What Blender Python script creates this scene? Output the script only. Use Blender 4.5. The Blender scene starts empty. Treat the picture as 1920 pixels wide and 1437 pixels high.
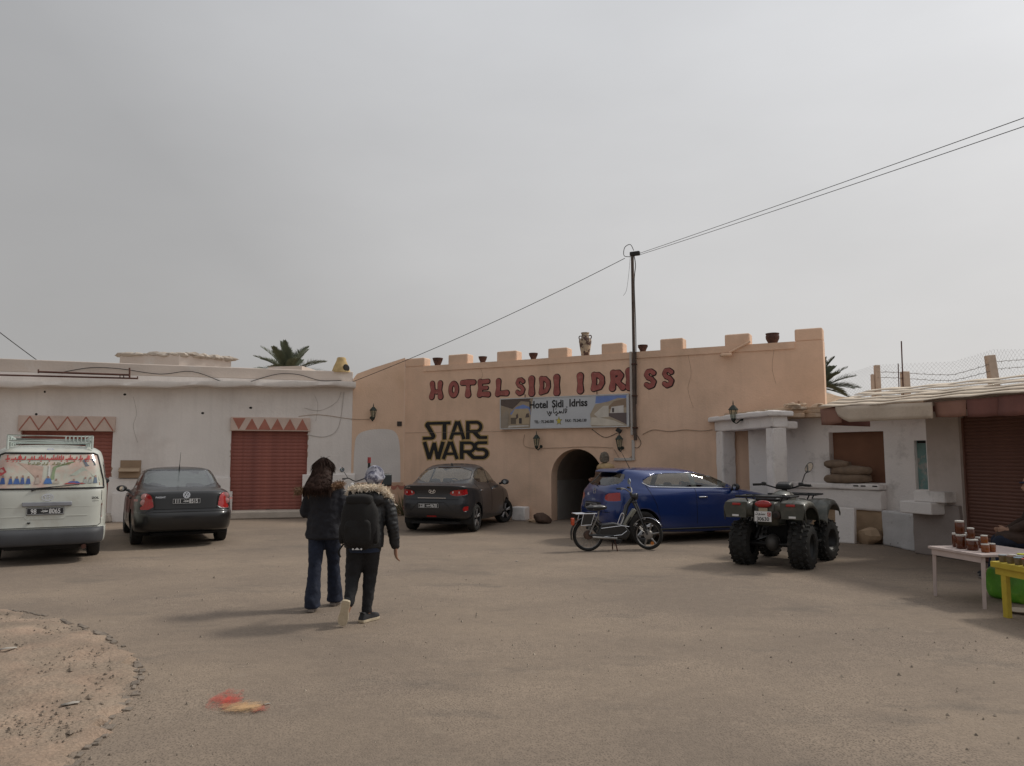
import bpy, bmesh, math, random
import numpy as np
from mathutils import Vector, Matrix
from mathutils.bvhtree import BVHTree

random.seed(7)
S = bpy.context.scene
C = S.collection
R = math.radians
# ---------------------------------------------------------------- camera
H = 1.63; F = 1423.0; PITCH = math.atan((860 - 718.5) / F)
cam = bpy.data.cameras.new('camera'); camo = bpy.data.objects.new('camera', cam); C.objects.link(camo)
camo.location = (0, 0, H); camo.rotation_euler = (R(90) + PITCH, 0, 0)
cam.sensor_width = 36; cam.lens = F / 1920 * 36; cam.clip_end = 3000; cam.clip_start = .05
S.camera = camo
S.view_settings.view_transform = 'Standard'; S.view_settings.look = 'None'
S.view_settings.exposure = 0; S.view_settings.gamma = 1
# ---------------------------------------------------------------- sky and sun
SUN_EL = R(46); SUN_AZ = math.atan2(.93, .40)       # from the right, slightly behind the buildings
W = bpy.data.worlds.new('World'); S.world = W; W.use_nodes = True
nt = W.node_tree; nt.nodes.clear()
def wn(t, **k):
    n = nt.nodes.new(t)
    for a, b in k.items(): setattr(n, a, b)
    return n
sky = wn('ShaderNodeTexSky', sky_type='NISHITA', sun_disc=False, sun_elevation=SUN_EL, sun_rotation=SUN_AZ,
         altitude=400, air_density=1.0, dust_density=6.0, ozone_density=1.0)
hs = wn('ShaderNodeHueSaturation'); hs.inputs['Saturation'].default_value = .22
bg = wn('ShaderNodeBackground'); bg.inputs[1].default_value = .072
tc = wn('ShaderNodeTexCoord'); mp = wn('ShaderNodeMapping'); mp.inputs['Scale'].default_value = (1.2, 1.2, 3.2)
nz = wn('ShaderNodeTexNoise'); nz.inputs['Scale'].default_value = 1.7; nz.inputs['Detail'].default_value = 6; nz.inputs['Roughness'].default_value = .55
mr = wn('ShaderNodeMapRange'); mr.inputs[1].default_value = .3; mr.inputs[2].default_value = .7; mr.inputs[3].default_value = .95; mr.inputs[4].default_value = 1.05
sep = wn('ShaderNodeSeparateXYZ')
sunv = (math.sin(SUN_AZ) * math.cos(SUN_EL), math.cos(SUN_AZ) * math.cos(SUN_EL), math.sin(SUN_EL))
dotn = wn('ShaderNodeVectorMath', operation='DOT_PRODUCT'); dotn.inputs[1].default_value = sunv
veil = wn('ShaderNodeValToRGB')                     # dust veil: brightens steadily towards the sun, which stands high on the right
cr = veil.color_ramp; cr.elements[0].position = 0; cr.elements[0].color = (.43, .43, .43, 1); cr.elements[1].position = 1; cr.elements[1].color = (1.15, 1.15, 1.15, 1)
for p_, v_ in ((.10, .435), (.22, .46), (.37, .575), (.55, .66), (.68, .69), (.83, .81)):
    e = cr.elements.new(p_); e.color = (v_, v_, v_, 1)
tint = wn('ShaderNodeValToRGB')                     # warmer near the ground, bluer overhead
tint.color_ramp.elements[0].position = .05; tint.color_ramp.elements[0].color = (1.0, .975, .95, 1)
tint.color_ramp.elements[1].position = .55; tint.color_ramp.elements[1].color = (.955, .97, 1.0, 1)
tmul = wn('ShaderNodeVectorMath', operation='MULTIPLY')
bg2 = wn('ShaderNodeBackground')
mulv = wn('ShaderNodeVectorMath', operation='SCALE')
mix = wn('ShaderNodeMixShader'); mix.inputs[0].default_value = .85
out = wn('ShaderNodeOutputWorld')
L = nt.links.new
L(sky.outputs[0], hs.inputs['Color']); L(hs.outputs[0], bg.inputs[0])
L(tc.outputs['Generated'], mp.inputs[0]); L(mp.outputs[0], nz.inputs['Vector']); L(nz.outputs[0], mr.inputs[0])
L(tc.outputs['Generated'], sep.inputs[0]); L(tc.outputs['Generated'], dotn.inputs[0]); L(dotn.outputs['Value'], veil.inputs[0]); L(sep.outputs[2], tint.inputs[0])
L(veil.outputs[0], tmul.inputs[0]); L(tint.outputs[0], tmul.inputs[1]); L(tmul.outputs[0], mulv.inputs[0]); L(mr.outputs[0], mulv.inputs['Scale']); L(mulv.outputs[0], bg2.inputs[0])
bg2.inputs[1].default_value = 1.0
L(bg.outputs[0], mix.inputs[1]); L(bg2.outputs[0], mix.inputs[2]); L(mix.outputs[0], out.inputs[0])
sl = bpy.data.lights.new('sun', 'SUN'); sl.energy = 1.75; sl.angle = R(8); sl.color = (1, .94, .84)
so = bpy.data.objects.new('sun', sl); C.objects.link(so); so.location = (20, 10, 30)
sd = Vector((math.sin(SUN_AZ) * math.cos(SUN_EL), math.cos(SUN_AZ) * math.cos(SUN_EL), math.sin(SUN_EL)))
so.rotation_euler = sd.to_track_quat('Z', 'Y').to_euler()

# ---------------------------------------------------------------- measuring helpers (photo pixel -> place in the world)
CP, SP = math.cos(PITCH), math.sin(PITCH)
def ray(px, py):
    u = (px - 960) / F; v = (718.5 - py) / F
    return Vector((u, CP - v * SP, SP + v * CP))
def G(px, py, z=0.0):
    d = ray(px, py); t = (z - H) / d.z
    return Vector((d.x * t, d.y * t, z))
def at(px, py, Y):
    d = ray(px, py); t = Y / d.y
    return Vector((d.x * t, Y, H + d.z * t))
class Frame:
    """a wall's own axes: s along the wall, y into it, z up"""
    def __init__(s, x, y, ang):
        s.o = Vector((x, y, 0)); s.a = ang; s.dx = Vector((math.cos(ang), math.sin(ang), 0)); s.n = Vector((-math.sin(ang), math.cos(ang), 0))
    def loc(s, px, py, off=0.0):
        d = ray(px, py); o = s.o + s.n * off - Vector((0, 0, H))
        t = s.n.dot(o) / s.n.dot(d); p = d * t + Vector((0, 0, H))
        return ((p - s.o).dot(s.dx), p.z)
    def w(s, a, y, z): return s.o + s.dx * a + s.n * y + Vector((0, 0, z))

# ---------------------------------------------------------------- materials
MATS = {}
def mat(name, col, rough=.8, metal=0.0, var=.12, vs=2.5, bump=0.0, bs=60, col2=None, c2s=1.2, c2=(.55, .7), coat=0.0, spec=.5, fine=0.0, fs=150, emit=None, bd=4, streak=0.0):
    if name in MATS: return MATS[name]
    m = bpy.data.materials.new(name); m.use_nodes = True; t = m.node_tree; b = t.nodes['Principled BSDF']
    b.inputs['Roughness'].default_value = rough; b.inputs['Metallic'].default_value = metal
    b.inputs['Coat Weight'].default_value = coat; b.inputs['Coat Roughness'].default_value = .06; b.inputs['Specular IOR Level'].default_value = spec
    def n(ty): return t.nodes.new(ty)
    co = n('ShaderNodeTexCoord'); cur = n('ShaderNodeRGB'); cur.outputs[0].default_value = (*col, 1); src = cur.outputs[0]
    if col2:
        a = n('ShaderNodeTexNoise'); a.inputs['Scale'].default_value = c2s; a.inputs['Detail'].default_value = 8; a.inputs['Roughness'].default_value = .65
        t.links.new(co.outputs['Object'], a.inputs['Vector'])
        r = n('ShaderNodeMapRange'); r.inputs[1].default_value = c2[0]; r.inputs[2].default_value = c2[1]; t.links.new(a.outputs[0], r.inputs[0])
        mx = n('ShaderNodeMix'); mx.data_type = 'RGBA'; t.links.new(r.outputs[0], mx.inputs[0]); t.links.new(src, mx.inputs[6]); mx.inputs[7].default_value = (*col2, 1); src = mx.outputs[2]
    for (amt, sc, det) in ((var, vs, 6), (fine, fs, 3)):
        if amt <= 0: continue
        a = n('ShaderNodeTexNoise'); a.inputs['Scale'].default_value = sc; a.inputs['Detail'].default_value = det
        t.links.new(co.outputs['Object'], a.inputs['Vector'])
        r = n('ShaderNodeMapRange'); r.inputs[1].default_value = .25; r.inputs[2].default_value = .75; r.inputs[3].default_value = 1 - amt; r.inputs[4].default_value = 1 + amt
        t.links.new(a.outputs[0], r.inputs[0])
        vm = n('ShaderNodeVectorMath'); vm.operation = 'SCALE'; t.links.new(src, vm.inputs[0]); t.links.new(r.outputs[0], vm.inputs['Scale']); src = vm.outputs[0]
    if streak:
        mp_ = n('ShaderNodeMapping'); mp_.inputs['Scale'].default_value = (5.5, 5.5, .35); t.links.new(co.outputs['Object'], mp_.inputs[0])
        a = n('ShaderNodeTexNoise'); a.inputs['Scale'].default_value = 1.0; a.inputs['Detail'].default_value = 6; a.inputs['Roughness'].default_value = .6; t.links.new(mp_.outputs[0], a.inputs['Vector'])
        r = n('ShaderNodeMapRange'); r.inputs[1].default_value = .5; r.inputs[2].default_value = .75; r.inputs[3].default_value = 1; r.inputs[4].default_value = 1 - streak * 1.6; t.links.new(a.outputs[0], r.inputs[0])
        vm = n('ShaderNodeVectorMath'); vm.operation = 'SCALE'; t.links.new(src, vm.inputs[0]); t.links.new(r.outputs[0], vm.inputs['Scale']); src = vm.outputs[0]
    t.links.new(src, b.inputs['Base Color'])
    if bump > 0:
        a = n('ShaderNodeTexNoise'); a.inputs['Scale'].default_value = bs; a.inputs['Detail'].default_value = bd
        t.links.new(co.outputs['Object'], a.inputs['Vector'])
        u = n('ShaderNodeBump'); u.inputs['Strength'].default_value = bump; u.inputs['Distance'].default_value = .02
        t.links.new(a.outputs[0], u.inputs['Height']); t.links.new(u.outputs[0], b.inputs['Normal'])
    MATS[name] = m; return m
def glass(name, tint=(.55, .6, .58), rough=.02, ior=1.5):
    if name in MATS: return MATS[name]
    m = bpy.data.materials.new(name); m.use_nodes = True; t = m.node_tree; t.nodes.clear()
    f0 = 2 * ((ior - 1) / (ior + 1)) ** 2                       # both faces of the pane, Schlick's curve
    lw = t.nodes.new('ShaderNodeLayerWeight'); lw.inputs[0].default_value = .5; pw_ = t.nodes.new('ShaderNodeMath'); pw_.operation = 'POWER'; pw_.inputs[1].default_value = 5
    fr = t.nodes.new('ShaderNodeMath'); fr.operation = 'MULTIPLY_ADD'; fr.inputs[1].default_value = 1 - f0; fr.inputs[2].default_value = f0; t.links.new(lw.outputs['Facing'], pw_.inputs[0]); t.links.new(pw_.outputs[0], fr.inputs[0])
    tr = t.nodes.new('ShaderNodeBsdfTransparent'); tr.inputs[0].default_value = (*tint, 1)
    gl = t.nodes.new('ShaderNodeBsdfGlossy'); gl.inputs['Roughness'].default_value = rough
    mx = t.nodes.new('ShaderNodeMixShader'); o = t.nodes.new('ShaderNodeOutputMaterial')
    t.links.new(fr.outputs[0], mx.inputs[0]); t.links.new(tr.outputs[0], mx.inputs[1]); t.links.new(gl.outputs[0], mx.inputs[2]); t.links.new(mx.outputs[0], o.inputs[0])
    MATS[name] = m; return m

# ---------------------------------------------------------------- mesh helpers
def frame_of(d):
    d = d.normalized(); a = Vector((0, 0, 1)) if abs(d.z) < .9 else Vector((1, 0, 0))
    x = d.cross(a).normalized(); return x, d.cross(x).normalized()
class MB:
    def __init__(s): s.v = []; s.f = []
    def add(s, v, f):
        o = len(s.v); s.v += [tuple(p) for p in v]; s.f += [tuple(i + o for i in q) for q in f]; return s
    def box(s, c, d, rot=None, taper=1.0):
        v = []
        for z in (-.5, .5):
            k = taper if z > 0 else 1
            for x, y in ((-.5, -.5), (.5, -.5), (.5, .5), (-.5, .5)): v.append(Vector((x * d[0] * k, y * d[1] * k, z * d[2])))
        if rot is not None: v = [rot @ p for p in v]
        v = [p + Vector(c) for p in v]
        return s.add(v, [(3, 2, 1, 0), (4, 5, 6, 7), (0, 1, 5, 4), (1, 2, 6, 5), (2, 3, 7, 6), (3, 0, 4, 7)])
    def bb(s, x0, x1, y0, y1, z0, z1): return s.box(((x0 + x1) / 2, (y0 + y1) / 2, (z0 + z1) / 2), (abs(x1 - x0), abs(y1 - y0), abs(z1 - z0)))
    def tube(s, pts, r, n=8, closed=False, caps=True):
        pts = [Vector(p) for p in pts]; K = len(pts); rr = r if isinstance(r, (list, tuple)) else [r] * K
        v = []; x = None
        for i, p in enumerate(pts):
            if closed: d = pts[(i + 1) % K] - pts[i - 1]
            else: d = pts[min(i + 1, K - 1)] - pts[max(i - 1, 0)]
            if d.length < 1e-9: d = Vector((0, 0, 1))
            d.normalize()
            if x is None: x, _ = frame_of(d)
            x = (x - d * x.dot(d)); x = x.normalized() if x.length > 1e-6 else frame_of(d)[0]
            y = d.cross(x)
            for k in range(n):
                a = 2 * math.pi * k / n; v.append(p + (x * math.cos(a) + y * math.sin(a)) * rr[i])
        f = []
        for i in range(K if closed else K - 1):
            j = (i + 1) % K
            for k in range(n): f.append((i * n + k, i * n + (k + 1) % n, j * n + (k + 1) % n, j * n + k))
        if caps and not closed: f.append(tuple(range(n - 1, -1, -1))); f.append(tuple((K - 1) * n + k for k in range(n)))
        return s.add(v, f)
    def cyl(s, a, b, r0, r1=None, n=16): return s.tube([a, b], [r0, r0 if r1 is None else r1], n)
    def lathe(s, prof, n=24, c=(0, 0, 0), axis='z', cap=True):
        v = []; c = Vector(c)
        for r, z in prof:
            for k in range(n):
                a = 2 * math.pi * k / n; p = (r * math.cos(a), r * math.sin(a), z)
                if axis == 'y': p = (p[0], p[2], p[1])
                elif axis == 'x': p = (p[2], p[0], p[1])
                v.append(c + Vector(p))
        f = []
        for i in range(len(prof) - 1):
            for k in range(n): f.append((i * n + k, i * n + (k + 1) % n, (i + 1) * n + (k + 1) % n, (i + 1) * n + k))
        if cap: f.append(tuple(range(n - 1, -1, -1))); f.append(tuple((len(prof) - 1) * n + k for k in range(n)))
        return s.add(v, f)
    def prism(s, poly, y0, y1):
        n = len(poly); v = [(x, y0, z) for x, z in poly] + [(x, y1, z) for x, z in poly]
        return s.add(v, [tuple(range(n)), tuple(range(2 * n - 1, n - 1, -1))] + [(i, n + i, n + (i + 1) % n, (i + 1) % n) for i in range(n)])
    def zprism(s, poly, z0, z1):
        n = len(poly); v = [(x, y, z0) for x, y in poly] + [(x, y, z1) for x, y in poly]
        return s.add(v, [tuple(range(n - 1, -1, -1)), tuple(range(n, 2 * n))] + [(i, (i + 1) % n, n + (i + 1) % n, n + i) for i in range(n)])
    def ball(s, c, r, nu=14, nv=9):
        r = r if isinstance(r, (list, tuple, Vector)) else (r, r, r); c = Vector(c); v = [c + Vector((0, 0, -r[2]))]
        for j in range(1, nv):
            t = -math.pi / 2 + math.pi * j / nv
            for k in range(nu):
                a = 2 * math.pi * k / nu; v.append(c + Vector((r[0] * math.cos(t) * math.cos(a), r[1] * math.cos(t) * math.sin(a), r[2] * math.sin(t))))
        v.append(c + Vector((0, 0, r[2]))); f = []; N = len(v) - 1
        for k in range(nu):
            f.append((0, 1 + (k + 1) % nu, 1 + k)); f.append((N, N - nu + k, N - nu + (k + 1) % nu))
            for j in range(nv - 2): a = 1 + j * nu; f.append((a + k, a + (k + 1) % nu, a + nu + (k + 1) % nu, a + nu + k))
        return s.add(v, f)
    def cap(s, a, b, r0, r1=None, n=12):
        """tapered capsule, closed"""
        a = Vector(a); b = Vector(b); r1 = r0 if r1 is None else r1; d = (b - a); d = d.normalized() if d.length > 1e-6 else Vector((0, 0, 1))
        pts = []; rr = []
        for t in (-90, -60, -30, 0): pts.append(a + d * r0 * math.sin(R(t))); rr.append(max(r0 * math.cos(R(t)), 1e-4))
        for t in (0, 30, 60, 90): pts.append(b + d * r1 * math.sin(R(t))); rr.append(max(r1 * math.cos(R(t)), 1e-4))
        return s.tube(pts, rr, n)
    def grid(s, P):
        n = len(P); m = len(P[0]); return s.add([p for row in P for p in row], [(i * m + j, i * m + j + 1, (i + 1) * m + j + 1, (i + 1) * m + j) for i in range(n - 1) for j in range(m - 1)])
    def build(s, name, m, parent=None, smooth=True, bev=0, seg=2, loc=None, ang=40, solid=0, sub=0, disp=None, kind=None):
        me = bpy.data.meshes.new(name); me.from_pydata([tuple(p) for p in s.v], [], s.f)
        if m: me.materials.append(m)
        return finish(name, me, parent, smooth, bev, seg, loc, ang, solid, sub, disp, kind)
def finish(name, me, parent=None, smooth=True, bev=0, seg=2, loc=None, ang=40, solid=0, sub=0, disp=None, kind=None):
    me.validate()
    if smooth:
        me.polygons.foreach_set('use_smooth', [True] * len(me.polygons))
        if ang: me.set_sharp_from_angle(angle=R(ang))
    o = bpy.data.objects.new(name, me); C.objects.link(o)
    if parent: o.parent = parent
    if loc is not None: o.location = loc
    if solid: q = o.modifiers.new('s', 'SOLIDIFY'); q.thickness = solid; q.offset = 0
    if bev: q = o.modifiers.new('b', 'BEVEL'); q.width = bev; q.segments = seg; q.limit_method = 'ANGLE'; q.angle_limit = R(35)
    if sub: q = o.modifiers.new('u', 'SUBSURF'); q.levels = sub; q.render_levels = sub
    if disp:
        tx = bpy.data.textures.new(name, 'CLOUDS'); tx.noise_scale = disp[1]; tx.noise_depth = 3
        q = o.modifiers.new('d', 'DISPLACE'); q.texture = tx; q.strength = disp[0]; q.mid_level = .5; q.texture_coords = 'LOCAL'
    if kind: o['kind'] = kind
    return o
def tag(o, label, cat, group=None):
    o['label'] = label; o['category'] = cat
    if group: o['group'] = group
    return o
def thing(name, label, cat, loc=(0, 0, 0), rz=0.0, group=None):
    o = bpy.data.objects.new(name, None); C.objects.link(o); o.empty_display_size = .2
    o.location = loc; o.rotation_euler = (0, 0, rz); return tag(o, label, cat, group)
def struct(o): o['kind'] = 'structure'; return o
# flat shapes with smooth outlines, from strokes (distance fields clipped on a grid)
def seg_d(X, Y, a, b):
    ax, ay = a; bx, by = b; dx, dy = bx - ax, by - ay; q = dx * dx + dy * dy
    t = np.clip(((X - ax) * dx + (Y - ay) * dy) / q, 0, 1) if q > 0 else 0
    return np.hypot(X - ax - t * dx, Y - ay - t * dy)
def strokes_fn(strokes):
    """strokes: list of (points, radius); radius may be a list per point"""
    def fn(X, Y):
        d = np.full(X.shape, 9.0)
        for pts, r in strokes:
            for i in range(len(pts) - 1):
                a, b = pts[i], pts[i + 1]
                if isinstance(r, (list, tuple)):
                    dx, dy = b[0] - a[0], b[1] - a[1]; q = max(dx * dx + dy * dy, 1e-9)
                    t = np.clip(((X - a[0]) * dx + (Y - a[1]) * dy) / q, 0, 1)
                    d = np.minimum(d, np.hypot(X - a[0] - t * dx, Y - a[1] - t * dy) - (r[i] + (r[i + 1] - r[i]) * t))
                else: d = np.minimum(d, seg_d(X, Y, a, b) - r)
            if len(pts) == 1: d = np.minimum(d, np.hypot(X - pts[0][0], Y - pts[0][1]) - r)
        return d
    return fn
def field_mesh(fn, x0, x1, y0, y1, h):
    nx = int((x1 - x0) / h) + 2; ny = int((y1 - y0) / h) + 2
    xs = x0 + np.arange(nx) * h; ys = y0 + np.arange(ny) * h
    X, Y = np.meshgrid(xs, ys, indexing='ij'); V = fn(X, Y)
    verts = []; idx = {}; faces = []
    def gv(i, j):
        k = (i, j)
        if k not in idx: idx[k] = len(verts); verts.append((xs[i], ys[j]))
        return idx[k]
    def ev(p, q):
        k = (p, q) if p < q else (q, p)
        if k not in idx:
            a, b = V[k[0]], V[k[1]]; t = a / (a - b); idx[k] = len(verts)
            verts.append((xs[k[0][0]] + (xs[k[1][0]] - xs[k[0][0]]) * t, ys[k[0][1]] + (ys[k[1][1]] - ys[k[0][1]]) * t))
        return idx[k]
    ins = V < 0
    act = ins[:-1, :-1] | ins[1:, :-1] | ins[:-1, 1:] | ins[1:, 1:]
    for i, j in zip(*np.nonzero(act)):
        q = [(i, j), (i + 1, j), (i + 1, j + 1), (i, j + 1)]
        if all(ins[p] for p in q): faces.append(tuple(gv(*p) for p in q)); continue
        for tri in ((q[0], q[1], q[2]), (q[0], q[2], q[3])):
            o = []
            for k in range(3):
                p, n_ = tri[k], tri[(k + 1) % 3]
                if ins[p]: o.append(gv(*p))
                if ins[p] != ins[n_]: o.append(ev(p, n_))
            if len(o) >= 3: faces.append(tuple(o))
    return verts, faces
def flat(name, vf, m, parent, O, U, Vd, kind=None):
    """put a flat 2D shape on a plane: O origin, U right, Vd up"""
    O, U, Vd = Vector(O), Vector(U), Vector(Vd); mb = MB(); mb.add([O + U * a + Vd * b for a, b in vf[0]], vf[1])
    return mb.build(name, m, parent, smooth=False, kind=kind)
def poly_vf(pts): return (pts, [tuple(range(len(pts)))])
def stroke_vf(strokes, h=.01):
    xs = [p[0] for st in strokes for p in st[0]]; ys = [p[1] for st in strokes for p in st[0]]
    r = max(max(st[1]) if isinstance(st[1], (list, tuple)) else st[1] for st in strokes) + 2 * h
    return field_mesh(strokes_fn(strokes), min(xs) - r, max(xs) + r, min(ys) - r, max(ys) + r, h)
def text_vf(body, size, bold=0.0, sx=1.0, shear=0.0):
    cu = bpy.data.curves.new('t', 'FONT'); cu.body = body; cu.size = size; cu.offset = bold; cu.shear = shear; cu.resolution_u = 3; cu.align_x = 'CENTER'
    o = bpy.data.objects.new('t', cu); me = o.to_mesh()
    v = [(p.co.x * sx, p.co.y) for p in me.vertices]; f = [tuple(p.vertices) for p in me.polygons]
    o.to_mesh_clear(); bpy.data.objects.remove(o); bpy.data.curves.remove(cu); return v, f
def chaikin(p, it=2, closed=True):
    for _ in range(it):
        q = []; n = len(p)
        for i in range(n if closed else n - 1):
            a, b = p[i], p[(i + 1) % n]
            q.append((a[0] * .75 + b[0] * .25, a[1] * .75 + b[1] * .25)); q.append((a[0] * .25 + b[0] * .75, a[1] * .25 + b[1] * .75))
        if not closed: q = [p[0]] + q + [p[-1]]
        p = q
    return p
def arc(cx, cy, r, a0, a1, n=10, ry=None):
    ry = r if ry is None else ry
    return [(cx + r * math.cos(R(a0 + (a1 - a0) * i / n)), cy + ry * math.sin(R(a0 + (a1 - a0) * i / n))) for i in range(n + 1)]
def crom(P, m=6, closed=False):
    P = [Vector(p) for p in P]; o = []; n = len(P)
    for i in range(n if closed else n - 1):
        if closed: a, b, c, d = P[i - 1], P[i], P[(i + 1) % n], P[(i + 2) % n]
        else: a, b, c, d = P[max(i - 1, 0)], P[i], P[i + 1], P[min(i + 2, n - 1)]
        for k in range(m):
            t = k / m; o.append(.5 * ((2 * b) + (c - a) * t + (2 * a - 5 * b + 4 * c - d) * t * t + (3 * b - a - 3 * c + d) * t ** 3))
    if not closed: o.append(P[-1])
    return o
TUNIS = [([(.0, .02), (.06, 0), (.10, .02), (.12, .06)], .012), ([(.12, .0), (.16, -.02), (.20, .0), (.21, .05), (.18, .05), (.17, .02)], .011), ([(.21, .0), (.27, 0), (.28, .05)], .011), ([(.27, 0), (.31, .0), (.31, .04), (.34, 0), (.36, .0), (.36, .05), (.40, 0), (.42, .05)], .010), ([(.26, .09), (.27, .09)], .010), ([(.06, .10), (.085, .10)], .010)]
# ================================================================ materials of the place
M_white = mat('whitewash', (.76, .71, .67), .9, var=.07, vs=.9, bump=.35, bs=14, col2=(.65, .59, .55), c2s=.8, c2=(.52, .75), fine=.05, fs=60, streak=.05)
M_white2 = mat('whitewash_porch', (.82, .78, .755), .9, var=.08, vs=1.2, bump=.4, bs=18, col2=(.47, .44, .42), c2s=1.6, c2=(.55, .72), fine=.05, fs=70)
M_parap = mat('parapet_plaster', (.60, .52, .46), .92, var=.08, vs=1.0, bump=.35, bs=16, col2=(.66, .62, .58), c2s=.9)
M_tan = mat('ochre_plaster', (.78, .545, .40), .92, var=.07, vs=.7, bump=.35, bs=22, col2=(.64, .45, .325), c2s=.8, c2=(.42, .68), fine=.04, fs=90, streak=.05)
M_tan2 = mat('ochre_plaster_light', (.75, .53, .385), .92, var=.08, vs=.8, bump=.35, bs=22, col2=(.62, .43, .29), c2s=.9, c2=(.5, .72), fine=.04, fs=90)
M_patch = mat('grey_whitewash', (.68, .64, .61), .92, var=.08, vs=1.5, bump=.3, bs=20)
M_terra = mat('terracotta_paint', (.40, .16, .115), .85, var=.15, vs=5)
M_beige = mat('lintel_plaster', (.60, .47, .40), .9, var=.1, vs=4, bump=.3, bs=30)
M_shut = mat('red_oxide_shutter', (.34, .115, .085), .6, var=.16, vs=2.2, bump=.1, bs=50, col2=(.22, .075, .06), c2s=2.6, c2=(.42, .66), fine=.08, fs=9)
M_shut2 = mat('maroon_shutter', (.165, .078, .058), .6, var=.16, vs=2.2, bump=.1, bs=50)
M_dark = mat('dark_gap', (.02, .018, .016), .95, var=0)
M_black = mat('black_paint', (.012, .011, .011), .75, var=.2, vs=6)
M_rust = mat('rusty_steel', (.085, .035, .024), .75, metal=.3, var=.3, vs=8)
M_wire = mat('black_cable', (.02, .019, .018), .7, var=0)
M_pwire = mat('painted_cable', (.42, .31, .23), .85, var=.1)
M_grey = mat('grey_conduit', (.50, .47, .44), .7, var=.1, vs=5)
M_clay = mat('brown_clay', (.085, .04, .03), .8, var=.3, vs=14, bump=.3, bs=60)
M_jar = mat('ochre_clay', (.50, .36, .17), .85, var=.2, vs=7, bump=.3, bs=40, col2=(.62, .50, .36), c2s=4)
M_amph = mat('flaking_amphora', (.50, .40, .29), .85, bump=.4, bs=40, col2=(.09, .05, .04), c2s=7, c2=(.48, .54))
M_stone = mat('earth_stone', (.46, .33, .22), .95, var=.25, vs=3, bump=.7, bs=12, col2=(.34, .22, .13), c2s=3)
M_rubl = mat('rubble_masonry', (.50, .36, .25), .95, var=.25, vs=3, bump=.8, bs=14, col2=(.60, .50, .40), c2s=4)
M_conc = mat('concrete', (.46, .40, .34), .92, var=.15, vs=4, bump=.5, bs=30)

# ================================================================ ground
asph = mat('dusty_asphalt', (.150, .124, .102), .92, var=0)
t = asph.node_tree; B = t.nodes['Principled BSDF']
def tn(ty, **k):
    n = t.nodes.new(ty)
    for a, b in k.items(): setattr(n, a, b)
    return n
co = tn('ShaderNodeNewGeometry')
def noise(sc, det=4, rough=.6, stretch=None, dist=0):
    n = tn('ShaderNodeTexNoise'); n.inputs['Scale'].default_value = sc; n.inputs['Detail'].default_value = det; n.inputs['Roughness'].default_value = rough; n.inputs['Distortion'].default_value = dist
    if stretch:
        m = tn('ShaderNodeMapping'); m.inputs['Scale'].default_value = stretch; m.inputs['Rotation'].default_value = (0, 0, R(-24)); t.links.new(co.outputs['Position'], m.inputs[0]); t.links.new(m.outputs[0], n.inputs['Vector'])
    else: t.links.new(co.outputs['Position'], n.inputs['Vector'])
    return n.outputs[0]
def rng(s, a, b, c=0, d=1):
    n = tn('ShaderNodeMapRange'); n.inputs[1].default_value = a; n.inputs[2].default_value = b; n.inputs[3].default_value = c; n.inputs[4].default_value = d; t.links.new(s, n.inputs[0]); return n.outputs[0]
def mixc(f, a, b):
    n = tn('ShaderNodeMix', data_type='RGBA'); t.links.new(f, n.inputs[0])
    for k, x in ((6, a), (7, b)):
        if isinstance(x, tuple): n.inputs[k].default_value = (*x, 1)
        else: t.links.new(x, n.inputs[k])
    return n.outputs[2]
def scl(c, f):
    n = tn('ShaderNodeVectorMath', operation='SCALE'); t.links.new(c, n.inputs[0]); t.links.new(f, n.inputs['Scale']); return n.outputs[0]
c = mixc(rng(noise(.35, 7, .6, (1, 1.3, 1)), .38, .66), (0.192, 0.149, 0.114), (0.253, 0.195, 0.144))      # drifted sand over tar
c = mixc(rng(noise(.9, 6, .65, (.7, 1.5, 1)), .56, .72), c, (0.152, 0.122, 0.096))
c = mixc(rng(noise(2.6, 5, .7), .62, .74), c, (0.267, 0.212, 0.162))
c = scl(c, rng(noise(38, 5, .8), .3, .7, .80, 1.2))
c = scl(c, rng(noise(8, 5, .7), .3, .7, .92, 1.08))
vor = tn('ShaderNodeTexVoronoi'); vor.inputs['Scale'].default_value = 62; t.links.new(co.outputs['Position'], vor.inputs['Vector'])
grit = rng(noise(.7, 5), .45, .62)
c2 = scl(c, rng(vor.outputs['Distance'], 0, .55, .50, 1.18))
c = mixc(grit, c, c2)
spk = tn('ShaderNodeTexVoronoi'); spk.inputs['Scale'].default_value = 16; t.links.new(co.outputs['Position'], spk.inputs['Vector'])
c = mixc(rng(spk.outputs['Distance'], .045, .03), c, (0.334, 0.282, 0.230))
spk2 = tn('ShaderNodeTexVoronoi'); spk2.inputs['Scale'].default_value = 9.3; t.links.new(co.outputs['Position'], spk2.inputs['Vector'])
c = mixc(rng(spk2.outputs['Distance'], .04, .03), c, (0.056, 0.046, 0.037))
t.links.new(c, B.inputs['Base Color'])
ba = tn('ShaderNodeMath', operation='ADD'); t.links.new(rng(vor.outputs['Distance'], 0, .5, 0, .5), ba.inputs[0]); t.links.new(noise(4, 6), ba.inputs[1])
bu = tn('ShaderNodeBump'); bu.inputs['Strength'].default_value = .55; bu.inputs['Distance'].default_value = .012; t.links.new(ba.outputs[0], bu.inputs['Height']); t.links.new(bu.outputs[0], B.inputs['Normal'])
M_sand = mat('sand', (.40, .30, .21), .95, var=.15, vs=.4, bump=.5, bs=5)
struct(MB().bb(-1500, 1500, -400, 2600, -.5, -.03).build('ground', M_sand, smooth=False))
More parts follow.
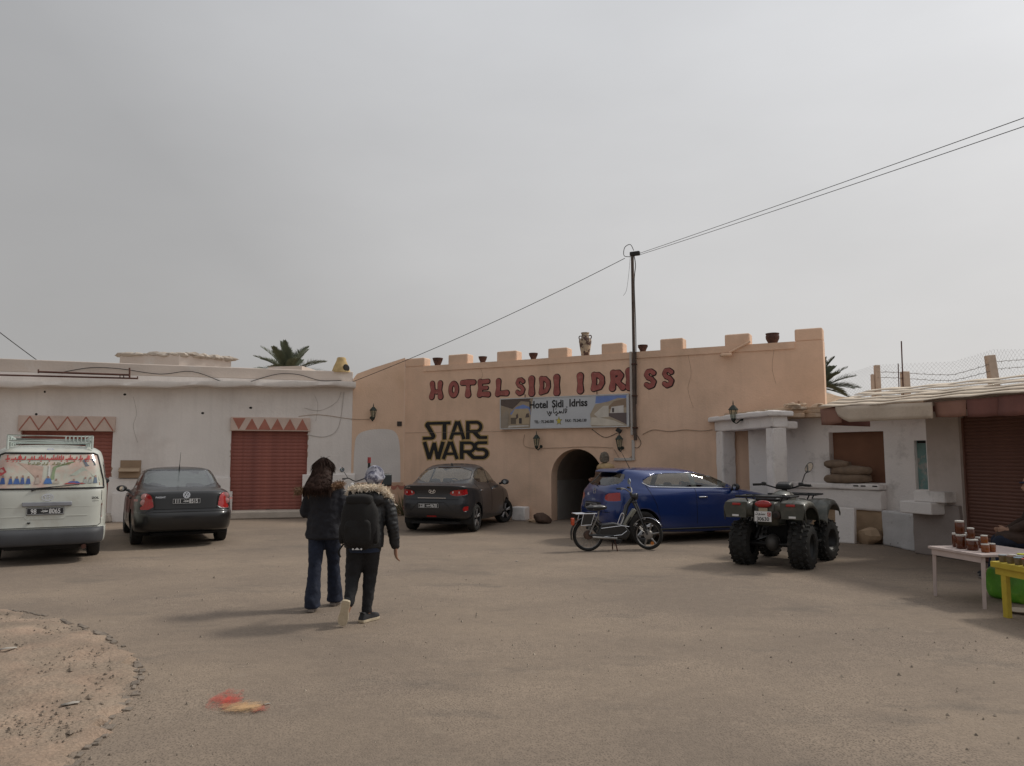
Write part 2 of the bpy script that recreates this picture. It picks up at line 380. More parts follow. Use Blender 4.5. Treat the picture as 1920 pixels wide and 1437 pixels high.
# the yard undulates a little
P = []
for i in range(61):
    y = -4 + 30 * i / 60
    P.append([(x := -26 + 52 * j / 80, y, 0.012 * math.sin(x * .6 + y * .3) * math.sin(y * .45)) for j in range(81)])
struct(MB().grid(P).build('asphalt_yard', asph))
# bare earth inside the curved asphalt edge
M_dirt = mat('stony_earth', (.262, .200, .148), .96, var=.25, vs=2.0, bump=1.0, bs=26, col2=(.33, .232, .168), c2s=2.2, c2=(.42, .68), fine=.25, fs=70, bd=8)
edge = chaikin([(-380, 1138), (0, 1143), (60, 1149), (130, 1168), (196, 1193), (243, 1224), (262, 1258), (254, 1296), (225, 1342), (180, 1390), (120, 1450), (20, 1560)], 3, False)
epts = [G(*p) for p in edge]
apex = Vector((-5.2, 3.9, 0))
rows = []
for k, e_ in enumerate(epts):
    row = []
    for j in range(46):
        f_ = j / 45; p = e_.lerp(apex, f_ * .98)
        wob = (.05 * math.sin(k * 1.7) + .04 * math.sin(k * .63 + 2) + random.uniform(-.025, .025)) * max(0, 1 - j * .25)
        p = p + (apex - e_).normalized() * wob
        hgt = .016 + .03 * min(1, f_ * 6) + .022 * math.sin(p.x * 5 + p.y * 2.1) * math.sin(p.y * 4.3 - p.x) + random.uniform(-.010, .012)
        row.append((p.x, p.y, hgt if j else -.01))
    rows.append(row)
struct(MB().grid(rows).build('dirt_patch', M_dirt))
mb = MB(); rs = random.Random(3)
for _ in range(4200):                                     # gravel and crumbs of tar
    k = rs.randrange(len(epts)); f_ = rs.random() ** 1.5 * .95; p = epts[k].lerp(apex, f_) + Vector((rs.gauss(-.06, .10), rs.gauss(-.04, .10), 0))
    q = rs.uniform(.004, .013) * (2 if rs.random() < .06 else 1); z = .05 if f_ > .05 else .012
    v = [(p.x + q * rs.uniform(.6, 1.4) * a, p.y + q * rs.uniform(.6, 1.4) * b, z - .012 + q * rs.uniform(.4, 1) * c_) for a, b, c_ in ((-1, -.4, 0), (.7, -1, 0), (1, .6, 0), (-.4, 1, 0), (0, 0, 1.2))]
    mb.add(v, [(0, 1, 4), (1, 2, 4), (2, 3, 4), (3, 0, 4)])
mb.build('gravel', mat('gravel', (.19, .15, .115), .95, var=.6, vs=9), smooth=False, kind='stuff')
mb = MB()
for i in range(len(epts) - 1):                            # broken lip of the tar
    if rs.random() < .8:
        p = epts[i]; d = epts[i + 1] - p
        if d.length > .5 or d.length < .01: continue
        mb.box(p + Vector((rs.uniform(-.03, .03), rs.uniform(-.03, .03), .004)), (d.length * rs.uniform(.4, 1.6), rs.uniform(.02, .07), .016), Matrix.Rotation(math.atan2(d.y, d.x), 3, 'Z') @ Matrix.Rotation(rs.uniform(-.2, .2), 3, 'X'))
struct(mb.build('asphalt_edge', mat('tar_edge', (.20, .163, .13), .95, var=.3, vs=8, bump=.8, bs=30), bev=.012))
# paint powder spilt on the ground
def splat(name, mname, cpx, col, rx, ry, rot, z, seed, lo):
    c0 = G(*cpx); m_ = bpy.data.materials.new(mname); m_.use_nodes = True; T = m_.node_tree; bs = T.nodes['Principled BSDF']; bs.inputs['Base Color'].default_value = (*col, 1); bs.inputs['Roughness'].default_value = .9
    tc_ = T.nodes.new('ShaderNodeTexCoord'); ln = T.nodes.new('ShaderNodeVectorMath'); ln.operation = 'LENGTH'; T.links.new(tc_.outputs['Object'], ln.inputs[0])
    n1 = T.nodes.new('ShaderNodeTexNoise'); n1.inputs['Scale'].default_value = 3.2; n1.inputs['Detail'].default_value = 9; n1.inputs['Roughness'].default_value = .72; n1.noise_dimensions = '4D'; n1.inputs['W'].default_value = seed; T.links.new(tc_.outputs['Object'], n1.inputs['Vector'])
    sb = T.nodes.new('ShaderNodeMath'); sb.operation = 'MULTIPLY_ADD'; sb.inputs[1].default_value = -.48; T.links.new(ln.outputs['Value'], sb.inputs[0]); T.links.new(n1.outputs[0], sb.inputs[2])
    mr_ = T.nodes.new('ShaderNodeMapRange'); mr_.inputs[1].default_value = lo; mr_.inputs[2].default_value = lo + .30; mr_.inputs[4].default_value = .9; T.links.new(sb.outputs[0], mr_.inputs[0]); T.links.new(mr_.outputs[0], bs.inputs['Alpha'])
    o = MB().add([(math.cos(i * .2618), math.sin(i * .2618), 0) for i in range(24)], [tuple(range(24))]).build(name, m_, smooth=False, loc=(c0.x, c0.y, z)); o.scale = (rx, ry, 1); o.rotation_euler = (0, 0, rot); return o
tag(splat('paint_splash', 'red_powder', (428, 1318), (.50, .06, .04), .24, .46, .35, .018, 3.1, .25), 'splash of bright red paint on the asphalt in the left foreground', 'paint')
tag(splat('paint_splash', 'red_powder_trail', (488, 1334), (.45, .09, .06), .16, .16, .2, .0195, 8.4, .28), 'faint reddish paint trail right of the orange spill', 'paint')
tag(splat('paint_splash', 'orange_powder', (456, 1331), (.52, .32, .16), .19, .15, .2, .021, 5.7, .10), 'small orange tan paint spill beside the red splash', 'paint')
for i, (px, py, s_) in enumerate([(135, 1333, .05), (12, 1228, .06), (500, 1323, .02), (969, 1054, .03)]):
    p = G(px, py); a = rs.uniform(0, 3)
    n_ = 9; ou = [(s_ * (1.2 + rs.uniform(-.5, .4)) * math.cos(q * 6.283 / n_), s_ * .5 * (1 + rs.uniform(-.4, .5)) * math.sin(q * 6.283 / n_)) for q in range(n_)]; mb_ = MB().add([(0, 0, s_ * .25)] + [(x, y, rs.uniform(0, s_ * .15)) for x, y in ou], [(0, 1 + q, 1 + (q + 1) % n_) for q in range(n_)])
    o = mb_.build('litter_scrap', mat('pale_scrap', (.36, .33, .29), .9, var=.3, vs=20), solid=.004, loc=(p.x, p.y, .045 if px < 200 else .008)); o.rotation_euler = (0, 0, a)
    tag(o, ['pale flat stone chip lying on the bare earth', 'crumpled white scrap at the left edge of the earth', 'tiny dark chip beside the orange paint spill', 'small white scrap on the asphalt left of the moped'][i], 'litter')

mb = MB(); rs = random.Random(21)                           # loose grit and pebbles over the yard
for _ in range(1100):
    y = 2.2 + 17 * rs.random() ** 1.6; x = rs.uniform(-.72, .72) * y; q = rs.uniform(.003, .010) * (1.8 if rs.random() < .05 else 1)
    v = [(x + q * rs.uniform(.6, 1.4) * a, y + q * rs.uniform(.6, 1.4) * b, .008 + q * c_) for a, b, c_ in ((-1, -.4, -.6), (.7, -1, -.6), (1, .6, -.6), (-.4, 1, -.6), (0, 0, .8))]
    mb.add(v, [(0, 1, 4), (1, 2, 4), (2, 3, 4), (3, 0, 4)])
mb.build('gravel', mat('yard_grit', (.30, .25, .20), .95, var=.7, vs=5), smooth=False, kind='stuff')

# ================================================================ hotel wall
HA = math.atan2(-4.7, 8.91)
h0 = Frame(-2.46, 22.0, HA); s758 = h0.loc(758, 800)[0]; cw = h0.w(s758, 0, 0)
HF = Frame(cw.x, cw.y, HA); LA = R(17.2); LF = Frame(cw.x, cw.y, LA)
hs_ = lambda px, py: HF.loc(px, py)
hotel = thing('hotel_building', 'ochre plastered hotel front with battlements and dark arched doorway', 'building', cw, HA)
top = [hs_(795, 687), hs_(1000, 674), hs_(1200, 660), hs_(1490, 641)]
send = hs_(1545, 700)[0]; zt = [p[1] for p in top]; ZC = sum(zt) / 4
a0 = hs_(1034, 985)[0]; a1 = hs_(1131, 985)[0]; zc = hs_(1086, 842)[1]; am = (a0 + a1) / 2; ar = (a1 - a0) / 2
archp = [(a0, 0)] + [(am - ar * math.cos(R(q)), zc - ar + ar * math.sin(R(q))) for q in range(0, 181, 10)] + [(a1, 0)]
zl = LF.loc(757, 671)[1]; sl1 = hs_(795, 670)[0]
outl = [(0, 0)] + archp + [(send, 0), (send, top[3][1]), top[2], top[1], top[0], (sl1, top[0][1]), (0, top[0][1])]
MB().prism(outl, 0, .38).build('wall', M_tan, hotel, smooth=False)
MB().bb(0.0, a0 - .35, .38, 7, 0, ZC - .45).bb(a1 + .35, send - 3.3, .38, 7, 0, ZC - .45).bb(a0 - .35, a1 + .35, .38, 7, zc + .3, ZC - .45).build('rear_masonry', M_tan, hotel, smooth=False)
# the vaulted passage
tw = []
for yy in (.37, .8, 1.5, 2.5, 3.8, 5.5):
    tw.append([(x, yy, z if z > 0 else -.02) for x, z in archp])
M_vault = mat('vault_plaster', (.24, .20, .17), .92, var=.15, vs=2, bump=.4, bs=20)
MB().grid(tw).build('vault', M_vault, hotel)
zg = hs_(1050, 902)[1]
MB().bb(a0 - .004, a0 + .012, .40, 4.5, 0, zg).build('dado', mat('grey_dado', (.30, .285, .27), .9, var=.12, vs=3), hotel, smooth=False)
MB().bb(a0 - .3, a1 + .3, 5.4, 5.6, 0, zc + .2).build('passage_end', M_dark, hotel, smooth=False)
# battlements
def merlon(x0, x1, zb, z1, nm='merlon', d=.36):
    return MB().bb(x0, x1, .005, d, zb - .003, z1 + random.uniform(-.02, .02)).build(nm, M_tan, hotel, bev=.035, seg=3)
merlon(-.02, sl1, top[0][1], hs_(780, 671)[1])
for px0, px1, py in ((840, 876, 665), (931, 968, 657.5), (1027, 1063, 651), (1127, 1167, 644), (1237, 1280, 635.5), (1358, 1405, 625.5)):
    x0, x1 = hs_(px0, py)[0], hs_(px1, py)[0]; zb = np.interp((x0 + x1) / 2, [p[0] for p in top], zt)
    merlon(x0, x1, zb - .05, hs_((px0 + px1) / 2, py)[1])
merlon(hs_(1490, 640)[0], send, zt[3], hs_(1520, 617)[1])
mb = MB()                                                  # the raised coping band under the battlements
for i in range(3):
    (xa, za), (xb, zb) = top[i], top[i + 1]
    mb.prism([(xa, za - .16), (xb, zb - .16), (xb, zb + .004), (xa, za + .004)], -.025, .02)
mb.build('coping', M_tan, hotel, smooth=False)
# seams and small cables on the plaster
def wallcable(fr, parent, pix, r, m, off=-.012, name='cable'):
    pts = [(*[fr.loc(*p)[0]], off, fr.loc(*p)[1]) for p in pix]
    return MB().tube(crom(pts, 5), r, 6).build(name, m, parent)
wallcable(HF, hotel, [(760, 812), (860, 810.5), (960, 809)], .006, M_pwire, -.003, 'plaster_seam')
wallcable(HF, hotel, [(984, 815), (986, 838), (1040, 840), (1100, 838), (1150, 840)], .007, M_pwire)
wallcable(HF, hotel, [(1110, 805), (1128, 818), (1140, 820), (1158, 812)], .007, M_wire)
wallcable(HF, hotel, [(1152, 843), (1165, 862), (1182, 858), (1190, 848)], .007, M_pwire)
wallcable(HF, hotel, [(1205, 815), (1225, 806), (1255, 809), (1285, 806), (1315, 808), (1336, 806)], .010, M_pwire)
wallcable(HF, hotel, [(1192, 812), (1202, 830), (1196, 840), (1188, 838)], .006, M_wire)
# painted lettering ------------------------------------------------
M_let = mat('faded_red_letter', (.33, .105, .092), .9, var=.25, vs=6, col2=(.42, .20, .16), c2s=9, c2=(.55, .72)); M_out = mat('letter_outline_black', (.03, .015, .014), .85, var=0)
LT = {'H': [([(.12, 1), (.2, .5), (.08, .02)], [.14, .11, .15]), ([(.82, 1), (.78, .5), (.86, 0)], [.14, .11, .15]), ([(.2, .45), (.5, .36), (.78, .45)], .10)],
      'O': [([(.5 + .34 * math.cos(q / 16 * 6.2832), .5 + .46 * math.sin(q / 16 * 6.2832)) for q in range(17)], .125)],
      'T': [([(.05, .96), (.5, .98), (.95, .96)], [.11, .12, .11]), ([(.52, .95), (.5, .5), (.5, .05)], [.1, .1, .15])],
      'E': [([(.18, 1), (.22, .5), (.15, .02)], [.13, .11, .15]), ([(.2, .98), (.85, 1.0)], [.1, .11]), ([(.2, .5), (.75, .5)], .09), ([(.2, .05), (.88, .0)], [.1, .13])],
      'L': [([(.25, 1), (.25, .5), (.18, .02)], [.14, .11, .14]), ([(.2, .05), (.95, .06)], [.1, .14])],
      'S': [([(.82, .86), (.6, 1.0), (.3, .98), (.16, .78), (.32, .58), (.62, .48), (.82, .28), (.7, .06), (.4, -.02), (.14, .12)], [.13, .12, .12, .12, .12, .12, .13, .13, .13, .12])],
      'I': [([(.5, 1), (.5, .5), (.5, 0)], [.19, .14, .19])],
      'D': [([(.2, 1), (.24, .5), (.16, 0)], [.13, .11, .13]), ([(.2, .98), (.55, .98), (.82, .75), (.84, .4), (.65, .1), (.2, .0)], .12)],
      'R': [([(.2, 1), (.22, .5), (.14, 0)], [.13, .11, .15]), ([(.2, .98), (.6, 1.0), (.78, .8), (.62, .56), (.26, .46)], .115), ([(.45, .5), (.7, .2), (.88, .02)], [.1, .11, .14])]}
spots = [('H', 805, 832, 717, 748), ('O', 839, 862, 715, 747), ('T', 862, 893, 714, 745), ('E', 893, 921, 713, 744), ('L', 926, 954, 712, 743), ('S', 965, 986, 709, 742), ('I', 990, 1003, 708, 741), ('D', 1008, 1034, 707, 740), ('I', 1037, 1050, 705, 740), ('I', 1082, 1093, 702, 736), ('D', 1105, 1136, 700, 733), ('R', 1140, 1174, 696, 732), ('I', 1172, 1186, 693, 730), ('S', 1205, 1232, 693, 729), ('S', 1239, 1265, 691, 727)]
for ch, p0, p1, y0, y1 in spots:
    sa, z1 = hs_(p0, y0); sb, _ = hs_(p1, y0); _, z0 = hs_(p0, y1); zr = hs_(p1, y1)[1]
    w_, hgt = sb - sa, z1 - z0; pad = .11
    st = [([(pad * w_ + x * w_ * (1 - 2 * pad), pad * hgt + y * hgt * (1 - 2 * pad)) for x, y in pts], ([q * (w_ if ch != 'I' else .42) * 1.13 for q in r] if isinstance(r, list) else r * w_ * 1.13)) for pts, r in LT[ch]]
    q = flat('letter', stroke_vf(st, .014), M_let, hotel, (sa, -.006, z0), (1, 0, 0), (0, 0, 1))
    st2 = [([(x + .012, y - .006) for x, y in pts], ([q_ + .022 for q_ in r] if isinstance(r, list) else r + .022)) for pts, r in st]
    flat('letter_outline', stroke_vf(st2, .014), M_out, hotel, (sa, -.003, z0), (1, 0, 0), (0, 0, 1))
# two-line black lettering with a yellow rim (bars with square ends)
def bars(segs):
    def fn(X, Y):
        d = np.full(X.shape, 9.0)
        for (ax, ay), (bx, by), r in segs:
            L_ = math.hypot(bx - ax, by - ay); ux, uy = (bx - ax) / L_, (by - ay) / L_
            u = (X - ax) * ux + (Y - ay) * uy; v = np.abs(-(X - ax) * uy + (Y - ay) * ux)
            d = np.minimum(d, np.maximum(np.maximum(-u, u - L_), v - r))
        return d
    return fn
def ringfn(cx, cy, rx, ry, th, half=None):
    def fn(X, Y):
        q = np.hypot((X - cx) / rx, (Y - cy) / ry) - 1; d = np.abs(q) * min(rx, ry) - th
        if half == 'r': d = np.maximum(d, cx - X)
        if half == 'l': d = np.maximum(d, X - cx)
        return d
    return fn
def union(*fs): return lambda X, Y: np.minimum.reduce([f(X, Y) for f in fs])
k = .075                                                    # stroke half width, letters one unit high
l1 = union(bars([((0, .08), (.52, .08), .08), ((.24, .92), (1.5, .92), .08), ((1.18, .9), (1.18, 0), .10),
                 ((1.52, 0), (1.84, 1), .09), ((2.22, 0), (1.92, 1), .09), ((1.7, .32), (2.1, .32), .07), ((1.8, .95), (1.98, .95), .05),
                 ((2.42, 0), (2.42, 1), .10), ((2.42, .92), (2.85, .92), .08), ((2.5, .42), (2.85, .42), .08), ((2.72, .42), (3.02, .08), .10), ((2.98, .08), (3.42, .08), .08)]),
           ringfn(2.84, .67, .25, .25, .08, 'r'), bars([((.22, .86), (.60, .18), .11)]), ringfn(.5, .2, .12, .12, .07, 'r'), ringfn(.32, .82, .12, .12, .08, 'l'))
l2 = union(bars([((0.08, 1), (.36, 0), .10), ((.36, 0), (.62, .95), .09), ((.62, .95), (.82, 0), .09), ((.84, 0), (1.1, 1), .10),
                 ((1.12, 0), (1.46, 1), .09), ((1.86, 0), (1.54, 1), .09), ((1.3, .3), (1.72, .3), .07), ((1.42, .95), (1.6, .95), .05),
                 ((2.10, 0), (2.10, 1), .10), ((2.10, .92), (2.5, .92), .08), ((2.2, .42), (2.5, .42), .08), ((2.4, .42), (2.72, .08), .10), ((2.68, .08), (3.15, .08), .09),
                 ((3.0, .92), (3.42, .92), .08), ((2.98, .54), (3.2, .54), .08)]),
           ringfn(2.5, .67, .25, .25, .08, 'r'), ringfn(3.16, .31, .24, .23, .09, 'r'), ringfn(3.0, .73, .2, .19, .085, 'l'))
M_yel = mat('dull_yellow_rim', (.42, .29, .12), .85, var=.15)
for fnn, pa, pb in ((l1, (793, 825), (914, 792)), (l2, (793, 861), (914, 829))):
    sa, z0 = hs_(*pa); sb, z1 = hs_(*pb); z1 = hs_(pa[0], pb[1])[1]; kx = (sb - sa) / 3.42; kz = z1 - z0
    vf = field_mesh(fnn, -.3, 3.8, -.3, 1.3, .03); v1 = ([(x * kx, y * kz) for x, y in vf[0]], vf[1])
    vf = field_mesh(lambda X, Y: fnn(X, Y) - .055, -.3, 3.8, -.3, 1.3, .03); v2 = ([(x * kx, y * kz) for x, y in vf[0]], vf[1])
    flat('painted_word', v1, M_black, hotel, (sa, -.008, z0), (1, 0, 0), (0, 0, 1))
    flat('word_rim', v2, M_yel, hotel, (sa, -.004, z0), (1, 0, 0), (0, 0, 1))

# ================================================================ hotel sign board
sa, zb_ = hs_(942, 804); sb, z_ = hs_(1180, 800); zt_ = hs_(942, 750)[1]; SW = sb - sa; SH = zt_ - zb_
sign = thing('sign_board', 'long white printed hotel sign with courtyard pictures at both ends, above the arch', 'sign', HF.w(sa, -.09, zb_), HA)
sp_ = lambda u, v: (u * SW, v * SH)
MB().bb(0, SW, 0, .07, 0, SH).build('panel', mat('sign_white', (.52, .54, .57), .5, var=.08, vs=2, bump=.05), sign, bev=.004)
MB().bb(-.02, SW + .02, -.012, .075, -.025, -.001).bb(-.02, SW + .02, -.012, .075, SH + .001, SH + .025).bb(-.025, -.001, -.012, .075, -.02, SH + .02).bb(SW + .001, SW + .025, -.012, .075, -.02, SH + .02).build('frame', mat('sign_frame', (.55, .55, .55), .5, metal=.3, var=.1), sign, smooth=False)
def pic(pts, col, y, name='picture'): return flat(name, poly_vf([sp_(*p) for p in pts]), mat('ink_%02x%02x%02x' % tuple(int(c_ * 255) for c_ in col), col, .5, var=.12, vs=6), sign, (0, y, 0), (1, 0, 0), (0, 0, 1))
tanp, shd, blu = (.30, .23, .16), (.10, .07, .06), (.16, .24, .52)
pic([(0, 0), (.245, 0), (.25, .4), (.27, 1), (0, 1)], (.33, .26, .19), -.003)
pic([(.0, .80), (.10, .66), (.17, .92), (.24, .88), (.25, 1), (0, 1)], shd, -.005)
pic([(.08, .5), (.13, .72), (.19, .80), (.245, .7), (.25, .45), (.09, .45)], blu, -.006)
pic([(.085, .42), (.12, .66), (.23, .66), (.245, .55), (.24, .12), (.08, .12)], (.42, .33, .22), -.008)
pic([(.085, .14), (.085, .36), (.13, .36), (.13, .14)], (.13, .10, .07), -.010)
pic([(.155, .15), (.155, .34), (.178, .34), (.178, .15)], (.05, .04, .04), -.011)
pic([(.13, .45), (.145, .5), (.15, .36), (.13, .30)], shd, -.0105)
pic([(.207, .35), (.215, .48), (.235, .5), (.24, .36)], shd, -.0105)
pic([(.0, .0), (.06, .0), (.07, .5), (.05, .62), (0, .4)], (.30, .25, .20), -.012)
pic([(.06, .02), (.235, .05), (.235, .10), (.07, .09)], (.55, .52, .48), -.012)
pic([(.76, .75), (.99, .76), (.99, .98), (.765, .98)], blu, -.003)
pic([(.73, .0), (.99, 0), (.99, .88), (.93, .90), (.86, .80), (.76, .72), (.72, .4)], (.40, .33, .25), -.005)
pic([(.84, .55), (.9, .8), (.99, .88), (.99, .6), (.93, .55)], (.27, .19, .13), -.007)
pic([(.82, .42), (.99, .05), (.99, .42)], (.12, .09, .09), -.008)
pic([(.75, .4), (.82, .66), (.86, .66), (.86, .3), (.78, .28)], (.58, .54, .48), -.009)
pic([(.87, .42), (.97, .42), (.97, .66), (.88, .62)], (.60, .57, .54), -.009)
pic([(.885, .44), (.885, .58), (.90, .58), (.90, .44)], (.07, .05, .05), -.011)
pic([(.72, .05), (.84, .02), (.98, .02), (.9, .18), (.80, .28), (.73, .3)], (.60, .55, .47), -.010)
def sgn(txt, u, v, size, col, y=-.006, **k): return flat('lettering', text_vf(txt, size, **k), col, sign, (u * SW, y, v * SH), (1, 0, 0), (0, 0, 1))
BK = mat('sign_ink_black', (.012, .012, .014), .6, var=0)
sgn('Hotel', .315, .66, .27, BK, bold=.008, sx=.9); sgn('Sidi', .47, .67, .27, BK, bold=.008, sx=.9); sgn('Idriss', .63, .68, .27, BK, bold=.008, sx=.9)
sgn('TEL : 75.240.005', .36, .155, .10, BK, bold=.003, sx=.85); sgn('FAX : 75.240.130', .61, .17, .10, BK, bold=.003, sx=.85)
ar_ = [([(0, .06), (.03, 0), (.10, .0), (.12, .06), (.16, .0), (.20, .0), (.20, .05)], .010), ([(.05, -.03), (.12, -.07), (.16, -.02)], .010), ([(.30, .16), (.30, .02), (.36, .0)], .010), ([(.36, 0), (.44, .05), (.48, -.02), (.40, -.05), (.46, -.07)], .010), ([(.5, .0), (.56, .0), (.58, .06), (.62, 0), (.66, .05), (.7, 0), (.76, .0), (.78, .12)], .010), ([(.84, .12), (.84, .0), (.9, .03), (.92, .10), (.88, .12)], .010), ([(.40, .12), (.42, .13)], .012), ([(.90, .17), (.93, .17)], .012), ([(.30, .2), (.33, .21)], .008)]
flat('lettering', stroke_vf([([(x * .62, y * .9) for x, y in p], r) for p, r in ar_], .005), BK, sign, (.385 * SW, -.006, .47 * SH), (1, 0, 0), (0, 0, 1))
star = [(.085 * (1 if i % 2 == 0 else .42) * math.sin(i * math.pi / 5), .105 * (1 if i % 2 == 0 else .42) * math.cos(i * math.pi / 5)) for i in range(10)]
flat('star', poly_vf([(x * 1.18, y * 1.18) for x, y in star]), BK, sign, (.478 * SW, -.006, .21 * SH), (1, 0, 0), (0, 0, 1))
flat('star', poly_vf(star), mat('star_yellow', (.55, .47, .08), .6, var=.05), sign, (.478 * SW, -.009, .21 * SH), (1, 0, 0), (0, 0, 1))
for u_ in (.2, .77): MB().cyl((u_ * SW, .03, SH), (u_ * SW, .03, SH + .12), .012).build('hanger', M_rust, sign)

# ================================================================ white shop building on the left
ls = lambda px, py: LF.loc(px, py)
left = thing('shop_building', 'long low whitewashed shop building with red roller shutters and roof ledge', 'building', cw, LA)
sL = ls(0, 800)[0] - 3.5; sR = ls(660, 800)[0]
zled = ls(640, 722)[1]; ztop = ls(400, 690)[1]
d1 = (ls(38, 830)[0], ls(211, 830)[0]); d2 = (ls(433, 830)[0], ls(577, 830)[0]); zl1 = ls(120, 806)[1]; zl2 = ls(505, 806)[1]; zth = max(ls(520, 956)[1], .08)
outl = [(sL, 0), (d1[0], 0), (d1[0], zl1), (d1[1], zl1), (d1[1], 0), (d2[0], 0), (d2[0], zl2), (d2[1], zl2), (d2[1], 0), (sR, 0), (sR, zled + .1), (sL, zled + .1)]
MB().prism(outl, 0, .3).build('wall', M_white, left, smooth=False)
MB().prism([(sL, zled + .1), (sR, zled + .1), (sR, ls(655, 697)[1]), (ls(330, 685)[0], ls(330, 685)[1]), (sL, ls(0, 672)[1] + .02)], .004, .3).build('parapet', M_parap, left, bev=.02)
MB().bb(sL, sR, .3, 6.5, 0, zled + .05).build('roof_block', M_white, left, smooth=False)
# uneven roof ledge
mb = MB(); N_ = 60; Pf = []
for i in range(N_ + 1):
    x = sL + (sR + .05 - sL) * i / N_; z = np.interp(x, [sL, ls(0, 722)[0], sR], [ls(0, 722)[1], ls(0, 722)[1], zled]) + .012 * math.sin(x * 2.1) + .01 * math.sin(x * 5.3)
    t_ = .085 + .012 * math.sin(x * 3.7 + 1)
    Pf.append([(x, .01, z - t_), (x, -.36, z - t_ + .01), (x, -.385, z - t_ / 2), (x, -.37, z + t_ - .02), (x, .01, z + t_)])
mb.grid(Pf); mb.add([Pf[-1][i] for i in range(5)], [(0, 1, 2, 3, 4)])
mb.build('roof_ledge', M_white, left, ang=50)
# shutters of single slats
def shutter(parent, x0, x1, z0, z1, y, pitch, m, name='shutter', slope=0):
    root = bpy.data.objects.new(name, None); C.objects.link(root); root.parent = parent; root.location = (x0, y, z0)
    w_ = x1 - x0; prof = [(0, 0), (-.006, pitch * .15), (-.014, pitch * .5), (-.006, pitch * .88), (.004, pitch * .92), (.004, pitch)]
    mb = MB(); mb.grid([[(xx, a, b) for a, b in prof] for xx in (0, w_ * .25, w_ * .5, w_ * .75, w_)])
    first = None; n_ = int((z1 - z0) / pitch)
    for i in range(n_ + 1):
        if first is None: first = mb.build('slat', m, root, ang=30); o = first
        else: o = first.copy(); C.objects.link(o)
        o.parent = root; o.location = (0, random.uniform(-.002, .002), i * pitch); o.rotation_euler = (0, random.uniform(-.001, .001), 0)
    for xx in (-.012, w_ + .012): MB().bb(xx - .018, xx + .018, -.045, .02, -.03, z1 - z0).build('guide_rail', m, root, bev=.004)
    MB().bb(.008, w_ - .008, -.032, .012, -.035, -.002).build('bottom_bar', m, root, bev=.004); MB().bb(w_ * .5 - .05, w_ * .5 + .05, -.05, -.033, -.03, .02).build('lock', M_rust, root, bev=.004)
    return root
for (da, db), zz in ((d1, zl1), (d2, zl2)):
    shutter(left, da + .02, db - .02, zth, zz - .02, .14, .098, M_shut)
    MB().bb(da + .001, db - .001, .2, .29, 0, zz - .001).build('door_backing', M_dark, left, smooth=False)
    MB().prism([(da - .05, 0), (db + .15, 0), (db + .1, zth), (da - .02, zth)], -.5, .18).build('threshold', M_conc, left, bev=.04, disp=(.03, .2))
# plinth between the doors
def plinth(x0, x1, z1, d):
    mb = MB(); n_ = max(2, int((x1 - x0) / .25)); P_ = []
    for i in range(n_ + 1):
        x = x0 + (x1 - x0) * i / n_; w = .012 * math.sin(x * 7) + .01 * math.sin(x * 3.1)
        P_.append([(x, .0, z1 + .02 + w), (x, -d + w, z1 - .01), (x, -d - .01 + w, z1 - .06), (x, -d - .02, z1 * .5), (x, -d - .05 + w, 0)])
    mb.grid(P_); mb.add(P_[0] + [(x0, 0, 0)], [(0, 1, 2, 3, 4, 5)]); mb.add(P_[-1] + [(x1, 0, 0)], [(5, 4, 3, 2, 1, 0)])
    return mb.build('plinth', M_white, left, ang=35)
zp = ls(220, 897)[1]
plinth(d1[1] - .03, d2[0] + .02, zp, .13); plinth(d1[1] + .1, d2[0] + .09, zp * .66, .24); plinth(d2[1] - .12, sR + .1, ls(620, 890)[1], .10); plinth(sL, d1[0], zp, .13)
# lintels with painted triangles
def lintel(p0, p1, ytop, ybot, tris):
    x0, z1 = ls(p0, ytop); x1 = ls(p1, ytop)[0]; z0 = ls(p0, ybot)[1]
    o = MB().bb(x0, x1, -.08, .02, z0, z1).build('lintel', M_beige, left, bev=.015)
    n_ = len(tris); w_ = (x1 - x0 - .1) / n_; h_ = z1 - z0 - .06
    for i, k_ in enumerate(tris):
        xa = x0 + .05 + i * w_
        if k_ == 'v': pts = [(xa, z1 - .03), (xa + w_ / 2, z0 + .03), (xa + w_, z1 - .03)]
        elif k_ == '^': pts = [(xa, z0 + .03), (xa + w_, z0 + .03), (xa + w_ / 2, z1 - .03)]
        else:
            flat('painted_zigzag', stroke_vf([([(xa, z0 + .03), (xa + w_ / 2, z1 - .03), (xa + w_, z0 + .03)], .016)], .012), M_terra, o, (0, -.084, 0), (1, 0, 0), (0, 0, 1)); continue
        flat('painted_triangle', poly_vf(pts), M_terra, o, (0, -.084, 0), (1, 0, 0), (0, 0, 1))
lintel(36, 218, 779, 808, 'zzzzz'); lintel(433, 582, 782, 808, 'v^^^^^')
for px, py in ((84, 735), (234, 740), (68, 777), (380, 775), (470, 765)): 
    x, z = ls(px, py); MB().ball((x, -.002, z), (.045 * random.uniform(.5, 1), .012, .03), 8, 6).build('plaster_hole', M_dark, left)
rc = random.Random(17)
for (jx, zt_, sg) in ((d1[0], zl1, -1), (d1[1], zl1, 1), (d2[0], zl2, -1), (d2[1], zl2, 1)):      # knocked-off plaster along the door jambs
    for _ in range(9):
        z_ = rc.uniform(.25, zt_ - .1); r0 = rc.uniform(.015, .045); n_ = 8
        flat('plaster_chip', poly_vf([(jx + sg * abs(r0 * rc.uniform(.3, 1.0) * math.cos(q * 6.283 / n_ + .2)) if math.cos(q * 6.283 / n_ + .2) * sg > 0 else jx + sg * .001, z_ + r0 * rc.uniform(1.0, 2.4) * math.sin(q * 6.283 / n_ + .2)) for q in range(n_)]), mat('bare_earth_plaster', (.40, .28, .20), .95, var=.2), left, (0, -.003, 0), (1, 0, 0), (0, 0, 1))
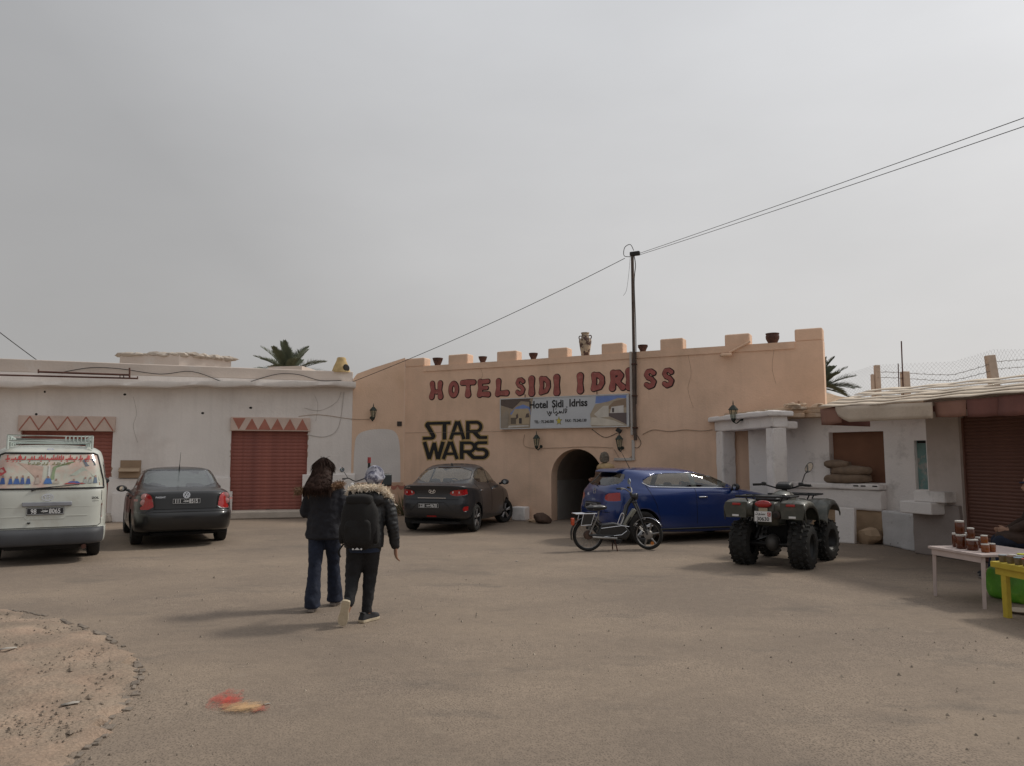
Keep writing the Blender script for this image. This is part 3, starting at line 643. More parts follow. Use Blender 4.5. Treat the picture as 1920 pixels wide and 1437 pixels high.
for pts_ in (((250, 745), (256, 775), (250, 800), (258, 830)), ((590, 742), (596, 760), (592, 790))): wallcable(LF, left, pts_, .0035, mat('hairline_crack', (.30, .26, .23), .95), -.001, 'crack')
for pts_ in (((900, 690), (905, 704), (898, 716)), ((1290, 665), (1296, 700), (1290, 730), (1300, 765)), ((1452, 650), (1448, 690), (1455, 720))): wallcable(HF, hotel, pts_, .0035, mat('ochre_crack', (.34, .24, .17), .95), -.001, 'crack')
wallcable(LF, left, [(560, 781), (600, 778), (660, 786), (700, 786)], .007, M_pwire); wallcable(LF, left, [(575, 815), (610, 819), (635, 800), (645, 735)], .008, M_grey)
wallcable(LF, left, [(640, 735), (630, 755), (600, 770), (570, 765)], .006, M_grey)
wallcable(LF, left, [(115, 699), (170, 690), (225, 692), (300, 702), (360, 697), (415, 716)], .010, M_wire, -.03); wallcable(LF, left, [(470, 716), (520, 702), (560, 703), (600, 714), (640, 714)], .010, M_wire, -.03)
# ochre end wall that links to the hotel
link = thing('end_wall', 'slanting ochre wall with whitewashed patch between the shops and the hotel', 'wall', cw, LA)
e0 = sR + .002; p_ = [ls(670, 701), ls(700, 690), ls(757, 671)]
MB().prism([(e0, 0), (-.001, 0), (-.001, p_[2][1]), p_[1], p_[0], (e0, ls(657, 712)[1])], .002, .36).build('wall', M_tan2, link, smooth=False)
pw = chaikin([ls(x, y) for x, y in ((664, 1000), (662, 900), (664, 840), (668, 815), (690, 806), (722, 804), (742, 808), (750, 830), (751, 900), (750, 1000))], 2)
flat('whitewash_patch', poly_vf(pw), M_patch, link, (0, -.003, 0), (1, 0, 0), (0, 0, 1))
zd = ls(700, 905)[1]
MB().bb(e0 + .02, -.01, -.035, .01, 0, zd).build('dado', mat('dado_ochre', (.55, .36, .25), .9, var=.15, vs=3, bump=.3), link, bev=.01)
for xx in (720, 738, 752):
    x, z = ls(xx, 912); flat('painted_leaf', poly_vf(chaikin([(x - .13, z + .06), (x - .05, z - .10), (x + .05, z - .10), (x + .14, z + .07), (x + .02, z - .01)], 1)), M_terra, link, (0, -.040, 0), (1, 0, 0), (0, 0, 1))
x, z = ls(749, 795); MB().bb(x - .07, x + .07, -.02, .05, z - .07, z + .07).build('socket_box', mat('dark_socket', (.05, .04, .035), .8), link, bev=.008)

# sand blown against the foot of the walls
def drift(fr, s0, s1, seed, w=.32, h=.05):
    q = random.Random(seed); P_ = []; n_ = int((s1 - s0) / .18)
    for i in range(n_ + 1):
        x = s0 + (s1 - s0) * i / n_; ww = w * (.6 + .4 * math.sin(x * 1.3 + seed)) + q.uniform(-.06, .06); hh = h * (.55 + .45 * math.sin(x * .9 + seed * 2)) + q.uniform(0, .012)
        P_.append([tuple(fr.w(x, .01, hh)), tuple(fr.w(x, -ww * .35, hh * .6)), tuple(fr.w(x, -ww * .75, hh * .18 + .008)), tuple(fr.w(x, -ww - .12, -.012))])
    struct(MB().grid(P_).build('sand_drift', mat('wall_foot_sand', (.36, .285, .215), .96, var=.25, vs=5, bump=.8, bs=22)))
drift(LF, sL, d1[0], 1); drift(LF, d1[1], d2[0], 2, .55); drift(LF, d2[1] + .1, -.02, 3); drift(HF, .02, a0, 4, .42); drift(HF, a1, hs_(1335, 900)[0], 5)
# ================================================================ porch, counter and shop on the right
pA = HF.w(hs_(1340, 850)[0], -.01, 0); pB = at(1450, 860, 15.6); pB.z = 0
PF = Frame(pA.x, pA.y, math.atan2(pB.y - pA.y, pB.x - pA.x)); PL = (pB - pA).length
porch = thing('porch', 'small whitewashed porch with two square pillars against the hotel wall', 'porch', pA, PF.a)
bz0 = PF.loc(1450, 802)[1]; bz1 = PF.loc(1460, 770)[1]
def rough(mb, nm, m, par, amt=.03, sc=.25, bev=.03):
    o = mb.build(nm, m, par, bev=bev, seg=2); q = o.modifiers.new('u', 'SUBSURF'); q.subdivision_type = 'SIMPLE'; q.levels = q.render_levels = 4
    tx = bpy.data.textures.new(nm, 'CLOUDS'); tx.noise_scale = sc; tx.noise_depth = 3; q = o.modifiers.new('d', 'DISPLACE'); q.texture = tx; q.strength = amt * 1.6; q.mid_level = .5; q.texture_coords = 'GLOBAL'
    return o
rough(MB().bb(.02, PL, 0, .36, bz0, bz1), 'beam', M_white2, porch)
rough(MB().bb(-.05, PL + .08, -.13, .46, bz1 - .10, bz1 + .015), 'eave', M_white2, porch)
rough(MB().bb(PL - .30, PL - .01, .012, .33, 0, bz0 + .01), 'pillar', M_white2, porch)
rough(MB().bb(.04, .38, .012, .35, 0, bz0 + .01), 'pillar', M_white2, porch)
rough(MB().bb(.02, PL - .6, 2.0, 2.2, 0, bz1 - .12), 'back_wall', M_white2, porch)
rough(MB().bb(PL - .30, PL - .02, .352, .60, bz0 - .02, bz0 + .14), 'corbel', M_white2, porch)
# counter wall
cp = at(1490, 860, 16.4); CF = Frame(cp.x, cp.y, R(-52.7)); cs = lambda x, y, o=0: CF.loc(x, y, o)
ctr = thing('counter_house', 'shaded whitewashed annex with broad counter and brown board window', 'building', (cp.x, cp.y, 0), CF.a)
x0 = cs(1470, 850)[0] - .9; x1 = cs(1745, 850)[0]; n0 = cs(1555, 850)[0]; n1 = cs(1658, 850)[0]; zc0 = cs(1600, 905)[1]; zc1 = cs(1600, 810)[1]; zr = bz1 - .12
d0 = cs(1714, 850)[0]; d1_ = cs(1737, 850)[0]; dz0 = cs(1725, 918)[1]; dz1 = cs(1725, 826)[1]
MB().bb(x0, n0, 0, .3, 0, zr).bb(n0, n1, 0, .3, 0, zc0).bb(n0, n1, 0, .3, zc1, zr).bb(n1, d0, 0, .3, 0, zr).bb(d0, d1_, 0, .3, 0, dz0).bb(d0, d1_, 0, .3, dz1, zr).bb(d1_, x1 + .2, 0, .3, 0, zr).build('wall', M_white2, ctr, smooth=False)
MB().bb(n0, n1, .16, .29, zc0, zc1).build('window_board', mat('brown_board', (.20, .095, .055), .85, var=.12, vs=3, bump=.2, bs=30), ctr, smooth=False)
MB().bb(d0, d1_, .12, .29, dz0, dz1).build('door', mat('turquoise_door', (.20, .34, .33), .7, var=.2, vs=6, bump=.2, bs=25, col2=(.45, .42, .40), c2s=5, c2=(.55, .66)), ctr, smooth=False)
MB().bb(d0 + .02, d1_ - .02, .10, .122, dz1 - .05, dz1 - .01).build('door_head', M_dark, ctr, smooth=False)
xk = cs(1486, 900)[0]; zk = cs(1600, 907, -.3)[1]
rough(MB().bb(xk, n1 + .03, -.30, .002, zk - .12, zk), 'counter_slab', M_white2, ctr, bev=.03)
rough(MB().bb(xk + .05, n1 + .02, -.24, .003, zk - .52, zk - .121), 'counter_front', M_white2, ctr, bev=.04)
MB().bb(xk + .05, n1, -.16, .002, 0, zk - .5).build('earth_base', M_stone, ctr, bev=.05, seg=3)
for (px, py) in ((1604, 911), (1618, 911.5), (1640, 912)):
    s_, z_ = cs(px, py, -.31); MB().bb(s_ - .05, s_ + .05, -.308, -.29, z_ - .015, z_ + .01).build('plaster_hole', M_dark, ctr, bev=.004)
# rubble roof over porch and annex
roof = thing('rubble_roof', 'crumbling flat roof of earth and rubble above the porch', 'roof', (0, 0, 0))
pl = [PF.w(.0, .2, 0), PF.w(PL + .02, .40, 0), PF.w(PL + .05, .7, 0), CF.w(.2, -.35, 0), CF.w(n0, -.35, 0), CF.w(x1 + .3, -.2, 0), Vector((9.6, 13.2, 0)), Vector((9.6, 17.6, 0)), PF.w(0, 2.2, 0)]
def ragged(P_, amp, seed):
    q = random.Random(seed); o_ = []
    for i in range(len(P_)):
        a_, b_ = P_[i], P_[(i + 1) % len(P_)]; n_ = max(2, int((b_ - a_).length / .14))
        for k in range(n_): p = a_.lerp(b_, k / n_); o_.append((p.x + q.uniform(-amp, amp), p.y + q.uniform(-amp, amp)))
    return o_
for zz0, zz1, am, sd0 in ((-.12, -.035, .03, 1), (-.034, .04, .05, 2), (.041, .10, .07, 3)): MB().zprism(ragged(pl, am, sd0), bz1 + zz0, bz1 + zz1).build('course', M_rubl, roof, bev=.012)
rk = random.Random(11)
def rock(r, c, sx=1, sy=1, sz=1):
    m_ = MB(); m_.ball((0, 0, 0), 1, 10, 7); pl_ = [(Vector((rk.gauss(0, 1), rk.gauss(0, 1), rk.gauss(0, .8))).normalized(), rk.uniform(.5, .85)) for _ in range(9)]; o_ = []
    for p in m_.v:
        p = Vector(p)
        for n_, d_ in pl_:
            q = p.dot(n_)
            if q > d_: p = p - n_ * (q - d_)
        p += Vector((rk.uniform(-.05, .05), rk.uniform(-.05, .05), rk.uniform(-.05, .05))); o_.append((c[0] + p.x * r * sx * 1.15, c[1] + p.y * r * sy * 1.15, c[2] + p.z * r * sz * 1.15))
    m_.v = o_; return m_
for i in range(len(pl) - 4):
    a_, b_ = pl[i + 1], pl[i + 2]
    n_ = max(1, int((b_ - a_).length / .16))
    for k_ in range(n_):
        p = a_.lerp(b_, (k_ + rk.random() * .6) / n_); d = (b_ - a_).normalized(); nn = Vector((-d.y, d.x, 0))
        p = p + nn * rk.uniform(.02, .25)
        rock(rk.uniform(.05, .11), (p.x, p.y, bz1 + .10 + rk.uniform(.0, .05)), 1.4, 1.1, .7).build('stone', M_rubl, roof, ang=30)
for k_ in range(26):
    p = pl[2].lerp(pl[5], rk.random()) + Vector((rk.uniform(.3, 1.6), rk.uniform(.2, 1.2), 0)); rock(rk.uniform(.08, .15), (p.x, p.y, bz1 + .13), 1.5, 1.2, .6).build('stone', M_rubl, roof, ang=30)
# sacks on the counter
M_sack = mat('sackcloth', (.21, .15, .105), .95, var=.25, vs=6, bump=.6, bs=60)
def sack(px, py, w_, h_, dep, lab, rz=0.0, off=.0):
    s_, z_ = cs(px, py, off); p = CF.w(s_, off, z_)
    m_ = MB().ball((0, 0, h_ / 2), (w_ / 2, dep / 2, h_ / 2), 20, 12)
    m_.v = [(math.copysign(abs(2 * x / w_) ** .55, x) * w_ / 2, math.copysign(abs(2 * y / dep) ** .6, y) * dep / 2, h_ / 2 + math.copysign(abs(2 * (z - h_ / 2) / h_) ** .7, z - h_ / 2) * h_ / 2 + .012 * math.sin(x * 20 + rz * 9) * (z / h_)) for x, y, z in m_.v]
    o = m_.build('sack', M_sack, loc=p, disp=(.03, .12)); o.rotation_euler = (0, rk.uniform(-.03, .03), CF.a + rz); tag(o, lab, 'sack', 'sacks on the counter')
zk2 = zk
def sack2(s_, o_, z_, w_, h_, dep, lab, rz=0.0):
    m_ = MB().ball((0, 0, h_ / 2), (w_ / 2, dep / 2, h_ / 2), 20, 12)
    m_.v = [(math.copysign(abs(2 * x / w_) ** .55, x) * w_ / 2, math.copysign(abs(2 * y / dep) ** .6, y) * dep / 2, h_ / 2 + math.copysign(min(1, abs(2 * (z - h_ / 2) / h_)) ** .7, z - h_ / 2) * h_ / 2) for x, y, z in m_.v]
    o = m_.build('sack', M_sack, loc=CF.w(s_, o_, z_), disp=(.09, .13)); o.rotation_euler = (0, rk.uniform(-.04, .04), CF.a + rz); tag(o, lab, 'sack', 'sacks on the counter')
sm = cs(1590, 900, -.15)[0]
sack2(sm - .02, -.14, zk - .01, .95, .20, .32, 'long brown sack lying on the counter, lowest of the pile', .04)
sack2(sm + .06, -.13, zk + .15, .84, .19, .30, 'brown sack in the middle of the pile on the counter', -.05)
sack2(sm - .22, -.13, zk + .29, .5, .16, .28, 'short folded sack on top of the counter pile', .1)
# steps and blocks below the annex
g0, g1 = G(1655, 1022), G(1720, 1036); SF = Frame(g0.x, g0.y, math.atan2(g1.y - g0.y, g1.x - g0.x)); sw = (g1 - g0).length
steps = thing('steps', 'rough white steps climbing to the small turquoise door', 'steps', g0, SF.a)
M_blk = mat('stained_white_block', (.56, .55, .55), .9, var=.08, vs=2, bump=.4, bs=18, col2=(.16, .15, .14), c2s=6, c2=(.64, .70))
z1_ = SF.loc(1690, 962)[1]; rough(MB().bb(0, sw, 0, .75, 0, z1_), 'block', M_blk, steps)
p = G(1588, 1019); o = MB().bb(-.20, .16, -.06, .08, 0, .68).build('leaning_slab', M_white2, bev=.015, loc=p); o.rotation_euler = (R(-6), 0, R(-40)); tag(o, 'white slab leaning on the earth base behind the quad', 'slab')
p = G(1596, 1006); hb = MB().bb(-.1, .1, -.1, .1, 0, .62).build('pedestal', M_stone, bev=.03, loc=p + Vector((.35, .55, 0))); tag(hb, 'low earth pedestal beside the white slab', 'pedestal')
p = G(1640, 1022); o = rock(.2, (0, 0, .13), 1.2, .95, .95).build('boulder', M_stone, loc=p + Vector((0, .15, 0)), ang=30); tag(o, 'brown boulder on the ground left of the white steps', 'boulder')
# shop with awning
ap = at(1716, 860, 13.35); AF = Frame(ap.x, ap.y, R(-73.6)); as_ = lambda x, y, o=0: AF.loc(x, y, o)
shop = thing('corner_shop', 'shaded shop front with maroon roller shutter at the right edge', 'building', (ap.x, ap.y, 0), AF.a)
sh0 = as_(1803, 900)[0]; shz = 2.32; pz = as_(1770, 922)[1]
w0 = as_(1740, 880)[0]
MB().bb(w0, sh0, 0, .3, 0, 2.75).bb(sh0, sh0 + 2.6, 0, .3, shz, 2.75).bb(sh0 + 2.6, sh0 + 3.6, 0, .3, 0, 2.75).build('wall', mat('shop_plaster', (.54, .47, .43), .92, var=.1, vs=1.5, bump=.4, bs=18, col2=(.44, .38, .34), c2s=1.6, c2=(.5, .72)), shop, smooth=False)
rough(MB().bb(-.05, sh0 - .02, -.07, .2, 0, as_(1770, 946)[1]), 'plinth', mat('grey_plinth', (.31, .265, .245), .92, var=.1, vs=2, bump=.4, bs=15), shop, bev=.015)
shutter(shop, sh0 + .02, sh0 + 2.58, .05, shz - .03, .1, .056, M_shut2)
MB().bb(sh0, sh0 + 2.6, .18, .29, 0, shz).build('door_backing', M_dark, shop, smooth=False)
MB().bb(sh0, sh0 + 3.6, .3, 4, 0, 2.7).bb(w0 + .3, sh0, .3, 4, 0, 2.7).build('rear_masonry', M_white2, shop, smooth=False)
def tread(pa, pb, ya, yb, off):
    (q0, za), (q1, _) = AF.loc(pa, ya, off), AF.loc(pb, ya, off); zb = AF.loc(pa, yb, off)[1]; mb = MB(); v = []
    for s_, y in ((q0, off), (q1, off), (q1, .05), (q0, .05)):
        for z in (zb, za): v.append(steps.matrix_basis.inverted() @ AF.w(s_, y, z))
    mb.add(v, [(0, 2, 3, 1), (2, 4, 5, 3), (4, 6, 7, 5), (6, 0, 1, 7), (1, 3, 5, 7), (6, 4, 2, 0)]).build('tread', M_white2, steps, bev=.02, seg=3)
steps.matrix_basis = Matrix.Translation(g0) @ Matrix.Rotation(SF.a, 4, 'Z')
tread(1686, 1745, 939, 961, -.34); tread(1712, 1770, 920, 940, -.24)
awn = thing('awning', 'sloping awning with cream and maroon valance over the shop front', 'awning', (ap.x, ap.y, 0), AF.a)
A0 = as_(1539, 790, -1.1); A1 = as_(1572, 790, -1.1)[0]; A2 = as_(1752, 760, -1.1)[0]; A3 = as_(1812, 760, -1.1)[0]; A4 = as_(1872, 760, -1.1)[0]; A5 = A4 + 3.0
zb1 = as_(1752, 784, -1.1)[1]; zt1 = as_(1752, 757, -1.1)[1]
def val(xa, xb, za, zb, m, y=-1.1, bulge=.02, ph=0):
    P_ = []; n_ = max(3, int((xb - xa) / .12))
    for i in range(n_ + 1):
        x = xa + (xb - xa) * i / n_; b_ = bulge * math.sin(x * 5 + ph)
        P_.append([(x, y + b_ * k_ / 4, za + (zb - za) * (1 - k_ / 4) + (.012 * math.sin(x * 9 + ph) if k_ == 4 else 0)) for k_ in range(5)])
    return MB().grid(P_).build('valance', m, awn, solid=.012)
M_cream = mat('cream_canvas', (.56, .47, .38), .9, var=.12, vs=3, bump=.3, bs=30, col2=(.45, .37, .30), c2s=3)
M_mar = mat('maroon_canvas', (.21, .092, .077), .85, var=.15, vs=3, bump=.2, bs=30); M_mar2 = mat('rust_canvas', (.29, .155, .115), .88, var=.12, vs=3, bump=.2, bs=30)
zb0 = A0[1] - .07; zt0 = zb0 + .29
val(A0[0], A1 + .1, zb0, zt0, M_mar2); val(A2, A3, zb1, zt1 + .02, M_mar2); val(A3 + .01, A4, zb1 - .02, zt1 + .02, M_mar, ph=2); val(A4 + .012, A5, zb1 - .03, zt1 + .03, M_mar, ph=4)
P_ = []                                                      # the cream cloth, rolled under at its far end
for i in range(31):
    x = A1 + (A2 + .01 - A1) * i / 30; zz = np.interp(i, [0, 1, 3, 5, 30], [.22, .12, .05, .0, -.01]); zt_ = np.interp(i, [0, 30], [zt0 + .02, zt1 + .02]); zb__ = np.interp(i, [0, 30], [zb0 + .02, zb1]) + zz
    P_.append([(x, -1.15 + .02 * math.sin(x * 6) * k_ / 4, zb__ + (zt_ - zb__) * (1 - k_ / 4)) for k_ in range(5)])
MB().grid(P_).build('cloth', M_cream, awn, solid=.015)
M_sheet = mat('bleached_sheet', (.58, .49, .39), .85, var=.15, vs=4, bump=.3, bs=20, col2=(.30, .23, .18), c2s=5, c2=(.6, .7))
for k_ in range(6):                                          # overlapping bleached strips on top
    P_ = []; ph = rk.uniform(0, 6); n_ = 150
    for i in range(n_ + 1):
        x = A0[0] + (A5 - A0[0]) * i / n_; zf = np.interp(x, [A0[0], A2, A5], [zt0, zt1 + .02, zt1 + .04]) + .02 + .062 * k_ + .007 * math.sin(x * 7 + ph) + .008 * math.sin(x * 2.3 + ph * 2); e0 = .012 * math.sin(x * 6 + ph) + rk.uniform(-.006, .006)
        P_.append([(x, -1.16 + .205 * k_ + e0, zf + .012), (x, -1.05 + .205 * k_, zf + .045), (x, -.93 + .205 * k_, zf + .068)])
    MB().grid(P_).build('roof_strip', M_sheet, awn, solid=.006, ang=60)
MB().grid([[(A0[0] + .02, -1.09, zb0), (A0[0] + .02, -1.09, zt0)], [(A0[0] + .02, -.02, zb0 - .02), (A0[0] + .02, -.02, zt0 + .2)]]).build('end_valance', M_mar, awn, solid=.01)
for yy, zz in ((-1.05, zb1 + .1), (-.5, zb1 + .18), (-.03, zb1 + .2)): MB().bb(A0[0] + .05, A5, yy - .02, yy + .02, zz, zz + .05).build('rail', M_mar, awn, smooth=False)
for x in np.linspace(A0[0] + .3, A5 - .1, 6): MB().tube([(x, -1.07, zb1 + .12), (x, -.01, zb1 + .24)], .016, 6).build('arm', M_mar, awn)
# earth bank and fence posts behind
P_ = []
for i in range(41):
    x = 6.5 + 20 * i / 40; row = []
    for j in range(25):
        y = 16.2 + 12 * j / 24; hh = 2.75 + .5 * min(1, j / 10) + .12 * math.sin(x * 1.7 + y) + .08 * math.sin(x * 4.1) + random.uniform(-.05, .06)
        hh *= min(1, .45 + j * .28) if j < 2 else 1
        row.append((x + .15 * math.sin(y * 2), y, hh if j else .5))
    P_.append(row)
struct(MB().grid(P_).build('earth_bank', M_stone, ang=30))
FY = 17.4
fences = []
M_post = mat('concrete_post', (.52, .42, .34), .92, var=.2, vs=5, bump=.5, bs=25)
for lab, pxa, pxb, yt, yb in (('short broken concrete fence post at the left end of the wire', 1635, 1641, 702, 760), ('slim concrete fence post with tangled wire on the earth bank', 1642, 1653, 685, 760), ('stout short concrete post beside the steel bars', 1692, 1707, 697, 760), ('tall leaning concrete fence post above the awning', 1861, 1878, 666, 745)):
    a_ = at(pxa, yb, FY); b_ = at(pxb, yb, FY); tp = at(pxa, yt, FY); w_ = b_.x - a_.x; lean = (1861 == pxa) * -.09
    o = MB().box((0, 0, (tp.z - 2.4) / 2), (w_, w_ * .9, tp.z - 2.4), None, .88).build('fence_post', M_post, bev=.015, loc=((a_.x + b_.x) / 2 - lean * .4, FY, 2.4)); o.rotation_euler = (0, lean, random.uniform(-.1, .1))
    tag(o, lab, 'post', 'fence posts on the earth bank'); fences.append((o.location.x, tp.z))
for nm, a_, b_, r_ in (('tall rusty steel bar rising behind the short post', (1694, 745), (1690, 640), .014), ('short rusty steel bar left of the tall one', (1686, 740), (1684, 682), .011)):
    o = MB().cyl(at(*a_, FY - .15), at(*b_, FY - .15), r_, n=6).build('reinforcing_bar', M_rust); tag(o, nm, 'steel bar')
M_mesh = mat('galvanised_wire', (.16, .14, .125), .6, metal=.5, var=0)
net = MB(); Xa, Xb = fences[1][0] - .9, fences[3][0] + 1.6
def nz_(x): return np.interp(x, [Xa, fences[1][0], fences[2][0], (fences[2][0] + fences[3][0]) / 2, fences[3][0], Xb], [fences[1][1] - .25, fences[1][1] + .02, fences[2][1] + .2, fences[2][1] + .22, fences[3][1] + .15, fences[3][1] + .15])
step = .085
for d_ in (1, -1):
    x = Xa - 1.2
    while x < Xb + 1.2:
        pts = []
        for k_ in range(15):
            v = k_ / 14; xx = x + d_ * (v - .5) * 1.0
            if Xa <= xx <= Xb: pts.append((xx + .03 * math.sin(v * 9 + x * 3), FY + .12 * math.sin(xx * 2.3), 2.75 + (nz_(xx) - 2.75) * v))
        if len(pts) > 2: net.tube(pts, .0015, 3, caps=False)
        x += step
tag(net.build('wire_netting', M_mesh, kind='stuff'), 'sagging thin wire netting strung between the concrete posts', 'netting')
for kk, (f0, f1) in enumerate(((.28, .3), (.62, .66))):
    pts = [(x, FY - .05, 2.75 + (nz_(x) - 2.75) * (f1 if kk else .78) - .06 * math.sin((x - fences[2][0]) / (fences[3][0] - fences[2][0]) * 3.14) + .01 * math.sin(x * 30)) for x in np.linspace(fences[1][0], Xb, 50)]
    mb = MB().tube(pts, .006, 5)
    for p in pts[::2]: mb.tube([(p[0] - .015, p[1] - .02, p[2] - .025), (p[0] + .015, p[1] + .02, p[2] + .03)], .004, 4)
    tag(mb.build('barbed_wire', M_mesh), ['barbed wire along the top of the netting', 'barbed wire along the middle of the netting'][kk], 'wire')

# ================================================================ pole, wires and fittings
zpole = hs_(1190, 475)[1]; sp0 = hs_(1190, 650)[0]; zp0 = hs_(1190, 826)[1]
pole = thing('utility_pole', 'thin rusty steel utility pole fixed to the hotel wall', 'pole', HF.w(sp0, -.07, zp0), HA)
hh = zpole - zp0
MB().bb(-.032, .032, -.032, .032, 0, hh).build('shaft', mat('rusty_pole', (.10, .075, .062), .8, metal=.2, var=.4, vs=5, col2=(.26, .15, .10), c2s=2, c2=(.55, .7)), pole, bev=.006)
MB().bb(-.06, .20, -.05, .05, hh - .09, hh + .02).build('insulator_clamp', M_wire, pole, bev=.02)
MB().tube(crom([(-.05, 0, hh - .1), (-.22, 0, hh - .05), (-.2, 0, hh + .16), (-.05, 0, hh + .22), (.04, 0, hh + .05)], 6), .009, 6).build('cable_loop', M_wire, pole)
MB().tube(crom([(-.05, -.02, hh - .1), (-.09, -.02, hh - .5), (-.16, -.02, hh - .95), (-.25, -.02, hh - 1.1)], 5), .004, 5).build('loose_wire', M_wire, pole)
MB().tube(crom([(.05, -.03, hh - .05), (.09, -.03, hh - .35), (.05, -.03, hh - .8), (.07, -.03, hh - 2), (.06, -.03, hh - 3.2), (.05, -.03, .9)], 6), .011, 6).build('feed_cable', M_wire, pole)
for z_ in (.3, 1.1, 1.9): MB().bb(-.06, .06, -.05, .07, z_, z_ + .03).build('bracket', M_rust, pole, bev=.004)
pt = HF.w(sp0, -.07, zpole - .04)
def wire(a_, b_, sag, r_, lab):
    a_, b_ = Vector(a_), Vector(b_); pts = [a_.lerp(b_, i / 40) - Vector((0, 0, sag * 4 * (i / 40) * (1 - i / 40))) for i in range(41)]
    tag(MB().tube(pts, r_, 6).build('overhead_wire', M_wire), lab, 'wire')
s_, z_ = ls(657, 718); wire(pt - HF.dx * .2 - Vector((0, 0, .08)), LF.w(s_, -.06, z_), .12, .008, 'thin overhead wire dropping from the pole to the white shop roof')
def beyond(p): a_ = pt + HF.dx * .2; return a_ + (p - a_) * 2.4
wire(pt + HF.dx * .2, beyond(at(2000, 178, 9.0)), .10, .0055, 'upper of two overhead wires running from the pole to the top right')
wire(pt + HF.dx * .2 - Vector((0, 0, .04)), beyond(at(2000, 189, 9.0)), .12, .0055, 'lower of two overhead wires running from the pole to the top right')
s_, z_ = ls(66, 674); wire(LF.w(s_, .1, z_), at(-120, 530, 16), .02, .010, 'thin overhead wire at the far left edge above the roof')
def conduit(pix, w_, off, lab):
    mb = MB()
    pts = [HF.loc(*p) for p in pix]
    for (sa_, za), (sb_, zb) in zip(pts, pts[1:]):
        if abs(sa_ - sb_) < abs(za - zb): mb.bb((sa_ + sb_) / 2 - w_ / 2, (sa_ + sb_) / 2 + w_ / 2, off, 0, min(za, zb) - w_ / 2, max(za, zb) + w_ / 2)
        else: mb.bb(min(sa_, sb_), max(sa_, sb_) - w_ / 2 - .001, off, 0, (za + zb) / 2 - w_ / 2, (za + zb) / 2 + w_ / 2)
    return mb
o = conduit([(1184.5, 662), (1184.5, 814)], .06, -.05, '').build('cable_conduit', M_grey, bev=.006, loc=cw); o.rotation_euler = (0, 0, HA); tag(o, 'pale vertical cable conduit beside the steel pole', 'conduit')
o = conduit([(1188, 828), (1188, 861), (1152, 862)], .07, -.045, '').build('cable_conduit', M_grey, bev=.006, loc=cw); o.rotation_euler = (0, 0, HA); tag(o, 'L shaped pale conduit low on the wall right of the arch', 'conduit')
# lanterns
M_lan = mat('green_black_iron', (.035, .045, .038), .6, metal=.3, var=.3, vs=12); M_lgl = glass('lantern_glass', (.75, .8, .75))
def lantern(fr, px, py, side, lab, off=0.0, k_=1.0):
    s_, z_ = fr.loc(px, py, off - .16); t_ = thing('wall_lantern', lab, 'lantern', fr.w(s_, off - .16, z_), fr.a, 'wall lanterns')
    MB().lathe([(.035, -.15), (.05, -.13), (.085, .06)], 6, cap=True).build('glass_body', M_lgl, t_, smooth=False)
    mb = MB()
    for i in range(6):
        a = i * math.pi / 3; mb.tube([(.052 * math.cos(a), .052 * math.sin(a), -.13), (.088 * math.cos(a), .088 * math.sin(a), .065)], .006, 5)
    mb.build('cage', M_lan, t_, kind='stuff')
    MB().lathe([(.11, .06), (.105, .075), (.06, .13), (.045, .15), (.03, .165), (.012, .17), (.014, .2), (.004, .27)], 6).build('cap', M_lan, t_, smooth=False)
    MB().lathe([(.01, -.22), (.03, -.2), (.055, -.145), (.05, -.128)], 10).build('base', M_lan, t_)
    MB().tube(crom([(0, 0, -.2), (side * .05, .04, -.24), (side * .10, .1, -.18), (side * .1, .155, -.15)], 5), .014, 6).build('bracket', M_lan, t_)
    MB().lathe([(.045, 0), (.045, .012)], 12, (side * .1, .145, -.15), 'y').build('wall_plate', M_lan, t_)
lantern(LF, 700, 774, -.4, 'small green iron lantern on the ochre end wall')
lantern(HF, 1006, 827, .6, 'iron lantern left of the arched doorway')
lantern(HF, 1161, 829, .3, 'iron lantern right of the arched doorway, below the sign')
lantern(PF, 1375, 774, 1, 'green iron lantern on the white porch beam')
s_, z_ = hs_(1164, 808); fl = thing('spotlight', 'small black spotlight on the wall below the sign corner', 'light', HF.w(s_, -.02, z_), HA)
MB().box((0, -.12, 0), (.14, .09, .10), Matrix.Rotation(.6, 3, 'Y')).build('housing', M_wire, fl, bev=.015); MB().tube([(0, .01, 0), (0, -.1, 0)], .015, 6).build('arm', M_wire, fl)
s_, z_ = hs_(1361, 667); cc = thing('wall_camera', 'small beige bullet camera on a slanting tube below the battlements', 'camera', HF.w(s_, -.05, z_), HA)
MB().lathe([(.03, 0), (.045, .02), (.045, .24), (.03, .26)], 12, (-.1, -.06, 0), 'x').build('housing', M_tan2, cc); MB().lathe([(.03, 0), (.03, .01)], 12, (-.106, -.06, 0), 'x').build('lens', M_dark, cc)
sb_, zb_2 = hs_(1408, 641); MB().tube([(.1, -.02, .06), (sb_ - s_, -.02, zb_2 - z_)], .025, 8).build('tube', M_tan2, cc); MB().tube([(.1, .05, .02), (.1, -.06, .02)], .02, 6).build('mount', M_tan2, cc)
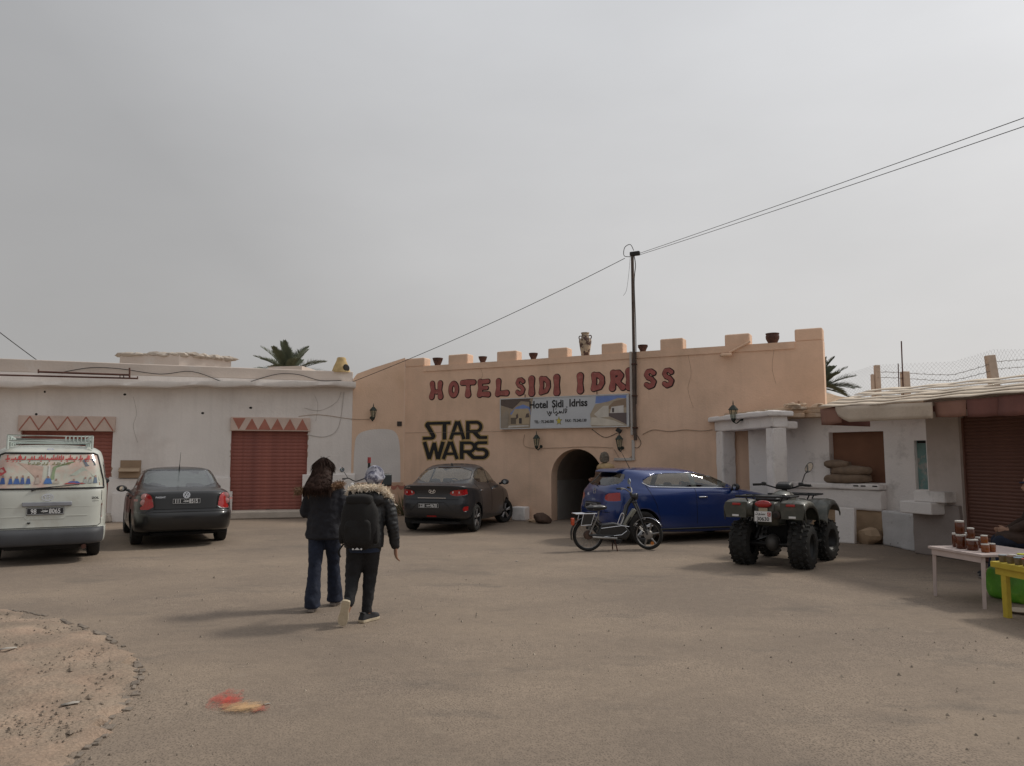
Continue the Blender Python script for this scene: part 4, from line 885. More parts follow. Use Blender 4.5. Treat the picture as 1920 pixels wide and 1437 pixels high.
# pots on the battlements
def pot(px, py, h_px, lab, prof, m, ears=True, nm='clay_pot'):
    s_, z_ = HF.loc(px, py, .15); zz = np.interp(s_, [p[0] for p in top], zt); _, z2 = HF.loc(px, py - h_px, .15); k_ = (z2 - z_); w_ = HF.w(s_, .17, zz)
    t_ = thing(nm, lab, 'pot', w_, HA, 'pots on the battlements')
    MB().lathe([(a * k_, b * k_) for a, b in prof], 24).build('body', m, t_)
    if ears:
        rm = prof[-3][0] * k_
        for sg in (-1, 1): MB().tube(crom([(sg * rm * .9, 0, .93 * k_), (sg * rm * 1.22, 0, .85 * k_), (sg * rm * 1.15, 0, .68 * k_), (sg * rm * .85, 0, .6 * k_)], 4), .035 * k_ * 1.4, 6).build('handle', m, t_)
PP = [(.30, 0), (.34, .05), (.42, .3), (.56, .62), (.64, .9), (.66, .96), (.66, 1.0), (.58, 1.0), (.52, .8), (.35, .25), (.02, .2)]
PP2 = [(.36, 0), (.38, .05), (.46, .2), (.60, .5), (.62, .7), (.57, .88), (.62, .95), (.62, 1.0), (.54, 1.0), (.5, .85), (.5, .5), (.02, .2)]
pot(820, 686, 15, 'dark clay pot on the leftmost gap of the battlements', PP, M_clay); pot(904.5, 681, 12.5, 'small dark clay pot in the second gap of the battlements', PP, M_clay); pot(999.5, 674, 13, 'small dark clay pot in the third gap, left of the amphora', PP, M_clay)
pot(1205, 659, 14, 'dark clay pot right of the steel pole on the battlements', PP, M_clay); pot(1448.5, 643, 20, 'large dark clay pot beside the tall right end of the battlements', PP2, M_clay, False)
AM = [(.16, 0), (.17, .02), (.18, .12), (.22, .35), (.26, .62), (.255, .7), (.18, .78), (.155, .82), (.15, .95), (.175, .97), (.175, 1.0), (.13, 1.0), (.12, .85), (.02, .8)]
s_, _ = HF.loc(1097, 667, .15); zz = np.interp(s_, [p[0] for p in top], zt); k_ = HF.loc(1097, 624, .15)[1] - zz
am_ = thing('amphora', 'tall flaking two handled amphora standing on the battlements', 'amphora', HF.w(s_, .17, zz), HA)
MB().lathe([(a * k_, b * k_) for a, b in AM], 28).build('body', M_amph, am_)
for sg in (-1, 1): MB().tube(crom([(sg * .15 * k_, 0, .86 * k_), (sg * .25 * k_, 0, .87 * k_), (sg * .275 * k_, 0, .8 * k_), (sg * .235 * k_, 0, .7 * k_)], 5), .022 * k_, 6).build('handle', M_clay, am_)
# conical jar on the shop roof
s_, z_ = LF.loc(641, 697, .15); jz = ls(641, 696)[1]; k_ = LF.loc(641, 670, .15)[1] - jz
jar = thing('clay_jar', 'ochre conical jar lying open on the white shop roof', 'jar', LF.w(s_ - .02, .15, jz - .03), LA)
MB().lathe([(.27, 0), (.27, .05 * k_), (.22, .4 * k_), (.14, .82 * k_), (.135, .95 * k_), (.11, 1.04 * k_), (.02, 1.02 * k_)], 24).build('body', M_jar, jar)
MB().lathe([(.001, -.03), (.10, -.022), (.115, 0), (.10, .01)], 16, (0, 0, 0), 'y').build('opening', M_dark, jar, loc=(.13, -.185, .12)).rotation_euler = (R(-10), 0, R(35))
# rooftop rooms behind
def roomy(px0, pxm, px1, yt, Y, lab, m1, broken):
    a_ = at(px0, yt, Y); m_ = at(pxm, yt, Y - .3); b_ = at(px1, yt, Y + 1.2); z1 = a_.z
    dv = Vector((b_.x - m_.x, b_.y - m_.y)); dl = Vector((a_.x - m_.x, a_.y - m_.y))
    t_ = thing('rooftop_room', lab, 'building', (m_.x, m_.y, 0))
    pol = [(dl.x, dl.y), (0, 0), (dv.x, dv.y), (dv.x + dl.x, dv.y + dl.y)]
    MB().zprism(pol, 0, z1).build('wall', m1, t_, smooth=False)
    if broken:
        for i in range(46):
            f_ = i / 45; p = (dl * (1 - f_ * 2) if f_ < .5 else dv * (f_ * 2 - 1)); 
            rock(rk.uniform(.08, .2), (p.x, p.y + .1, z1 + rk.uniform(-.05, .05)), 1.6, 1, .5).build('broken_stone', M_conc, t_, ang=30)
    return t_
roomy(225, 336, 434, 666, 29, 'square rooftop room with crumbling top behind the white shops', M_parap, True)
roomy(503, 566, 592, 688, 30, 'small flat rooftop hut in front of the palm crown', M_parap, False)
# rusty frame lying on the ledge
rf = thing('rusty_frame', 'rusty angle iron frame lying on the left roof ledge', 'frame', cw, LA)
def lt(px, py, off=-.2): s_, z_ = LF.loc(px, py, off); return (s_, off, z_)
for a_, b_, r_ in (((-20, 703), (258, 710), .022), ((72, 697.5), (243, 703.5), .026), ((243, 690), (243, 708), .022), ((72, 693), (72, 700), .018), ((225, 702), (225, 709), .012), ((232, 702), (232, 709), .012), ((258, 706), (258, 711), .015)): MB().tube([lt(*a_), lt(*b_)], r_, 4).build('bar', M_rust, rf)
# cardboard box on the plinth
s_, z_ = LF.loc(243, 893, -.1); cb = thing('cardboard_box', 'open cardboard box standing on the plinth behind the black sedan', 'box', LF.w(s_, -.09, zp - .02), LA)
M_card = mat('cardboard', (.33, .23, .15), .9, var=.1, vs=5)
w_, h_ = .5, .30
MB().bb(-w_ / 2, w_ / 2, -.10, .09, .03, h_).build('carton', M_card, cb, bev=.005); MB().box((0, -.14, .24), (w_, .012, .14), Matrix.Rotation(-.9, 3, 'X')).build('flap', mat('cardboard_light', (.42, .31, .21), .9, var=.1), cb, smooth=False)
MB().box((0, .08, h_ + .09), (w_, .012, .2)).build('flap', M_card, cb, smooth=False)
# palms
M_frond = mat('palm_green', (.105, .12, .075), .7, var=.3, vs=3); M_trunk = mat('palm_trunk', (.14, .10, .07), .95, var=.3, vs=6, bump=.8, bs=12)  # frond green is lightened in the colour itself to stand for distance haze
def frond_mesh(seed, Ln):
    r_ = random.Random(seed); mb = MB(); pts = []
    droop = r_.uniform(.5, 1.1)
    for i in range(19):
        u = i / 18; pts.append(Vector((Ln * u, 0, -droop * Ln * .42 * u * u)))
    mb.tube(pts, [.03 * (1 - .8 * i / 18) for i in range(19)], 5)
    for i in range(56):
        u = .14 + .86 * i / 55; k_ = u * 18; p = pts[int(min(k_, 17))].lerp(pts[int(min(k_, 17)) + 1], k_ - int(min(k_, 17))); ll = Ln * .20 * math.sin(math.pi * min(1, .12 + u * .86)) + .1
        for sg in (-1, 1):
            d = Vector((.75, sg * .72, r_.uniform(.05, .35))).normalized(); tip = p + d * ll * r_.uniform(.8, 1.1) - Vector((0, 0, .05 * ll)); n_ = Vector((.03, 0, .012))
            mb.add([p - n_, p + n_, p.lerp(tip, .6) + n_ * .8, tip, p.lerp(tip, .6) - n_ * .8], [(0, 1, 2, 3, 4)])
    me = bpy.data.meshes.new('frond'); me.from_pydata([tuple(p) for p in mb.v], [], mb.f); me.materials.append(M_frond); return me
def palm(px, py, Y, Ln, n_, lab, seed):
    p = at(px, py, Y); t_ = thing('palm_tree', lab, 'tree', (p.x, Y, 0)); r_ = random.Random(seed)
    MB().tube([(.0, 0, 0), (.06, 0, p.z * .5), (0, 0, p.z)], [.28, .2, .22], 12).build('trunk', M_trunk, t_)
    ms = [frond_mesh(seed * 10 + i, Ln * r_.uniform(.85, 1.1)) for i in range(5)]
    for i in range(n_):
        o = bpy.data.objects.new('frond', ms[i % 5]); C.objects.link(o); o.parent = t_; o.location = (0, 0, p.z + r_.uniform(-.1, .15))
        el = 82 - 95 * (i / n_) ** .9 + r_.uniform(-6, 6); o.rotation_euler = (r_.uniform(-.3, .3), -R(el), i * 2.399 + r_.uniform(-.2, .2))
palm(540, 706, 44, 2.25, 26, 'palm crown rising behind the white shop roof', 3); palm(1533, 733, 34, 1.55, 30, 'palm crown peeping out behind the right end of the hotel', 5)
# small things by the hotel wall
M_plant = mat('dry_plant', (.13, .12, .06), .8, var=.3, vs=10)
for i, (px, py, k_, lab) in enumerate(((752, 955, .75, 'spiky dry plant at the wall left of the grey sedan'), (737, 962, .45, 'low dry weed at the foot of the ochre end wall'))):
    s_, z_ = ls(px, py); p = LF.w(s_, -.35, 0); t_ = thing('wall_plant', lab, 'plant', p); r_ = random.Random(i)
    for j in range(26):
        a = r_.uniform(0, 6.28); e_ = r_.uniform(.5, 1.4); l_ = k_ * r_.uniform(.6, 1.1); d = Vector((math.cos(a) * math.cos(e_), math.sin(a) * math.cos(e_), math.sin(e_))); sd_ = Vector((-math.sin(a), math.cos(a), 0)) * .014
        mb = MB(); b_ = d * l_ * .55; c_ = d * l_ - Vector((0, 0, l_ * .12)); mb.add([-sd_, sd_, b_ + sd_ * 1.3, c_, b_ - sd_ * 1.3], [(0, 1, 2, 3, 4)]); mb.build('leaf', M_plant, t_, smooth=False)
s_, z_ = hs_(982, 960); o = MB().bb(-.2, .2, -.2, .12, 0, .36).build('white_block', M_white2, bev=.03, loc=HF.w(s_, -.15, 0)); o.rotation_euler = (0, 0, HA); tag(o, 'low white block at the wall right of the grey sedan', 'block')
p = G(1019, 984); o = rock(.2, (0, 0, .11), 1.3, .9, .75).build('cloth_bundle', mat('brown_cloth', (.09, .055, .04), .95, var=.3, vs=8, bump=.5, bs=20), loc=p + Vector((0, .3, 0)), ang=60, disp=(.04, .1)); tag(o, 'dark brown bundle on the ground left of the arch', 'bundle')
p = G(1000, 982); o = rock(.12, (0, 0, .03), 1.5, 1, .4).build('rubble_stone', M_stone, loc=p + Vector((0, .4, 0)), ang=30); tag(o, 'flat brown stone beside the dark bundle', 'stone')
# ================================================================ vehicles
M_tyre = mat('tyre_rubber', (.018, .017, .016), .85, var=.25, vs=12, bump=.2, bs=80, col2=(.06, .05, .042), c2s=5, c2=(.55, .75)); M_rim = mat('alloy', (.42, .42, .43), .35, metal=.8, var=.1); M_rimd = mat('dark_alloy', (.03, .03, .032), .4, metal=.5, var=.1)
M_chrome = mat('chrome', (.62, .62, .64), .18, metal=1.0, var=.05); M_bplast = mat('black_plastic', (.018, .018, .019), .55, var=.15, vs=8); M_seat = mat('seat_cloth', (.035, .035, .038), .9, var=.15); M_inner = mat('cabin_dark', (.02, .02, .021), .9, var=.1)
M_glass = glass('car_glass', (.70, .75, .73), ior=1.62); M_glassd = glass('tinted_glass', (.40, .45, .44), ior=1.62); M_red = mat('tail_red', (.34, .012, .012), .15, var=.1, vs=20, coat=.6); M_redl = mat('tail_clear', (.45, .22, .21), .15, var=.08, vs=20, coat=.6); M_amb = mat('amber_lens', (.55, .17, .02), .2, var=.05, coat=.5)
M_pw = mat('plate_white', (.66, .66, .66), .5, var=.05); M_pb = mat('plate_black', (.012, .012, .014), .5, var=.1); M_mir = mat('mirror_glass', (.75, .78, .8), .05, metal=1.0, var=0); M_white_l = mat('clear_lens', (.55, .55, .55), .12, var=.05, coat=.6)
M_seam = mat('panel_gap', (.004, .004, .004), .9, var=0)
def inpoly(px, py, poly):
    r_ = np.zeros(px.shape, bool); n = len(poly)
    for i in range(n):
        (x0, y0), (x1, y1) = poly[i], poly[i - 1]
        c_ = ((y0 > py) != (y1 > py))
        if abs(y1 - y0) > 1e-12: r_ ^= c_ & (px < (x1 - x0) * (py - y0) / (y1 - y0) + x0)
    return r_
def nearest(p, poly):
    best = None
    for i in range(len(poly)):
        ax, ay = poly[i]; bx, by = poly[i - 1]; dx, dy = bx - ax, by - ay; q = dx * dx + dy * dy
        t_ = 0 if q == 0 else max(0, min(1, ((p[0] - ax) * dx + (p[1] - ay) * dy) / q)); x, y = ax + dx * t_, ay + dy * t_; d = (x - p[0]) ** 2 + (y - p[1]) ** 2
        if best is None or d < best[0]: best = (d, x, y)
    return best[1], best[2]
class Shell:
    """closed car body made of rings; pieces are cut out of it along outlines"""
    def __init__(s, rows, M=150, sub=7):
        rows = np.array(rows, float); K = len(rows); out = []
        for i in range(K - 1):
            a, b, c_, d = rows[max(i - 1, 0)], rows[i], rows[i + 1], rows[min(i + 2, K - 1)]
            for k in range(sub):
                t_ = k / sub; out.append(.5 * (2 * b + (c_ - a) * t_ + (2 * a - 5 * b + 4 * c_ - d) * t_ ** 2 + (3 * b - a - 3 * c_ + d) * t_ ** 3))
        out.append(rows[-1]); V = []
        th = np.linspace(0, math.pi, 700)
        for xr, zr, xf, zf, w, zs, nr, nf in out:
            w = max(w, .004); xm = xr * .5 + xf * .5; n_ = np.where(th < math.pi / 2, nr, nf)
            x = xm - (xf - xr) / 2 * np.sign(np.cos(th)) * np.abs(np.cos(th)) ** (2 / n_); y = w * np.abs(np.sin(th)) ** (2 / n_)
            L_ = np.concatenate([[0], np.cumsum(np.hypot(np.diff(x), np.diff(y)))]); u = np.linspace(0, L_[-1], M)
            x = np.interp(u, L_, x); y = np.interp(u, L_, y); y[0] = y[-1] = 0
            kx = (x - xm) / max((xf - xr) / 2, 1e-6); z = zs + np.where(kx < 0, (zr - zs) * np.abs(kx) ** 2.2, (zf - zs) * np.abs(kx) ** 2.2)
            V.append(np.concatenate([np.stack([x, y, z], 1), np.stack([x, -y, z], 1)[-2:0:-1]]))
        s.V = np.array(V); s.R, s.N = s.V.shape[:2]; s.P = s.V.reshape(-1, 3)
        i, j = np.meshgrid(np.arange(s.R - 1), np.arange(s.N), indexing='ij'); j2 = (j + 1) % s.N
        s.F = np.stack([i * s.N + j, (i + 1) * s.N + j, (i + 1) * s.N + j2, i * s.N + j2], -1).reshape(-1, 4)
        c0 = s.P[s.F]; s.C = c0.mean(1); n_ = np.cross(c0[:, 2] - c0[:, 0], c0[:, 3] - c0[:, 1]); s.Nn = n_ / np.maximum(np.linalg.norm(n_, axis=1, keepdims=True), 1e-9)
        if (s.Nn * (s.C - np.array([s.P[:, 0].mean(), 0, .6]))).sum(1).mean() < 0: s.F = s.F[:, ::-1]; s.Nn = -s.Nn
        s.free = np.ones(len(s.F), bool); s.bvh = BVHTree.FromPolygons([Vector(p) for p in s.P], [tuple(f) for f in s.F])
    def cut(s, view, poly, extra=None):
        A = (0, 2) if view.startswith('side') else (1, 2)
        if view == 'sideL': ok = s.C[:, 1] > .05
        elif view == 'sideR': ok = s.C[:, 1] < -.05
        elif view == 'rear': ok = (s.C[:, 0] < s.P[:, 0].mean()) & (s.Nn[:, 0] < -.12)
        elif view == 'rearw': ok = (s.C[:, 0] < s.P[:, 0].min() + .24)
        else: ok = (s.C[:, 0] > s.P[:, 0].mean()) & (s.Nn[:, 0] > .12)
        if extra is not None: ok &= extra(s.C, s.Nn)
        sel = s.free & ok & inpoly(s.C[:, A[0]], s.C[:, A[1]], poly); s.free &= ~sel
        vin = np.unique(s.F[sel]); oth = np.zeros(len(s.P), bool); oth[np.unique(s.F[~sel])] = True
        for v in vin[oth[vin]]:
            q = nearest((s.P[v, A[0]], s.P[v, A[1]]), poly)
            if abs(q[0] - s.P[v, A[0]]) + abs(q[1] - s.P[v, A[1]]) < (.03 if view == 'rearw' else .06): s.P[v, A[0]], s.P[v, A[1]] = q
        return sel
    def piece(s, name, sel, m, parent, off=0.0, thick=0.0):
        f = s.F[sel]; u, inv = np.unique(f, return_inverse=True); inv = inv.reshape(f.shape); p = s.P[u].copy()
        if off:
            nn = np.zeros_like(p); np.add.at(nn, inv.ravel(), np.repeat(s.Nn[sel], 4, 0)); p += nn / np.maximum(np.linalg.norm(nn, axis=1, keepdims=True), 1e-9) * off
        me = bpy.data.meshes.new(name); me.from_pydata(p.tolist(), [], inv.tolist()); me.materials.append(m); return finish(name, me, parent, True, ang=55, solid=thick)
    def hit(s, view, a, b):
        o, d = {'sideL': ((a, 3, b), (0, -1, 0)), 'sideR': ((a, -3, b), (0, 1, 0)), 'rear': ((-4, a, b), (1, 0, 0)), 'front': ((4, a, b), (-1, 0, 0)), 'top': ((a, b, 4), (0, 0, -1))}[view]
        r_ = s.bvh.ray_cast(Vector(o), Vector(d)); return (r_[0], r_[1] if r_[1].dot(Vector(d)) < 0 else -r_[1]) if r_[0] else (Vector(o) + Vector(d) * 2, -Vector(d))
    def line(s, view, pts, r_=.006, lift=.001):
        q = []
        for (a, b), (c_, d) in zip(pts, pts[1:]):
            n = max(2, int(math.hypot(c_ - a, d - b) / .04))
            q += [(a + (c_ - a) * i / n, b + (d - b) * i / n) for i in range(n)]
        q.append(pts[-1]); w = []
        for a, b in q: h_, n = s.hit(view, a, b); w.append(h_ + n * lift)
        return MB().tube(w, r_, 5)
    def ribbon(s, view, poly, name, m, parent, off=.004):
        vf = (poly, [tuple(range(len(poly)))]); mb = MB(); mb.add([(lambda t_: t_[0] + t_[1] * off)(s.hit(view, a, b)) for a, b in poly], vf[1]); return mb.build(name, m, parent, smooth=False)
def circ(cx, cz, r_, n=40): return [(cx + r_ * math.cos(2 * math.pi * i / n), cz + r_ * math.sin(2 * math.pi * i / n)) for i in range(n)]
def wheel(parent, x, y, r_, w, style='five', turn=0.0, rim=.68):
    t_ = bpy.data.objects.new('wheel', None); C.objects.link(t_); t_.parent = parent; t_.location = (x, y, r_); t_.rotation_euler = (0, 0, turn); sg = 1 if y > 0 else -1
    ri = r_ * rim; h_ = w / 2
    MB().lathe([(ri, -h_ * .8), (ri + .02, -h_ * .95), (r_ - .05, -h_), (r_ - .015, -h_ * .9), (r_, -h_ * .65), (r_, h_ * .65), (r_ - .015, h_ * .9), (r_ - .05, h_), (ri + .02, h_ * .95), (ri, h_ * .8)], 40, (0, 0, 0), 'y', False).build('tyre', M_tyre, t_)
    MB().lathe([(ri, -h_ * .8), (ri - .012, -h_ * .7), (ri - .02, 0), (ri - .012, h_ * .7), (ri, h_ * .8)], 36, (0, 0, 0), 'y', False).lathe([(.001, 0), (ri - .02, 0)], 36, (0, sg * -.01, 0), 'y', False).build('rim', M_rimd if style == 'five' else M_rim, t_)
    if style == 'five':
        for i in range(5):
            a = i * 2 * math.pi / 5 + .3
            for da in (-.13, .13):
                d = Vector((math.cos(a + da), 0, math.sin(a + da))); e_ = Vector((math.cos(a), 0, math.sin(a)))
                MB().tube([e_ * .03 + Vector((0, sg * h_ * .55, 0)), d * (ri - .01) + Vector((0, sg * h_ * .72, 0))], [.022, .016], 6).build('spoke', M_rim, t_)
        MB().lathe([(ri - .004, 0), (ri + .006, .01)], 36, (0, sg * h_ * .78, 0), 'y', False).build('rim_edge', M_rim, t_)
    else:
        MB().lathe([(.02, .03), (ri * .5, .025), (ri * .62, .01), (ri * .9, .03), (ri * .97, .0)] if sg > 0 else [(.02, -.03), (ri * .5, -.025), (ri * .62, -.01), (ri * .9, -.03), (ri * .97, .0)], 30, (0, sg * h_ * .55, 0), 'y', False).build('hubcap', M_rim, t_)
    MB().lathe([(.001, -.02), (.05, -.015), (.05, .02), (.001, .03)], 16, (0, sg * h_ * .6, 0), 'y', False).build('hub', M_rim if style != 'five' else M_rimd, t_)
    return t_
def onrear(parent, name, vf, m, O, tilt=0.0):
    """flat print on a rear face: right as seen from behind is -y"""
    return flat(name, vf, m, parent, O, (0, -1, 0), (math.sin(tilt), 0, math.cos(tilt)))
def plate(parent, x, y, z, t1, t2, tilt=0.0, w=.48, h=.105, board=M_pb, ink=M_pw, rim=True):
    p = bpy.data.objects.new('number_plate', None); C.objects.link(p); p.parent = parent; p.location = (x, y, z); p.rotation_euler = (0, tilt, 0)
    MB().bb(-.006, .006, -w / 2, w / 2, -h / 2, h / 2).build('plate_board', board, p, bev=.002)
    if rim:
        e_ = .004
        MB().bb(-.0075, -.006, -w / 2 + .01, w / 2 - .01, h / 2 - .014, h / 2 - .010).bb(-.0075, -.006, -w / 2 + .01, w / 2 - .01, -h / 2 + .010, -h / 2 + .014).bb(-.0075, -.006, -w / 2 + .006, -w / 2 + .0099, -h / 2 + .01, h / 2 - .01).bb(-.0075, -.006, w / 2 - .0099, w / 2 - .006, -h / 2 + .01, h / 2 - .01).build('plate_border', ink, p, smooth=False, kind='stuff')
    onrear(p, 'plate_number', text_vf(t1, .098, .0015, .80), ink, (-.0085, w * .31, -.034)); onrear(p, 'plate_number', text_vf(t2, .098, .0015, .80), ink, (-.0085, -w * .25, -.034))
    onrear(p, 'plate_script', stroke_vf([([(a * .21, b * .42) for a, b in q], r_ * .30) for q, r_ in TUNIS], .0018), ink, (-.0085, w * .115, -.010))
    return p
def seatset(parent, xs, z0, zt, w=.48):
    for x in xs:
        for y in (-.36, .36):
            t_ = bpy.data.objects.new('seat', None); C.objects.link(t_); t_.parent = parent; t_.location = (x, y, 0)
            MB().box((-.05, 0, (z0 + zt) / 2 - .05), (.14, w, zt - z0), Matrix.Rotation(-.18, 3, 'Y'), .85).build('backrest', M_seat, t_, bev=.05, seg=3)
            MB().box((-.14, 0, zt + .04), (.09, .26, .17), Matrix.Rotation(-.18, 3, 'Y'), .9).build('headrest', M_seat, t_, bev=.035, seg=3)
            MB().box((.22, 0, z0 - .02), (.48, w, .14)).build('cushion', M_seat, t_, bev=.04, seg=3)
def interior(parent, x0, x1, w, zb, wheelx, zsh=None, xsh=None):
    MB().bb(x0, x1, -w, w, .25, .42).build('cabin_floor', M_inner, parent, smooth=False)
    if zsh: MB().bb(x0, xsh, -w, w, zsh - .04, zsh).build('parcel_shelf', M_inner, parent, smooth=False)
    MB().prism([(wheelx + .15, .5), (x1 + .25, .5), (x1 + .25, zb - .03), (wheelx + .3, zb), (wheelx + .15, zb - .06)], -w, w).build('dashboard', M_inner, parent, bev=.03)
    MB().tube([Vector((wheelx + .08 * math.sin(a) * .5, .36 + .18 * math.cos(a), zb - .02 + .17 * math.sin(a))) for a in np.linspace(0, 6.283, 25)[:-1]], .014, 6, closed=True).build('steering_wheel', M_inner, parent)
def mirrors(parent, x, y, z, m, k=1.0):
    for sg in (-1, 1):
        t_ = bpy.data.objects.new('wing_mirror', None); C.objects.link(t_); t_.parent = parent; t_.location = (x, sg * y, z)
        b = MB().ball((0, sg * .09 * k, .03), (.06 * k, .105 * k, .07 * k), 16, 10); b.v = [(max(p[0], -.035 * k), p[1], p[2]) for p in b.v]; b.build('mirror_shell', m, t_)
        MB().lathe([(.001, 0), (.045 * k, 0)], 16, (-.0365 * k, sg * .09 * k, .03), 'x', False).build('mirror_glass', M_mir, t_); MB().tube([(0.01, -sg * .06, -.02), (0, sg * .03, .01)], [.03, .022], 8).build('mirror_arm', M_bplast, t_)
def car(name, lab, loc, heading, rows, paint, wheels_x, r_w, tw, track, sidew, rearw, frontw, style, gl, glr, bumper=None, sub=7):
    """heading: direction of travel as angle of local +x"""
    t_ = thing(name, lab, 'van' if 'van' in name else 'car', loc, heading); sh = Shell(rows, sub=sub)
    for x in wheels_x:
        for sd_ in ('sideL', 'sideR'): sh.cut(sd_, circ(x, r_w, r_w + .05), lambda c_, n_: (abs(c_[:, 1]) > .45))
    parts = []
    for pl_ in sidew:
        for sd_ in ('sideL', 'sideR'): parts.append(('side_window', sh.cut(sd_, pl_, lambda c_, n_: abs(n_[:, 1]) > .25), gl))
    parts.append(('rear_window', sh.cut('rear', rearw), glr)); parts.append(('windscreen', sh.cut('front', frontw), gl))
    return t_, sh, parts
def car_finish(t_, sh, parts, paint, wheels_x, r_w, tw, track, style, turn=0.0):
    sh.piece('body', sh.free, paint, t_, thick=.004)
    for nm, sel, m in parts: sh.piece(nm, sel, m, t_)
    for i, x in enumerate(wheels_x):
        for sg in (1, -1):
            wheel(t_, x, sg * track, r_w, tw, style, turn if i else 0)
            P_ = [[(x + (r_w + .06) * math.cos(a), sg * yy, r_w + (r_w + .06) * math.sin(a)) for yy in (.38, track + .06)] for a in np.linspace(-.35, math.pi + .35, 22)]
            MB().grid(P_).build('wheel_well', M_inner, t_); MB().grid([[(x - r_w - .05, sg * .39, .2), (x - r_w - .05, sg * .39, r_w * 2 + .05)], [(x + r_w + .05, sg * .39, .2), (x + r_w + .05, sg * .39, r_w * 2 + .05)]]).build('well_back', M_inner, t_)
    MB().bb(wheels_x[0] - .55, wheels_x[1] + .5, -.55, .55, .19, .24).build('underbody', M_inner, t_, smooth=False)
CAL = [(0, 0), (1, 0)]
HD = R(90 + 29.5)
# ---- black sedan
rows = [(-2.25, .30, 2.1, .25, .72, .22, 6, 5), (-2.38, .32, 2.22, .27, .82, .22, 7, 5), (-2.44, .42, 2.27, .40, .86, .32, 7, 5), (-2.45, .58, 2.27, .55, .876, .5, 7, 5), (-2.42, .645, 2.24, .61, .876, .60, 7, 5), (-2.37, .67, 2.20, .66, .873, .66, 7, 5), (-2.345, .80, 2.15, .72, .868, .76, 7, 5), (-2.32, .94, 2.05, .78, .852, .87, 7, 5), (-2.29, 1.0, 1.9, .82, .83, .93, 6.5, 5),
        (-2.20, 1.035, 1.7, .86, .81, .955, 6, 5), (-1.95, 1.055, 1.4, .90, .79, .98, 6, 5), (-1.72, 1.075, 1.02, .965, .77, 1.0, 5.5, 4.5), (-1.50, 1.17, .78, 1.10, .735, 1.10, 5, 4), (-1.20, 1.32, .42, 1.27, .675, 1.26, 5, 4), (-.92, 1.415, .12, 1.375, .60, 1.38, 5, 4), (-.68, 1.447, -.05, 1.425, .46, 1.428, 5, 4), (-.5, 1.458, -.2, 1.45, .25, 1.452, 4, 4), (-.42, 1.46, -.35, 1.46, .01, 1.46, 4, 4)]
M_pblack = mat('black_car_paint', (.008, .0078, .0085), .35, var=.15, vs=2, coat=.45, spec=.4, col2=(.016, .015, .014), c2s=1.5, c2=(.5, .8))
rl, rr = G(257, 1021), G(409, 1013); ctr_ = (rl + rr) / 2; fw = Vector((math.cos(HD), math.sin(HD), 0))
loc = ctr_ + fw * 1.35
sw_ = [chaikin([(-1.32, 1.06), (-.1, 1.03), (.86, 1.0), (.22, 1.34), (-.06, 1.36), (-.86, 1.365)], 1)]
cA, sh, parts = car('black_sedan', 'black saloon car parked nose to the white shop wall', loc, HD, rows, M_pblack, (-1.35, 1.35), .315, .2, .76, sw_, chaikin([(-.69, 1.085), (.69, 1.085), (.61, 1.375), (.57, 1.395), (-.57, 1.395), (-.61, 1.375)], 1), chaikin([(-.68, 1.0), (.68, 1.0), (.55, 1.36), (-.55, 1.36)], 1), 'cap', M_glassd, glass('rear_glass', (.5, .58, .57), ior=2.1))
for sg in (1, -1):
    po = [(sg * a, b) for a, b in ((.545, .70), (.93, .70), (.93, .98), (.80, 1.02), (.62, .985), (.57, .90))]
    parts.append(('tail_light', sh.cut('rearw', chaikin(po, 1), lambda c_, n_: c_[:, 2] > .6), M_red))
cab = car_finish(cA, sh, parts, M_pblack, (-1.35, 1.35), .315, .2, .755, 'cap')
for sg in (1, -1):
    for (y, z, r_, m) in ((.70, .93, .060, M_redl), (.715, .83, .055, M_redl)):
        h_, n_ = sh.hit('rear', sg * y, z); o = MB().lathe([(.001, .012), (r_ * .6, .010), (r_, .001)], 20, (0, 0, 0), 'x', False).build('lamp_lens', m, cA, loc=h_ + n_ * .002); o.rotation_euler = (0, 0, math.pi)
    h_ = [sh.hit('rear', sg * a, b) for a, b in ((.57, .885), (.86, .885), (.86, .845), (.57, .845))]; MB().add([p + n_ * .004 for p, n_ in h_], [(0, 1, 2, 3)]).build('reverse_lens', M_redl, cA, smooth=False)
p0, n_ = sh.hit('rear', 0, .84)
plate(cA, p0.x - .012, 0, .845, '111', '8515', R(3))
sh.line('rear', [(-.56, .705), (.56, .705)], .006).build('lid_gap', M_seam, cA); sh.line('rear', [(.60, 1.0), (.545, .92), (.53, .71)], .005).build('lid_gap', M_seam, cA); sh.line('rear', [(-.60, 1.0), (-.545, .92), (-.53, .71)], .005).build('lid_gap', M_seam, cA)
sh.line('rear', [(-.80, .645), (.80, .645)], .005, 0).build('bumper_gap', M_seam, cA)
for sd_ in ('sideL', 'sideR'):
    sh.ribbon(sd_, [(-.17, 1.03), (-.06, 1.03), (-.06, 1.36), (-.17, 1.365)], 'door_pillar', M_bplast, cA, .006); sh.ribbon(sd_, [(-1.02, 1.045), (-.98, 1.045), (-.80, 1.365), (-.84, 1.365)], 'window_bar', M_bplast, cA, .006)
    for x in (-.115, .93, -1.02): sh.line(sd_, [(x, 1.0), (x, .42)] if x != -1.02 else [(-1.3, 1.02), (-1.05, .72), (-.98, .42)], .005).build('door_gap', M_seam, cA)
    for x in (-.9, .1):
        h_, n_ = sh.hit(sd_, x, .86); MB().box(h_ + n_ * .012, (.19, .03, .035)).build('door_handle', M_pblack, cA, bev=.012)
p1, n_ = sh.hit('rear', 0, .955); ring = [(.055 * math.cos(a), .055 * math.sin(a)) for a in np.linspace(0, 6.2832, 33)]
